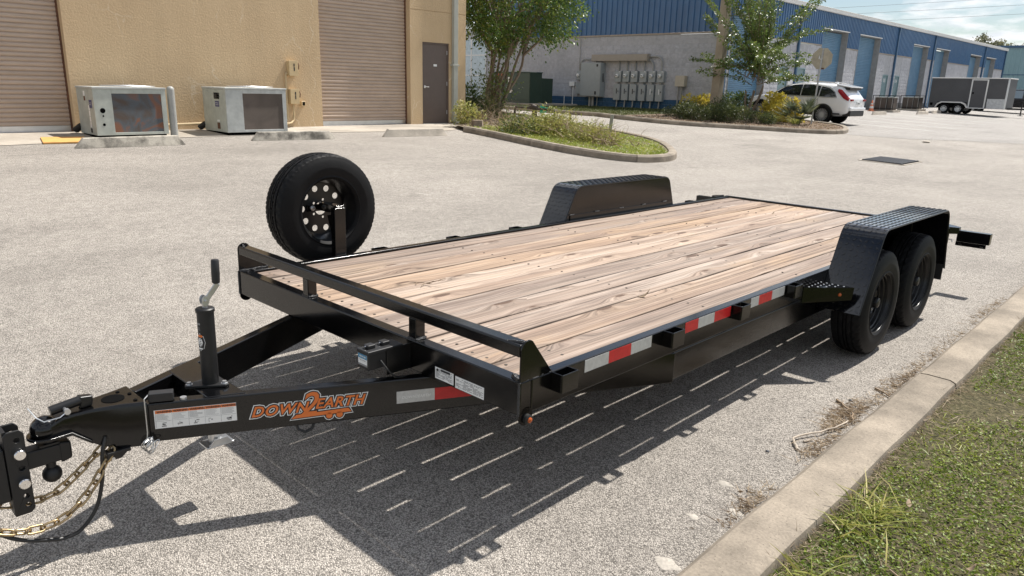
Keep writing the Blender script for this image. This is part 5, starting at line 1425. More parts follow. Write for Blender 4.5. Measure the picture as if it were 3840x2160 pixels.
for i, (x, y, a, L, lab) in enumerate(((1.55, 1.75, .4, .16, 'pale straight twig lying on the lawn'), (1.22, .55, 2.5, .28, 'brown stick lying at the edge of the lawn near the kerb'), (1.32, 2.7, -.8, .30, 'thin green-brown twig on the lawn far side'))):
    z = gzf(x, y) + .115; d = Vector((math.cos(a), math.sin(a), .04)) * L / 2
    tag(MB().tube(curve_pts(Vector((x, y, z)) - d, Vector((x, y, z)) + d, .008, 6, .05), [.006, .006, .005, .005, .004, .003], 6).build('twig', 'twig'), lab, 'twig', 'twigs on the lawn')

# ------------------------------------------------------------------ the cut-down island by the brown door
def brush(name, label, c, rad, n, seed, mat, twig_n, leafsize, h0=.08):
    g = np.random.default_rng(seed); r = random.Random(seed); x, y = c; z = gzf(x, y) + h0
    t = thing(name, label, 'brush pile', (x, y, z), 0, 'heaps of cut brush on the island')
    if n:
        P = g.normal(size=(n, 3)) * [.42, .42, .35]; P = P[np.linalg.norm(P, axis=1) < 1.15]; P[:, 2] = np.abs(P[:, 2]) * (1.05 - .45 * np.hypot(P[:, 0], P[:, 1]))
        P = P * np.array(rad) + [x, y, z]
        D = g.normal(size=P.shape) * [1, 1, .7] + [0, 0, .35]
        link('foliage', leaves_mesh(name, P, D, leafsize, .34, mat), t)
        bl = blades_mesh(name, P[::3], D[::3] + [0, 0, .5], g.uniform(.08, .32, len(P[::3])), np.full(len(P[::3]), .0045), 'leaf_weed', .5); stuff(link('stalks', bl, t))
    m = MB()
    for i in range(twig_n):
        a = Vector((x + r.gauss(0, .45) * rad[0], y + r.gauss(0, .45) * rad[1], z + r.uniform(0, .3) * rad[2])); b = a + Vector((r.gauss(0, .5), r.gauss(0, .5), r.uniform(-.05, .55))) * r.uniform(.35, .8)
        p = curve_pts(a, b, .05, 6, .14, r); m.tube(p, [.010, .009, .008, .006, .005, .003], 5)
        for _ in range(2):
            s, d = along(p, r.uniform(.3, .9)); m.tube(curve_pts(s, s + Vector((r.gauss(0, .2), r.gauss(0, .2), r.uniform(0, .3))), 0, 4, .1, r), [.005, .004, .003, .002], 4)
    stuff(m.build('twigs', 'twig', t))
brush('brush_pile', 'big heap of yellowing cut brush in the middle of the island', (-11.0, 12.6), (1.15, .9, .80), 5000, 1, 'leaf_weed', 34, .085)
brush('brush_pile', 'green and yellow brush heap towards the rounded tip of the island', (-9.6, 12.4), (.8, .75, .55), 2900, 2, 'leaf_weed', 30, .075)
brush('brush_pile', 'low green brush heap nearest the kerb joint', (-11.6, 12.0), (.7, .6, .7), 2200, 3, 'leaf_mid', 10, .07)
brush('brush_pile', 'dark dead branches trailing over the yellow turf at the island tip', (-8.7, 11.9), (.6, .4, .2), 0, 4, 'leaf_dry', 18, .06)
brush('brush_pile', 'grey bare twiggy bush beside the backflow pipes', (-13.6, 13.1), (.8, .7, .6), 0, 5, 'leaf_dry', 44, .06)
brush('brush_pile', 'grey-green scrub at the foot of the multi-stemmed tree', (-15.6, 14.6), (.85, .8, 1.1), 2000, 6, 'leaf_dark', 40, .07)
shrub('low_shrub', 'round green and pink low shrub at the corner of the tan building', 'shrub', (-14.0, 12.4), (.55, .5, .55), 1100, .07, 'leaf_weed', None, 31)
shrub('low_shrub', 'dark weedy shrub between the tan corner and the tree', 'shrub', (-16.0, 14.0), (.6, .7, .9), 1500, .09, 'leaf_mid', None, 32)
xy = scatter_poly([(-13.2, 11.6), (-9.3, 10.9), (-7.3, 10.8), (-7.1, 12.0), (-8.7, 13.9), (-10, 14.7), (-13.4, 15.6), (-17, 16.6), (-17, 13.6), (-14.4, 12.4)], 26000)
f = fbm(xy[:, 0], xy[:, 1], 1.); k = (f + np.clip((xy[:, 0] + 12.5) * .25, -.5, .6) + rng.uniform(-.3, .3, len(xy)) > .05); xy = xy[k]
lawn('island_grass', xy, gz(xy[:, 0], xy[:, 1]) + .095, rng.uniform(.04, .10, len(xy)), .007, 'grass_bright' if 'grass_bright' in MT else 'grass')
xy = scatter_poly([(-13.6, 11.7), (-10.5, 11.2), (-8.0, 11.4), (-9, 13.5), (-13.4, 15), (-14.6, 13)], 2600)
P = np.column_stack([xy, gz(xy[:, 0], xy[:, 1]) + .11]); stuff(link('wood_chips', leaves_mesh('wood_chips', P, rng.normal(size=P.shape) * [1, 1, .1], .06, .4, 'leaf_dry')))
xy = scatter_poly([(-14.9, 21.3), (-12.4, 21.3), (-10.7, 22.6), (-9.2, 23.6), (-8.6, 24.3), (-8.6, 25.3), (-9.6, 27.4), (-11, 28.0), (-14.9, 28)], 4200)
P = np.column_stack([xy, gz(xy[:, 0], xy[:, 1]) + .115]); stuff(link('bark_chips', leaves_mesh('bark_chips', P, rng.normal(size=P.shape) * [1, 1, .15], .075, .45, 'leaf_dry')))
# backflow preventer
t = thing('backflow_preventer', 'dark backflow preventer pipes with a green tag rising from the island', 'pipework', (-13.2, 13.9, gzf(-13.2, 13.9)))
def bfp(u, h): a = Vector((-13.5, 13.75)).lerp(Vector((-11.95, 14.35)), u); return Vector((a.x, a.y, gzf(a.x, a.y) + h))
MB().tube([bfp(0, .05), bfp(0, .56), bfp(.02, .60), bfp(.30, .60)], .032, 10).build('riser', 'backflow', t)
MB().tube([bfp(.74, .05), bfp(.74, .54), bfp(.72, .59), bfp(.40, .59)], .032, 10).build('riser', 'backflow', t)
MB().tube([bfp(1.02, .05), bfp(1.02, .56)], .03, 10).build('bollard', 'backflow', t)
MB().tube([bfp(.40, .1), bfp(.40, .58)], .03, 10).build('riser', 'backflow', t)
m = MB().tube([bfp(.28, .60), bfp(.34, .64), bfp(.42, .62)], [.05, .075, .05], 12).tube([bfp(.36, .62), bfp(.36, .40)], [.05, .06], 10)
m.cyl(bfp(.31, .60), bfp(.31, .70), .02, 8).cyl(bfp(.42, .60), bfp(.42, .70), .02, 8).bar(bfp(.27, .70), bfp(.35, .70), .05, .02); m.build('valve', 'backflow', t)
MB().hexa([bfp(.46, .46), bfp(.58, .50), bfp(.58, .50) + V(0, .01, 0), bfp(.46, .46) + V(0, .01, 0)], [bfp(.47, .68), bfp(.60, .64), bfp(.60, .64) + V(0, .01, 0), bfp(.47, .68) + V(0, .01, 0)]).build('tag', 'tag_green', t)
o = MB().bar((-9.55, 13.05, gzf(-9.5, 13) + .02), (-9.48, 13.05, gzf(-9.5, 13) + .72), .09, .02, (0, 1, 0)).build('marker_stake', 'conduit_grey'); tag(o, 'flat grey marker stake leaning in the island brush', 'stake')
t = thing('tree_stump', 'cut tree stump between the low shrub and the backflow pipes', 'stump', (-13.35, 12.15, gzf(-13.35, 12.15)))
MB().lathe([(.22, 0), (.17, .12), (.16, .26), (.001, .27)], t.location, (0, 0, 1), 14, offs=lambda i, j: .02 * math.sin(j * 2.1)).build('stump', 'bark', t)

# trees beyond the roofs
def far_tree(c, rad, n, seed, label):
    g = np.random.default_rng(seed); x, y, z = c
    t = thing('oak_tree', label, 'tree', (x, y, .8), 0, 'trees beyond the blue roof')
    nl = 26; cs = unit(g.normal(size=(nl, 3))) * g.uniform(.2, .8, nl)[:, None]; k = g.integers(0, nl, n)
    P = (cs[k] + unit(g.normal(size=(n, 3))) * g.uniform(.05, .34, n)[:, None]) * np.array(rad) + [x, y, z]
    link('crown', leaves_mesh('crown', P, g.normal(size=(n, 3)) + [0, 0, .3], .27, .7, 'oak'), t)
    m = MB(); m.tube([(x, y, 0), (x + .2, y, z * .5), (x, y, z)], [.35, .28, .12], 8)
    r = random.Random(seed)
    for i in range(6): e = Vector((x, y, z)) + Vector((r.uniform(-.7, .7) * rad[0], r.uniform(-.7, .7) * rad[1], r.uniform(-.2, .7) * rad[2])); m.tube(curve_pts((x, y, z * .6), e, .3, 5, .06, r), [.16, .12, .09, .06, .03], 5)
    m.build('trunk', 'bark', t)
for c, rad, n, sd, lab in (((-25.3, 110, 7.2), (2.6, 2.6, 2.9), 5200, 1, 'leftmost oak crown rising above the blue roof'), ((-22.4, 112, 6.9), (2.6, 2.6, 2.4), 4800, 2, 'middle oak crown showing above the teal roof'), ((-19.2, 112, 6.9), (2.6, 2.6, 2.3), 4800, 3, 'oak crown above the teal roof, cut by the picture edge'), ((-14.5, 113, 6.8), (3.2, 2.6, 2.6), 4000, 4, 'oak crown furthest along above the teal roof')):
    far_tree(c, rad, n, sd, lab)

# ------------------------------------------------------------------ the equipment trailer (own axes: x across, y to the rear, z up)
WORLD = False
TAU, TH = .010586, .007709
H, HB, W, L = .616, .485, 2.142, 5.48
XC = -W / 2
tr = thing('flatbed_trailer', 'black tandem axle flatbed trailer with a weathered plank deck', 'trailer', (0, -.0065, 0))
tr.rotation_euler = (-TAU, 0, TH)
BV = .006
# frame
for x0, x1 in ((-.05, 0), (-W, -W + .05)):
    MB().box((x0, .061, HB), (x1, L - .051, H)).build('side_rail', 'black', tr, bevel=BV)
MB().box((-W, 0, HB), (0, .06, H)).build('front_beam', 'black', tr, bevel=BV)
MB().box((-W, L - .05, HB - .02), (0, L, H + .004)).build('rear_beam', 'black', tr, bevel=BV)
cms = [.37, .90, 1.44, 1.98, 2.52, 3.06, 3.6, 4.14, 4.68, 5.1]
for y in cms:
    MB().box((-W + .052, y - .025, HB + .005), (-.052, y + .025, H - .056)).build('crossmember', 'black_satin', tr)
# planks
edges = [-.056, -.230, -.425, -.621, -.812, -1.0, -1.176, -1.358, -1.557, -1.752, -1.934, -W + .056]
random.seed(21)
for i, (a, b) in enumerate(zip(edges, edges[1:])):
    w_ = a - b - random.choice((.007, .009, .012, .014)); nseg = 28; vs = []; fs = []
    for k in range(nseg + 1):
        y = .0602 + (L - .1106) * k / nseg; wob = .0022 * math.sin(k * 1.3 + i); dz = .0015 * math.sin(k * .9 + i * 2)
        cup = .0018
        sw = .0040 * (.55 + .45 * math.sin(k * .8 + i * 1.9)) if i % 3 else .0005  # underside flare added to narrow and break the light slits between planks
        for u, z in ((-w_ / 2 - sw, -.040), (-w_ / 2, -.002), (-w_ / 2 + .002, 0), (0, -cup), (w_ / 2 - .002, 0), (w_ / 2, -.002), (w_ / 2 + sw, -.040)): vs.append((u + wob, y - 2.7, z + dz))
    for k in range(nseg):
        for j in range(7): fs.append((k * 7 + j, k * 7 + (j + 1) % 7, (k + 1) * 7 + (j + 1) % 7, (k + 1) * 7 + j))
    fs += [tuple(range(7)), tuple(nseg * 7 + j for j in range(7))]
    MB().add(vs, fs).build('plank', 'wood', tr, loc=((a + b) / 2, 2.7, .603 + random.uniform(-.0015, .0015)), smooth=25)
sc = MB()
for y in cms[::2] + [.12, 5.35]:
    for a, b in zip(edges, edges[1:]):
        for u in (.28, .72):
            x = a + (b - a) * u + random.uniform(-.012, .012); yy = y + random.uniform(-.012, .012); sc.cyl((x, yy, .597), (x, yy, .6046), .0065, 8)
stuff(sc.build('screw', 'screw', tr))
# headboard
MB().box((-W + .009, 0.001, .706), (-.009, .062, .755)).build('head_bar', 'black', tr, bevel=.009, seg=3)
for x in (-1.457, -.625):
    MB().box((x - .024, .008, H), (x + .024, .058, .706)).build('head_post', 'black', tr, bevel=.004)
ep = [(0, H)] + [(.036 - .036 * math.cos(a), .735 + .034 * math.sin(a)) for a in np.linspace(0, PI * .72, 8)] + [(.172, H)]
for x in (-.008, -W): MB().prism(ep, (x, 0, 0), (0, 1, 0), (0, 0, 1), (.008, 0, 0)).build('end_plate', 'black', tr, bevel=.002)
wd = MB(); r_ = random.Random(5)
def weld(a, b, r=.006):
    a, b = Vector(a), Vector(b); n = max(4, int((b - a).length / .012))
    wd.tube([a.lerp(b, i / n) + Vector((0, 0, r_.uniform(-.001, .002))) for i in range(n + 1)], [r * r_.uniform(.7, 1.25) for _ in range(n + 1)], 6)
for x in (-1.457, -.625):
    weld((x - .026, .058, H + .002), (x + .026, .058, H + .002)); weld((x - .026, .008, H + .002), (x + .026, .008, H + .002)); weld((x + .026, .008, H + .002), (x + .026, .058, H + .002), .007)
for x in (-.006, -W + .006): weld((x, .002, H + .002), (x, .17, H + .002))
weld((-.012, .004, H), (-.06, .03, H + .003), .010); weld((-W + .012, .004, H), (-W + .06, .03, H + .003), .010); weld((-.004, -.002, HB), (-.004, -.002, H), .005); weld((-W + .004, -.002, HB), (-W + .004, -.002, H), .005)
weld((-.08, .01, .752), (-.012, .03, .757), .006); weld((-W + .012, .03, .757), (-W + .06, .01, .754), .006)
stuff(wd.build('weld_bead', 'weld', tr))
# wrapped tongue rails under the frame
dr = Vector((-.414, -.83, 0)).normalized(); nr = Vector((.83, -.414, 0)).normalized(); o0 = Vector((-.506, .015, 0))
def railpt(s, z, off=0., side=1):
    p = o0 + dr * s + nr * off; x = p.x if side > 0 else -W - p.x
    return Vector((x, p.y, z))
ZR0, ZR1 = .333, .484
for side in (1, -1):
    m = MB()
    a0, a1 = railpt(-1.145, 0, 0, side), railpt(1.06, 0, 0, side); b0, b1 = railpt(-1.145, 0, -.05, side), railpt(1.06, 0, -.05, side)
    m.hexa([(p.x, p.y, ZR0) for p in (a0, a1, b1, b0)], [(p.x, p.y, ZR1) for p in (a0, a1, b1, b0)])
    m.build('tongue_rail', 'black', tr, bevel=BV)
    xs_ = (-.05, -.001) if side > 0 else (-W + .001, -W + .05)
    MB().box((xs_[0], 1.035, ZR0 + .012), (xs_[1], 4.9, ZR1)).build('lower_rail', 'black', tr, bevel=BV)
# jack cross plate
m = MB().hexa([(-1.245, -.742, .40), (-.893, -.742, .40), (-.838, -.615, .40), (-1.302, -.615, .40)], [(-1.245, -.742, .4865), (-.893, -.742, .4865), (-.838, -.615, .4865), (-1.302, -.615, .4865)])
m.build('jack_plate', 'black', tr, bevel=.004)
# right hand side: stake pockets, reflective tape
def pocket(x, y0, y1, sgn):
    m = MB(); z0, z1 = .543, .616; t_ = .0055; d = .055
    xa, xb = (x, x + d * sgn)
    m.box((xb - t_ * sgn, y0, z0), (xb, y1, z1)).box((xa, y0, z0), (xb - t_ * sgn, y0 + t_, z1)).box((xa, y1 - t_, z0), (xb - t_ * sgn, y1, z1))
    m.build('stake_pocket', 'black', tr, bevel=.0025)
for y0, y1 in ((.167, .262), (.918, 1.016), (1.552, 1.645), (2.183, 2.28), (4.72, 4.81), (5.2, 5.29)):
    pocket(.0005, y0, y1, 1); pocket(-W - .0005, y0, y1, -1)
def tape(a, b, m, z0=.560, z1=.611): MB().box((0, a, z0), (.0012, b, z1)).build('reflective_tape', m, tr)
for a, b, m in ((.367, .522, 'silver_tape'), (.523, .677, 'red_tape'), (.678, .831, 'silver_tape'), (1.107, 1.224, 'red_tape'), (1.225, 1.376, 'silver_tape'), (1.377, 1.539, 'red_tape'), (1.756, 1.848, 'silver_tape'), (1.849, 2.004, 'red_tape'), (2.005, 2.162, 'silver_tape')): tape(a, b, m)
MRF = mat4(railpt(0, 0, .0), -dr, (0, 0, 1))   # u = -s along the rail, v = z, facing outwards
def rf_quad(name, s0, s1, z0, z1, mat, off=.001, parent=None):
    a, b = railpt(s0, 0, 0), railpt(s1, 0, 0); c, d = railpt(s1, 0, off), railpt(s0, 0, off)
    return MB().hexa([(p.x, p.y, z0) for p in (a, b, c, d)], [(p.x, p.y, z1) for p in (a, b, c, d)]).build(name, mat, parent or tr)
rf_quad('reflective_tape', .145, -.012, .381, .433, 'silver_tape'); rf_quad('reflective_tape', -.0125, -.19, .381, .433, 'red_tape')
def rf_text(name, txt, size, s, z, mat, off, parent, **kw):
    M = Matrix.Translation(nr * off) @ MRF @ Matrix.Translation((-s, z, 0)); return put_text(name, txt, size, M, mat, parent, **kw)
for s, mm in ((.066, 'white'),): rf_text('tape_lettering', 'DOWN2EARTH', .017, s, .405, mm, .0016, tr, shear=.3)
# logo
lg = []
for mat, of, e in (('white', .0085, .0010), ('ink', .0055, .0016), ('orange', .0014, .0022)):
    rf_text('logo_lettering' if mat == 'orange' else 'logo_outline', 'DOWN', .058, .598, .408, mat, e, tr, shear=.34, offset=of, space=1.10)
    rf_text('logo_lettering' if mat == 'orange' else 'logo_outline', 'EARTH', .058, .372, .416, mat, e, tr, shear=.34, offset=of, space=1.06)
    rf_text('logo_lettering' if mat == 'orange' else 'logo_outline', '2', .135, .492, .416, mat, e + .0004, tr, shear=.30, offset=of)
    g = of - .0014; m = MB()
    def rp(u, z): return MRF @ Vector((-u, z, e + .0006))
    m.add([rp(.555 + g, .366 - g), rp(.325 - g, .372 - g), rp(.338 - g, .388 + g), rp(.535 + g, .381 + g)], [(0, 1, 2, 3)])
    for u in (.412, .372):
        m.add([rp(u + (.0125 + g) * math.cos(2 * PI * i / 20), .364 + (.0125 + g) * math.sin(2 * PI * i / 20)) for i in range(20)], [tuple(range(20))])
    m.build('logo_flatbed', mat, tr)
# warning sticker
ws = rf_quad('warning_sticker', 1.030, .750, .385, .457, 'white', .0008)
for k in range(5):
    s1 = 1.026 - k * .0552; s0 = s1 - .0536
    rf_quad('header', s1, s0, .4435, .4555, 'orange', .0013, ws)
    rf_text('header_lettering', 'WARNING', .0105, (s0 + s1) / 2 - .004, .4492, 'ink', .0017, ws, offset=.0004)
    ink = MB(); rr = random.Random(k)
    def q(sa, sb, za, zb_): ink.add([MRF @ Vector((-sa, za, .0011)), MRF @ Vector((-sb, za, .0011)), MRF @ Vector((-sb, zb_, .0011)), MRF @ Vector((-sa, zb_, .0011))], [(0, 1, 2, 3)])
    for j in range(6): q(s1 - .003, s0 + .004 + rr.uniform(0, .022), .4405 - j * .0042, .4395 - j * .0042)
    q(s1 - .001, s0 + .001, .4135, .4128); q(s1, s1 - .0007, .387, .443)
    c = rr.uniform(.018, .03)
    for j in range(7): a = rr.uniform(0, 3); q(s1 - c + .010 * math.cos(a + j), s1 - c - .008 * math.cos(a * 2 + j), .398 + .007 * math.sin(j), .3995 + .007 * math.sin(j + .4))
    ink.build('drawing', 'ink_grey' if k % 2 else 'ink', ws)
# stickers on the front beam
def beam_sticker(x0, x1, z0, z1, seed):
    st = MB().box((x0, -.0012, z0), (x1, 0, z1)).build('data_sticker', 'white', tr); rr = random.Random(seed); k = MB()
    n = 9
    for j in range(n):
        z = z1 - .006 - j * (z1 - z0 - .010) / n; x = x0 + .005
        while x < x1 - .012:
            wd_ = rr.uniform(.006, .03); 
            if rr.random() < .75: k.add([(x, -.0016, z - .0012), (min(x + wd_, x1 - .004), -.0016, z - .0012), (min(x + wd_, x1 - .004), -.0016, z + .0012), (x, -.0016, z + .0012)], [(0, 1, 2, 3)])
            x += wd_ + .004
    k.build('print', 'ink_grey', st); return st
s1_ = beam_sticker(-.466, -.356, .496, .544, 1); beam_sticker(-.345, -.184, .491, .540, 2)
MB().box((-.432, -.0019, .533), (-.375, -.0013, .542)).build('print', 'ink', s1_); MB().cyl((-.452, -.0013, .534), (-.452, -.0019, .534), .006, 14).build('print', 'ink', s1_)
# battery box of the breakaway brake
bx = MB().box((-.705, -.205, .525), (-.632, -.04, .603)).build('battery_box', 'plastic_black', tr, bevel=.006)
MB().box((-.709, -.209, .590), (-.628, -.036, .606)).build('lid', 'plastic_black', bx, bevel=.004)
for y in (-.17, -.10):
    MB().box((-.69, y - .018, .606), (-.655, y + .018, .622)).build('latch', 'plastic_black', bx, bevel=.004); MB().cyl((-.673, y - .019, .614), (-.673, y - .024, .614), .005, 8).build('screw', 'chrome', bx)
lb = MB().box((-.699, -.2065, .540), (-.640, -.2055, .588)).build('label', 'white', bx)
MB().box((-.699, -.2072, .570), (-.640, -.2066, .588)).build('label_band', 'label_blue', bx); MB().box((-.699, -.2072, .5405), (-.640, -.2066, .548)).build('label_band', 'ink_grey', bx)
put_text('label_lettering', 'VISION LED', .0085, mat4((-.668, -.2078, .579), (1, 0, 0), (0, 0, 1)), 'white', bx, offset=.0003); put_text('label_lettering', 'FAST SYSTEMS', .0065, mat4((-.668, -.2078, .563), (1, 0, 0), (0, 0, 1)), 'ink', bx)
MB().box((-.632, -.12, .49), (-.626, -.0, .60)).build('bracket', 'black_satin', bx)
MB().tube([(-.628, -.15, .56), (-.60, -.14, .53), (-.585, -.11, .49), (-.58, -.05, .48)], .004, 6).build('lead', 'cable', bx)
# corner marker lights
for x, sg in ((0, 1), (-W, -1)):
    MB().cyl((x - .006 * sg, .035, .478), (x, .035, .478), .036, 24).build('light_bracket', 'black', tr)
    MB().lathe([(.020, 0), (.019, .012), (.012, .016), (.001, .017)], (x, .040, .466), (sg, 0, 0), 18).build('grommet', 'cable', tr)
    MB().lathe([(.011, .014), (.010, .020), (.005, .023), (.001, .0235)], (x, .040, .466), (sg, 0, 0), 18).build('marker_light', 'amber', tr)

# coupler
m = MB()
secs = [(-.925, .108, .496, .327), (-1.0, .076, .498, .330), (-1.07, .057, .498, .352), (-1.10, .051, .497, .374), (-1.14, .046, .495, .412), (-1.175, .042, .492, .430), (-1.225, .044, .470, .430)]
vs = []; fs = []
for ya, wa, ta, ba in secs: vs += [(XC - wa, ya, ba), (XC + wa, ya, ba), (XC + wa, ya, ta - .012), (XC + wa * .93, ya, ta), (XC - wa * .93, ya, ta), (XC - wa, ya, ta - .012)]
for i in range(len(secs) - 1):
    for q in range(6): fs.append((6 * i + q, 6 * i + (q + 1) % 6, 6 * i + 6 + (q + 1) % 6, 6 * i + 6 + q))
fs += [tuple(range(6)), tuple(6 * (len(secs) - 1) + q for q in range(5, -1, -1))]
m.add(vs, fs)
cp = m.build('coupler', 'black', tr, bevel=.004, smooth=28)
MB().ball((XC, -1.225, .452), .046, 24, 12, sz=1.0).build('ball_socket', 'black', cp)
lp = [(XC + .062 * math.cos(a), -1.222 + .060 * math.sin(a)) for a in np.linspace(PI, 2 * PI, 14)] + [(XC + .060, -1.16), (XC + .064, -1.10), (XC - .064, -1.10), (XC - .060, -1.16)]
m = MB(); n_ = len(lp); bot = []; topv = []
for x, y in lp: z = .424 if y < -1.15 else .424 - (y + 1.15) * -0 + (-.05 if y > -1.12 else -.002); bot.append((x, y, z)); topv.append((x, y, z + .011))
m.add(bot + topv, [tuple(range(n_ - 1, -1, -1)), tuple(range(n_, 2 * n_))] + [(i, (i + 1) % n_, n_ + (i + 1) % n_, n_ + i) for i in range(n_)]).build('lip', 'black', cp, bevel=.003)
MB().cyl((XC, -1.005, .4965), (XC, -1.005, .4995), .038, 28).build('opening', 'dark', cp)  # near-black discs on the solid plate, painted as shade inside its holes
for x, y in ((-.052, -.972), (.062, -.95), (-.01, -.945)): MB().cyl((XC + x, y, .497), (XC + x, y, .500), .007, 10).build('rivet_hole', 'dark', cp)
MB().tube([(XC + .005, -1.205, .512), (XC + .005, -1.11, .525)], .017, 14).build('latch_sleeve', 'black_satin', cp, bevel=.002)
MB().hexa([(XC - .018, -1.115, .497), (XC + .022, -1.115, .497), (XC + .018, -1.075, .499), (XC - .014, -1.075, .499)], [(XC - .016, -1.115, .542), (XC + .020, -1.115, .542), (XC + .016, -1.07, .535), (XC - .012, -1.07, .535)]).build('latch_lever', 'black_satin', cp, bevel=.006)
pn = MB().cyl((XC - .03, -1.165, .515), (XC + .055, -1.165, .515), .0055, 10).cyl((XC + .046, -1.165, .515), (XC + .06, -1.165, .515), .010, 12)
pn.build('latch_pin', 'zinc', cp)
MB().tube([(XC + .053, -1.165, .515), (XC + .065, -1.19, .505), (XC + .05, -1.235, .497), (XC + .03, -1.252, .510), (XC - .02, -1.262, .53)], .0022, 6).build('pin_clip', 'zinc', cp)
# jack
jx, jy = -1.0, -.678
fl_ = [(-.055, .05), (-.062, .035), (-.035, -.085), (-.015, -.092), (.065, .028), (.06, .045)]
j = MB().plate([(jx + a, jy + b) for a, b in fl_], [], (0, 0, .487), (1, 0, 0), (0, 1, 0), (0, 0, .010)).build('jack_flange', 'black_matte', tr, bevel=.002)
for a, b in ((-.025, -.072), (.047, .033), (-.047, .035)):
    MB().cyl((jx + a, jy + b, .497), (jx + a, jy + b, .499), .013, 14).cyl((jx + a, jy + b, .499), (jx + a, jy + b, .507), .0085, 6).build('bolt', 'zinc', j)
jk = MB().cyl((jx, jy, .40), (jx, jy, .785), .031, 28).build('jack', 'black_matte', tr)
MB().lathe([(.031, 0), (.0345, .001), (.0345, .012), (.030, .016), (.001, .017)], (jx, jy, .780), (0, 0, 1), 28).build('cap', 'black_matte', jk)
MB().cyl((jx, jy, .25), (jx, jy, .40), .025, 20).build('drop_tube', 'zinc', jk)
MB().box((jx - .04, jy - .05, .238), (jx + .04, jy + .06, .246)).build('foot', 'zinc', jk, bevel=.003)
MB().hexa([(jx + .033, jy - .04, .246), (jx + .04, jy - .04, .246), (jx + .04, jy + .05, .246), (jx + .033, jy + .05, .246)], [(jx + .033, jy - .02, .270), (jx + .04, jy - .02, .270), (jx + .04, jy + .03, .270), (jx + .033, jy + .03, .270)]).build('foot', 'zinc', jk)
MB().cyl((jx, jy, .795), (jx, jy, .815), .010, 12).build('spindle', 'zinc', jk)
for dx in (-.012, .012): MB().plate([(jy + .014 * math.cos(a), .824 + .020 * math.sin(a)) for a in np.linspace(0, 2 * PI, 17)[:-1]], [], (jx + dx - .002, 0, 0), (0, 1, 0), (0, 0, 1), (.004, 0, 0)).build('yoke', 'zinc', jk, bevel=.001)
MB().cyl((jx - .022, jy, .824), (jx + .022, jy, .824), .005, 10).build('pivot_pin', 'zinc', jk)
MB().bar((jx + .006, jy - .004, .815), (jx + .010, jy + .052, .885), .006, .022, (0, -1, .6)).build('crank_arm', 'zinc', jk, bevel=.003)
MB().lathe([(.010, 0), (.0145, .004), (.0155, .04), (.0145, .088), (.012, .092), (.001, .093)], (jx + .008, jy + .046, .884), (0, .02, 1), 20).build('crank_grip', 'plastic_black', jk)
def on_tube(u, v, rr=.0316): a = u / rr - .75 + PI * .0; return Vector((jx + rr * math.cos(a), jy + rr * math.sin(a), v))
def wrap(name, mat, c0, c1, z0, z1, rr=.0316, parent=None, oval=False):
    m = MB(); n = 12; k = 8; vs = []; fs = []
    for i in range(n + 1):
        for q in range(k + 1):
            if oval: ang = 2 * PI * q / k; rad = i / n; vs.append(on_tube((c0 + c1) / 2 + (c1 - c0) / 2 * rad * math.cos(ang), (z0 + z1) / 2 + (z1 - z0) / 2 * rad * math.sin(ang), rr))
            else: vs.append(on_tube(c0 + (c1 - c0) * i / n, z0 + (z1 - z0) * q / k, rr))
    for i in range(n):
        for q in range(k): a = i * (k + 1) + q; fs.append((a, a + 1, a + k + 2, a + k + 1))
    return m.add(vs, fs).build(name, mat, parent or jk)
wrap('round_sticker', 'white', -.040, .004, .632, .702, .0314, oval=True); wrap('sticker_ring', 'ink', -.038, .0025, .6345, .6995, .0317, oval=True)
wrap('sticker_centre', 'white', -.030, -.006, .650, .684, .0320, oval=True); wrap('sticker_header', 'orange', -.030, -.006, .687, .696, .0320)
for k_ in range(4): wrap('sticker_print', 'ink', -.026 + .002 * k_, -.010 - .001 * k_, .656 + .007 * k_, .6585 + .007 * k_, .0323)
wrap('sticker_print', 'white', -.030, -.008, .639, .645, .0320); wrap('jack_label', 'ink_grey', -.040, -.012, .735, .742, .0315); wrap('jack_label', 'ink_grey', -.040, -.015, .722, .724, .0315); wrap('jack_label', 'ink_grey', -.040, -.013, .715, .717, .0315)
# breakaway switch on the rail and its wire
a = railpt(1.045, .489, -.024); b = railpt(.962, .489, -.024)
MB().bar(a + V(0, 0, .014), b + V(0, 0, .014), .040, .034).build('breakaway_switch', 'plastic_black', tr, bevel=.004)
MB().cyl(railpt(.93, .484, -.02), railpt(.93, .492, -.02), .012, 10).build('bolt', 'zinc', tr)
wr = MB().tube([railpt(1.045, .515, -.01), railpt(1.055, .51, .012), railpt(1.055, .45, .010), railpt(1.055, .38, .012), railpt(1.058, .345, .02)], .0022, 6)
rr = random.Random(9)
for q in range(5):
    c = railpt(1.055 + rr.uniform(-.012, .012), .335 + rr.uniform(-.012, .01), .03); rx, rz = rr.uniform(.015, .03), rr.uniform(.014, .028); ph = rr.uniform(0, 3)
    wr.tube([c + dr * (rx * math.cos(t_ + ph)) + V(0, 0, rz * math.sin(t_)) + nr * (.012 * math.sin(t_ * 2 + ph)) for t_ in np.linspace(0, 2 * PI, 18)], .0018, 5)
wr.build('breakaway_wire', 'wire', tr)
MB().tube([railpt(.54, .345, -.02), railpt(.53, .312, -.01), railpt(.505, .300, -.008), railpt(.478, .312, -.01), railpt(.465, .345, -.02)], .006, 8).build('wiring_loop', 'cable', tr)
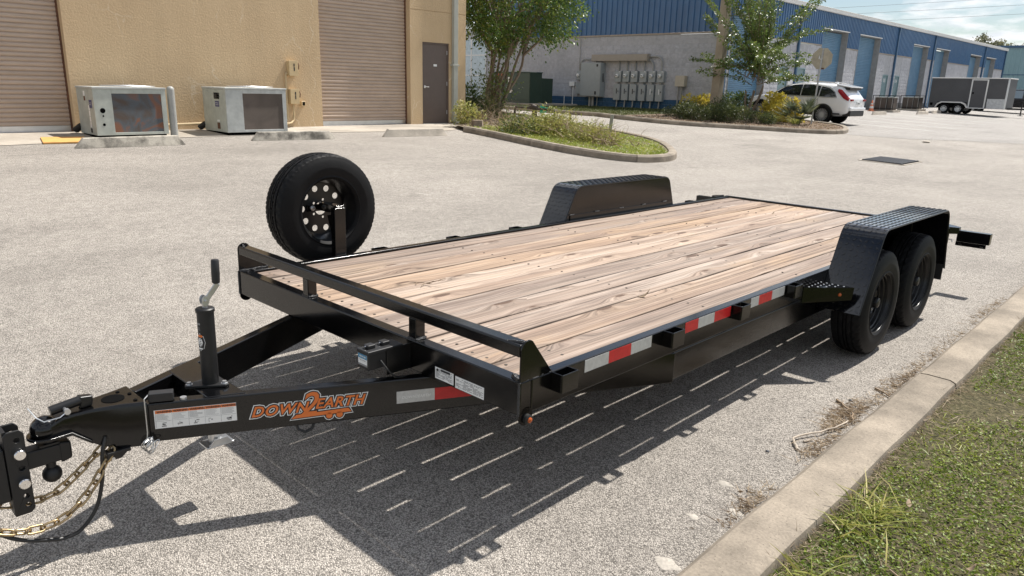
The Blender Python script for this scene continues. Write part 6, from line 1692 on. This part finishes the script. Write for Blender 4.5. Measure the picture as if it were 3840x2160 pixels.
# safety chains and wiring cable
def link_mesh():
    L2, W2 = .0155, .0125; pts = []
    for i in range(7): a = -PI / 2 + PI * i / 6; pts.append((L2 + W2 * math.cos(a), W2 * math.sin(a), 0))
    for i in range(7): a = PI / 2 + PI * i / 6; pts.append((-L2 + W2 * math.cos(a), W2 * math.sin(a), 0))
    return MB().tube(pts, .0044, 7, closed=True).mesh('chain_link', 'chain', 60)
LM = link_mesh()
def chain(path, label):
    P = [Vector(p) for p in path]
    fine = []
    for i in range(len(P) - 1):
        p0, p1, p2, p3 = P[max(i - 1, 0)], P[i], P[i + 1], P[min(i + 2, len(P) - 1)]
        for k in range(12):
            t = k / 12; fine.append(.5 * ((2 * p1) + (-p0 + p2) * t + (2 * p0 - 5 * p1 + 4 * p2 - p3) * t * t + (-p0 + 3 * p1 - 3 * p2 + p3) * t ** 3))
    fine.append(P[-1]); d = [0.]
    for a, b in zip(fine, fine[1:]): d.append(d[-1] + (b - a).length)
    root = bpy.data.objects.new('safety_chain', None); COL.objects.link(root); root.parent = tr; root.empty_display_size = .05; root['label'] = label
    def at(s):
        for i in range(len(fine) - 1):
            if d[i + 1] >= s: return fine[i].lerp(fine[i + 1], (s - d[i]) / max(1e-9, d[i + 1] - d[i]))
        return fine[-1]
    pitch = .0425; n = int(d[-1] / pitch)
    for i in range(n):
        a, b = at(i * pitch), at((i + 1) * pitch); dd, s_, u_ = frame(b - a)
        rot = (PI / 2 if i % 2 else 0) + .5 + .2 * math.sin(i * 1.7)
        y_ = s_ * math.cos(rot) + u_ * math.sin(rot); z_ = dd.cross(y_)
        o = link('chain_link', LM, root); mm = Matrix((dd, y_, z_)).transposed().to_4x4(); mm.translation = (a + b) / 2; o.matrix_basis = mm
chain([(-1.04, -1.06, .345), (-1.05, -1.115, .292), (-1.06, -1.185, .232), (-1.07, -1.24, .200), (-1.085, -1.30, .195), (-1.10, -1.38, .21), (-1.1, -1.48, .26)], 'safety chain hanging higher, behind the ball mount')
chain([(-1.0, -1.045, .342), (-1.0, -1.084, .278), (-1.0, -1.126, .216), (-1.0, -1.166, .175), (-1.0, -1.218, .141), (-1.0, -1.276, .128), (-1.0, -1.356, .142), (-1.0, -1.43, .18), (-1.0, -1.52, .25)], 'safety chain hanging lower, nearest the camera')
MB().tube(spline([(-1.01, -1.06, .39), (-1.0, -1.079, .335), (-1.0, -1.090, .232), (-1.0, -1.120, .134), (-1.0, -1.173, .073), (-1.0, -1.22, .062), (-1.0, -1.263, .072), (-1.0, -1.35, .110), (-1.0, -1.42, .17), (-1.0, -1.52, .27)]), .0068, 10).build('wiring_cable', 'cable', tr)
MB().box((-1.02, -1.07, .322), (-.98, -.99, .336)).hexa([(-1.01, -1.065, .300), (-.99, -1.065, .300), (-.99, -1.02, .300), (-1.01, -1.02, .300)], [(-1.015, -1.07, .322), (-.985, -1.07, .322), (-.985, -1.0, .322), (-1.015, -1.0, .322)]).build('chain_bracket', 'black_satin', tr, bevel=.003)
MB().cyl((-.99, -1.05, .309), (-.983, -1.05, .309), .006, 10).build('bolt', 'zinc', tr)

# fenders
def tread(parent, fn, ulen, vlen, pitch=.034):
    """raised lozenges of tread plate on the surface fn(u, v, h)"""
    m = MB(); nu, nv = int(ulen / pitch), int(vlen / pitch)
    for i in range(nu):
        for j in range(nv):
            u, v = (i + .5) * ulen / nu, (j + .5) * vlen / nv; a = PI / 4 if (i + j) % 2 else -PI / 4; l_, w_ = .0155, .0054
            ca, sa = math.cos(a), math.sin(a); q = [(l_, 0), (0, w_), (-l_, 0), (0, -w_)]
            base = [fn(u + x * ca - y * sa, v + x * sa + y * ca, .0) for x, y in q]; top_ = [fn(u + (x * ca - y * sa) * .72, v + (x * sa + y * ca) * .72, .0032) for x, y in q]
            m.add(base + top_, [(4, 5, 6, 7), (0, 1, 5, 4), (1, 2, 6, 5), (2, 3, 7, 6), (3, 0, 4, 7)])
    return stuff(m.build('tread_lozenge', 'fender_black', parent, smooth=0))
def fender(xi, xo):
    sg = 1 if xo > xi else -1
    key = [(2.675, .395), (2.905, .845), (2.965, .888), (4.275, .888), (4.345, .845), (4.470, .420)]
    # round the two upper corners
    prof = [key[0]]
    for a, b, c in ((key[0], (2.93, .888), (4.31, .888)), ((2.93, .888), (4.31, .888), key[5])):
        a, b, c = (Vector((p[0], p[1], 0)) for p in (a, b, c)); rr_ = .075
        p0 = b + (a - b).normalized() * rr_; p1 = b + (c - b).normalized() * rr_
        for i in range(7): t = i / 6; q = p0 * (1 - t) ** 2 + b * 2 * t * (1 - t) + p1 * t * t; prof.append((q.x, q.y))
    prof.append(key[5])
    d = [0.]
    for a, b in zip(prof, prof[1:]): d.append(d[-1] + math.hypot(b[0] - a[0], b[1] - a[1]))
    def S(u, v, h):
        u = min(max(u, 0), d[-1] - 1e-6)
        i = max(k for k in range(len(d) - 1) if d[k] <= u); t = (u - d[i]) / (d[i + 1] - d[i]); a, b = prof[i], prof[i + 1]
        y = a[0] + (b[0] - a[0]) * t; z = a[1] + (b[1] - a[1]) * t; L_ = math.hypot(b[0] - a[0], b[1] - a[1]); n = (-(b[1] - a[1]) / L_, (b[0] - a[0]) / L_)
        return (xi + sg * v, y + n[0] * h, z + n[1] * h)
    wv = abs(xo - xi); m = MB(); vs = []; fs = []
    for i, u in enumerate(d):
        vs += [S(u, 0, 0), S(u, wv, 0), S(u, wv, -.004), S(u, 0, -.004)]
    for i in range(len(d) - 1):
        for q in range(4): fs.append((4 * i + q, 4 * i + (q + 1) % 4, 4 * i + 4 + (q + 1) % 4, 4 * i + 4 + q))
    fs += [(0, 1, 2, 3), tuple(4 * (len(d) - 1) + q for q in (3, 2, 1, 0))]
    f = m.add(vs, fs).build('fender', 'fender_black', tr, smooth=50)
    tread(f, S, d[-1], wv)
    # folded outer lip, inner plate
    for vv in (0, wv):
        l = MB(); l.tube([S(u, vv, -.006) for u in d], .0055, 6); l.build('rolled_edge', 'black_satin', f)
    ip = [(y, z) for y, z in prof if z > .60]; ip = [(2.785, .60)] + ip + [(4.418, .60)]
    MB().prism(ip, (xi - .004 * sg, 0, 0), (0, 1, 0), (0, 0, 1), (.0035 * sg, 0, 0)).build('inner_plate', 'black', f)
    MB().box((xi - .012 * sg, 2.843, H), (xi - .0045 * sg, 4.279, .655)).build('fender_angle', 'black', f, bevel=.002)
    for yy in (2.86, 3.2, 3.55, 3.9, 4.25): MB().tube([(xi - .012 * sg, yy - .03, .656), (xi - .012 * sg, yy + .03, .656)], .004, 6).build('weld_bead', 'weld', f)
    MB().box((xi + sg * .1, 4.44, .33), (xo - sg * .005, 4.447, .45)).build('mud_flap', 'black_matte', f)
    return f
fender(.003, .252); fender(-W - .003, -W - .252)
# step in front of the right fender
stp = MB().prism([(.001, 2.43), (.001, 2.668), (.205, 2.672)], (0, 0, .553), (1, 0, 0), (0, 1, 0), (0, 0, .005)).build('step', 'black', tr)
MB().hexa([(.002, 2.428, .462), (.200, 2.668, .480), (.196, 2.671, .480), (.002, 2.436, .462)], [(.002, 2.428, .5575), (.206, 2.670, .5575), (.200, 2.673, .5575), (.002, 2.436, .5575)]).build('step_face', 'black', stp)
td = MB()
for i in range(6):
    for k in range(5):
        x, y = .015 + .034 * i, 2.47 + .045 * k
        if y > 2.445 + x * 1.17 and y < 2.66: td.lathe([(.006, 0), (.0045, .002), (.001, .0022)], (x, y, .558), (0, 0, 1), 8)
stuff(td.build('grip_dimple', 'zinc', stp))
p_ = Vector((.150, 2.605, .515)); MB().lathe([(.011, 0), (.009, .006), (.001, .008)], p_, (.762, -.648, 0), 14).build('marker_light', 'amber', stp)
# wheels: tyre with cut tread, dished steel rim
def tyre_mesh(R_=.345, w=.205, rim=.195):
    nseg = 216
    pr_ = [(rim - .004, -w / 2 + .014), (rim + .004, -w / 2 + .006), (rim + .012, -w / 2 - .001), (rim + .020, -w / 2 + .003), (rim + .065, -w / 2 - .006), (rim + .072, -w / 2 - .0045), (rim + .105, -w / 2 - .001), (R_ - .030, -w / 2 + .008), (R_ - .018, -w / 2 + .012), (R_ - .016, -w / 2 + .013)]
    tread_ = [(R_ - .009, -.084), (R_ - .005, -.072), (R_ - .003, -.054), (R_ - .003, -.046), (R_ - .012, -.0445), (R_ - .012, -.0365), (R_ - .001, -.035), (R_, -.026), (R_, -.015), (R_ - .012, -.0135), (R_ - .012, -.006), (R_ + .0005, -.0045)]
    half = pr_ + tread_; prof = half + [(r, -h) for r, h in reversed(half)]
    ph = len(half); npr = len(pr_)
    def offs(i, j):
        k = i if i < ph else 2 * ph - 1 - i; fl = 0 if i < ph else 4; t = k - npr
        if k in (npr - 2, npr - 1): return -.0025 if j % 4 == 0 else 0
        if t in (0, 1, 2): return -.007 if (j + fl + t) % 6 == 0 else (-.003 if (j + fl) % 6 == 3 else 0)
        if t == 3: return -.003 if (j + fl) % 6 == 0 else 0
        if t in (6, 7, 8): return -.006 if (j + fl + 2 * (t - 6)) % 9 == 0 else 0
        if t == 11: return -.005 if (j + fl) % 9 == 4 else 0
        if k == 4: return .0010 if (j // 4) % 13 in (2, 3, 5, 6, 9) and j % 4 else 0
        return 0
    return MB().lathe(prof, (0, 0, 0), (1, 0, 0), nseg, offs=offs).mesh('tyre', 'rubber', 32)
TY = tyre_mesh()
def rim_mesh():
    m = MB(); w = .16
    m.lathe([(.197, -w / 2 - .012), (.199, -w / 2), (.190, -w / 2 + .012), (.186, -w / 2 + .03), (.170, -.01), (.170, .02), (.178, .035), (.188, w / 2 - .03), (.192, w / 2 - .012), (.200, w / 2), (.199, w / 2 + .013), (.193, w / 2 + .012), (.190, w / 2 - .002), (.188, w / 2 - .010), (.180, w / 2 - .013), (.178, w / 2 - .026), (.170, w / 2 - .030), (.166, .030), (.160, .022), (.164, -.012), (.180, -w / 2 + .032), (.184, -w / 2 + .012)], (0, 0, 0), (1, 0, 0), 64, closed=True)
    q = 48; outer = [(.166 * math.cos(2 * PI * i / q), .166 * math.sin(2 * PI * i / q)) for i in range(q)]
    holes = [(.128 * math.cos(2 * PI * (i + .5) / 10), .128 * math.sin(2 * PI * (i + .5) / 10), .0195) for i in range(10)] + [(.057 * math.cos(2 * PI * (i + .25) / 5), .057 * math.sin(2 * PI * (i + .25) / 5), .008) for i in range(5)] + [(0, 0, .040)]
    m.plate(outer, holes, (.022, 0, 0), (0, 1, 0), (0, 0, 1), (.005, 0, 0))
    m.lathe([(.098, .027), (.090, .036), (.080, .028)], (0, 0, 0), (1, 0, 0), 48)
    return m.mesh('rim', 'rim', 24)
RM = rim_mesh()
HUB = MB().lathe([(.036, .022), (.036, .065), (.032, .078), (.026, .082), (.001, .083)], (0, 0, 0), (1, 0, 0), 24).mesh('hub', 'black_satin', 35)
NUTS = MB()
for i in range(5): a = 2 * PI * (i + .25) / 5; NUTS.cyl((.027, .057 * math.cos(a), .057 * math.sin(a)), (.042, .057 * math.cos(a), .057 * math.sin(a)), .010, 6)
NUTS = NUTS.mesh('lug_nut', 'zinc', 35)
def trailer_wheel(c, face, hub=True, roll=0.):
    root = bpy.data.objects.new('wheel', None); COL.objects.link(root); root.parent = tr; root.location = c; root.empty_display_size = .1
    root.rotation_euler = (roll, 0, 0 if face > 0 else PI)
    link('tyre', TY, root); rm = link('rim', RM, root)
    if hub: link('hub', HUB, root); link('lug_nut', NUTS, root)
    return root
for y, zc_ in ((3.14, .378), (3.97, .387)):
    trailer_wheel((.135, y, zc_), 1, roll=.3 + y); trailer_wheel((-W - .135, y, zc_), -1, roll=y)
    MB().cyl((-W - .05, y, zc_), (.05, y, zc_), .03, 14).build('axle', 'black_satin', tr)
    for x in (-.03, -W + .03):
        for q in range(4): MB().bar((x, y - .28 + .04 * q, HB - .10 - .012 * q), (x, y + .28 - .04 * q, HB - .10 - .012 * q), .045, .010).build('leaf_spring', 'black_satin', tr)
# spare wheel on its post
sp_w = trailer_wheel((-W - .198, .66, .875), -1, hub=False, roll=.35); sp_w.name = 'spare_wheel'; sp_w['label'] = 'spare wheel standing outside the far rail, with bright holes through its rim'
MB().box((-W - .048, .622, .40), (-W - .001, .698, .905)).build('spare_post', 'black', tr, bevel=.004)
MB().box((-W - .20, .634, .868), (-W - .003, .690, .918)).build('spare_arm', 'black', tr, bevel=.004)
MB().box((-W - .215, .560, .862), (-W - .205, .755, .905)).build('spare_bracket', 'black', tr, bevel=.002)
for yy in (.595,): MB().cyl((-W - .205, yy, .884), (-W - .185, yy, .884), .009, 8).cyl((-W - .207, yy, .884), (-W - .200, yy, .884), .016, 14).build('bolt', 'zinc', tr)
MB().prism([(.662, .60), (.662, .86), (.60, .86)], (-W - .05, 0, 0), (0, 1, 0), (0, 0, 1), (.004, 0, 0)).build('gusset', 'black', tr)
# tail light brackets
for sg, x0 in ((1, 0.), (-1, -W)):
    MB().hexa([(x0, 5.25, .56), (x0 + sg * .11, 5.36, .56), (x0 + sg * .11, 5.42, .56), (x0, 5.42, .56)], [(x0, 5.25, .625), (x0 + sg * .11, 5.36, .615), (x0 + sg * .11, 5.42, .615), (x0, 5.42, .63)]).build('light_arm', 'black', tr, bevel=.003)
    lb_ = MB().box((x0 + sg * .085, 5.43, .487), (x0 + sg * .335, 5.50, .582)).build('tail_light_box', 'black', tr, bevel=.004)
    MB().box((x0 + sg * .085, 5.43, .452), (x0 + sg * .315, 5.436, .4865)).build('bracket', 'black', lb_); MB().box((x0 + sg * .12, 5.501, .50), (x0 + sg * .30, 5.508, .57)).build('lens', 'tail_red', lb_)
    for u in (.11, .27): MB().box((x0 + sg * u, 5.428, .462), (x0 + sg * (u + .025), 5.4295, .468)).build('slot', 'chrome', lb_)
    MB().tube([(x0 + sg * .03, 5.40, .50), (x0 + sg * .06, 5.40, .50), (x0 + sg * .065, 5.40, .48)], .005, 6).build('hook', 'zinc', lb_)
    MB().box((x0 + sg * .0, 5.30, .46), (x0 + sg * .03, 5.42, .56)).build('light_arm', 'black_satin', tr)

# ------------------------------------------------------------------ drop hitch of the tow vehicle
hb = thing('ball_mount', 'black adjustable drop hitch with two polished pins, coupled under the trailer tongue', 'ball mount', (XC, -1.31, .16))
WORLD = True
def flange(x):
    ol = [(-1.362, .19), (-1.315, .19), (-1.302, .203), (-1.302, .482), (-1.315, .497), (-1.350, .497), (-1.362, .485)]
    return MB().plate(ol, [(-1.325, .462, .0085), (-1.322, .359, .0085), (-1.322, .256, .0085), (-1.320, .222, .0085)], (x, 0, 0), (0, 1, 0), (0, 0, 1), (.009, 0, 0))
flange(-1.040).build('channel_plate', 'black_matte', hb, bevel=.0025); flange(-1.111).build('channel_plate', 'black_matte', hb, bevel=.0025)
MB().box((-1.102, -1.362, .19), (-1.040, -1.350, .497)).build('channel_web', 'black_matte', hb)
MB().box((-1.108, -1.75, .25), (-1.034, -1.363, .44)).build('receiver_tube', 'black_matte', hb, bevel=.006)
MB().box((-1.101, -1.349, .340), (-1.041, -1.19, .404)).build('shank', 'black_matte', hb, bevel=.006)
MB().hexa([(-1.106, -1.205, .332), (-1.036, -1.205, .332), (-1.040, -1.168, .340), (-1.102, -1.168, .340)], [(-1.106, -1.205, .412), (-1.036, -1.205, .412), (-1.040, -1.168, .404), (-1.102, -1.168, .404)]).build('shank_end', 'black_matte', hb, bevel=.008)
MB().box((-1.098, -1.262, .405), (-1.044, -1.20, .412)).cyl((XC, -1.225, .412), (XC, -1.225, .428), .022, 20).build('ball_neck', 'black_matte', hb)
bl_ = MB().ball((XC, -1.232, .290), .031, 24, 12); bl_.cyl((XC, -1.232, .312), (XC, -1.232, .340), .016, 18).build('lower_ball', 'black_matte', hb)
for z in (.415, .308):
    MB().lathe([(.0165, 0), (.018, .002), (.018, .018), (.0155, .021), (.001, .0212)], (-1.031, -1.324, z), (1, 0, 0), 26).build('pin', 'chrome', hb)

# ------------------------------------------------------------------ small things
def dk(x, y, z=.604):   # deck point in world axes
    return tr.matrix_basis @ Vector((x, y, z))
m = MB(); rr = random.Random(2); c = dk(-1.29, .63)
for a, b, e in (((-.07, -.03, .004), (.02, .02, .012), 5), ((.0, .0, .012), (.075, .055, .035), 5), ((-.01, .0, .01), (.02, -.05, .006), 4), ((.01, .01, .012), (.05, .012, .03), 4), ((-.05, -.02, .006), (-.03, -.045, .004), 3), ((.05, .04, .026), (.07, .075, .04), 3)):
    m.tube(curve_pts(c + Vector(a), c + Vector(b), .004, 6, .10, rr), [.0024, .0022, .002, .002, .0018, .0012], 5)
tag(m.build('twig', 'twig'), 'small forked dry twig lying on the deck planks', 'twig')
def leaf_obj(name, c, L, w, a, lift, mat, label):
    u = Vector((math.cos(a), math.sin(a), 0)); v = Vector((-math.sin(a), math.cos(a), 0)); vs = []; n = 7; fs = []
    for i in range(n):
        t = i / (n - 1); ww = w * math.sin(PI * (.06 + .9 * t)) ; z = lift * (t - .3) ** 2
        for k in (-1, 0, 1): vs.append(c + u * L * (t - .5) + v * ww * k + Vector((0, 0, .0015 + z + (.25 * ww if k else 0))))
    for i in range(n - 1):
        for k in (0, 1): a_ = i * 3 + k; fs.append((a_, a_ + 1, a_ + 4, a_ + 3))
    o = MB().add(vs, fs).build(name, mat, smooth=60); s_ = o.modifiers.new('thickness', 'SOLIDIFY'); s_.thickness = .0006
    return tag(o, label, 'leaf', 'fallen leaves')
leaf_obj('leaf', dk(-.395, 1.35), .062, .011, .9, .09, 'leaf_dry', 'curled dry leaf standing in a gap of the deck boards')
leaf_obj('leaf', dk(-1.45, 4.9), .05, .012, .3, .03, 'leaf_dry', 'dry leaf at the rear of the deck, nearer the far rail')
leaf_obj('leaf', dk(-1.28, 4.75), .03, .009, 1.2, .04, 'leaf_dry', 'tiny dark curled leaf beside the other on the rear of the deck')
leaf_obj('leaf', Vector((1.02, 1.12, .115)), .05, .010, 1.9, .02, 'twig', 'brown leaf on the lawn beside the kerb')
leaf_obj('leaf', Vector((1.30, .82, .125)), .03, .009, .8, .05, 'leaf_dry', 'pale scrap on the lawn below the grass tufts')
# debris against the kerb
rr = random.Random(6)
def stick(pts, r, label, mat='twig', grp='sticks washed against the kerb'):
    P = []
    for a, b in zip(pts, pts[1:]): P += curve_pts(a, b, 0, 4, .05, rr)[:-1]
    P.append(Vector(pts[-1])); n = len(P)
    tag(MB().tube(P, [r * (1 - .5 * i / n) for i in range(n)], 7).build('stick', mat), label, 'stick', grp)
stick([(.447, 1.453, .008), (.415, 1.49, .012), (.385, 1.54, .014), (.43, 1.66, .018), (.486, 1.80, .02), (.50, 1.93, .02)], .0065, 'bent bleached stick pointing away from the kerb', 'twig_grey')
stick([(.345, 2.19, .006), (.40, 2.13, .012), (.47, 2.07, .012), (.505, 1.98, .015)], .007, 'brown splintered stick running into the debris by the kerb', 'twig')
stick([(.43, 2.53, .006), (.535, 2.45, .012)], .006, 'short brown stick further along the kerb', 'twig')
stick([(.43, 1.56, .006), (.455, 1.61, .008)], .005, 'stubby bleached stick beside the bent one', 'twig_grey')
n = 1500; y = np.concatenate([rng.normal(2.0, .20, 620), rng.normal(.85, .12, 130), rng.normal(1.5, .07, 120), rng.normal(2.75, .22, 260), rng.normal(3.6, .5, 180), rng.normal(4.9, .3, 150)]); n = len(y)
x = .545 - .0093 * y - np.abs(rng.normal(0, .035, n)) - np.where((y > 1.75) & (y < 2.3), rng.uniform(0, .09, n), 0)
P = np.column_stack([x, y, rng.uniform(.002, .018, n)]); D = rng.normal(size=P.shape) * [1, 1, .15]
stuff(link('leaf_litter', leaves_mesh('leaf_litter', P[::4], D[::4], .022, .35, 'leaf_dry')))
stuff(link('straw_litter', blades_mesh('straw_litter', P, D + [0, .4, 0], rng.uniform(.02, .085, n), np.full(n, .0016), 'leaf_dry', .3)))
for x, y, r_s, lab in ((.351, 1.343, .010, 'small dark stone on the asphalt near the bent stick'), (.40, 2.25, .015, 'flat black scrap on the asphalt near the kerb')):
    o = MB().ball((x, y, gzf(x, y) + r_s * .25), r_s, 9, 6, sz=.4).build('stone', 'iron', smooth=40); tag(o, lab, 'stone')
for x, y, a, b, lab in ((.493, .267, .05, .032, 'largest pale mortar splash on the asphalt, near the bottom edge'), (.50, .752, .034, .024, 'pale mortar splash between the others on the asphalt'), (.36, .923, .034, .022, 'pale mortar splash furthest along the kerb'), (.40, .60, .028, .018, 'smallest pale mortar splash on the asphalt')):
    pts = [(x + a * math.cos(t) * (1 + .18 * math.sin(3 * t + x * 90)), y + b * math.sin(t) * (1 + .2 * math.sin(4 * t + 1)), gzf(x, y) + .0005) for t in np.linspace(0, 2 * PI, 25)[:-1]]
    k = len(pts); vs = pts + [(x + (p[0] - x) * .8, y + (p[1] - y) * .8, p[2] + .0025) for p in pts]
    o = MB().add(vs, [tuple(range(k, 2 * k))] + [(i, (i + 1) % k, k + (i + 1) % k, k + i) for i in range(k)]).build('mortar_splash', 'mortar_pale'); tag(o, lab, 'mortar splash', 'mortar splashes on the asphalt')
o = MB().ball((-5.6, 24.6, gzf(-5.6, 24.6) + .03), .12, 10, 6, sz=.3).build('paper_scrap', 'stop_clean', smooth=0); tag(o, 'crumpled pale scrap lying in the lot before the parking lines', 'litter')
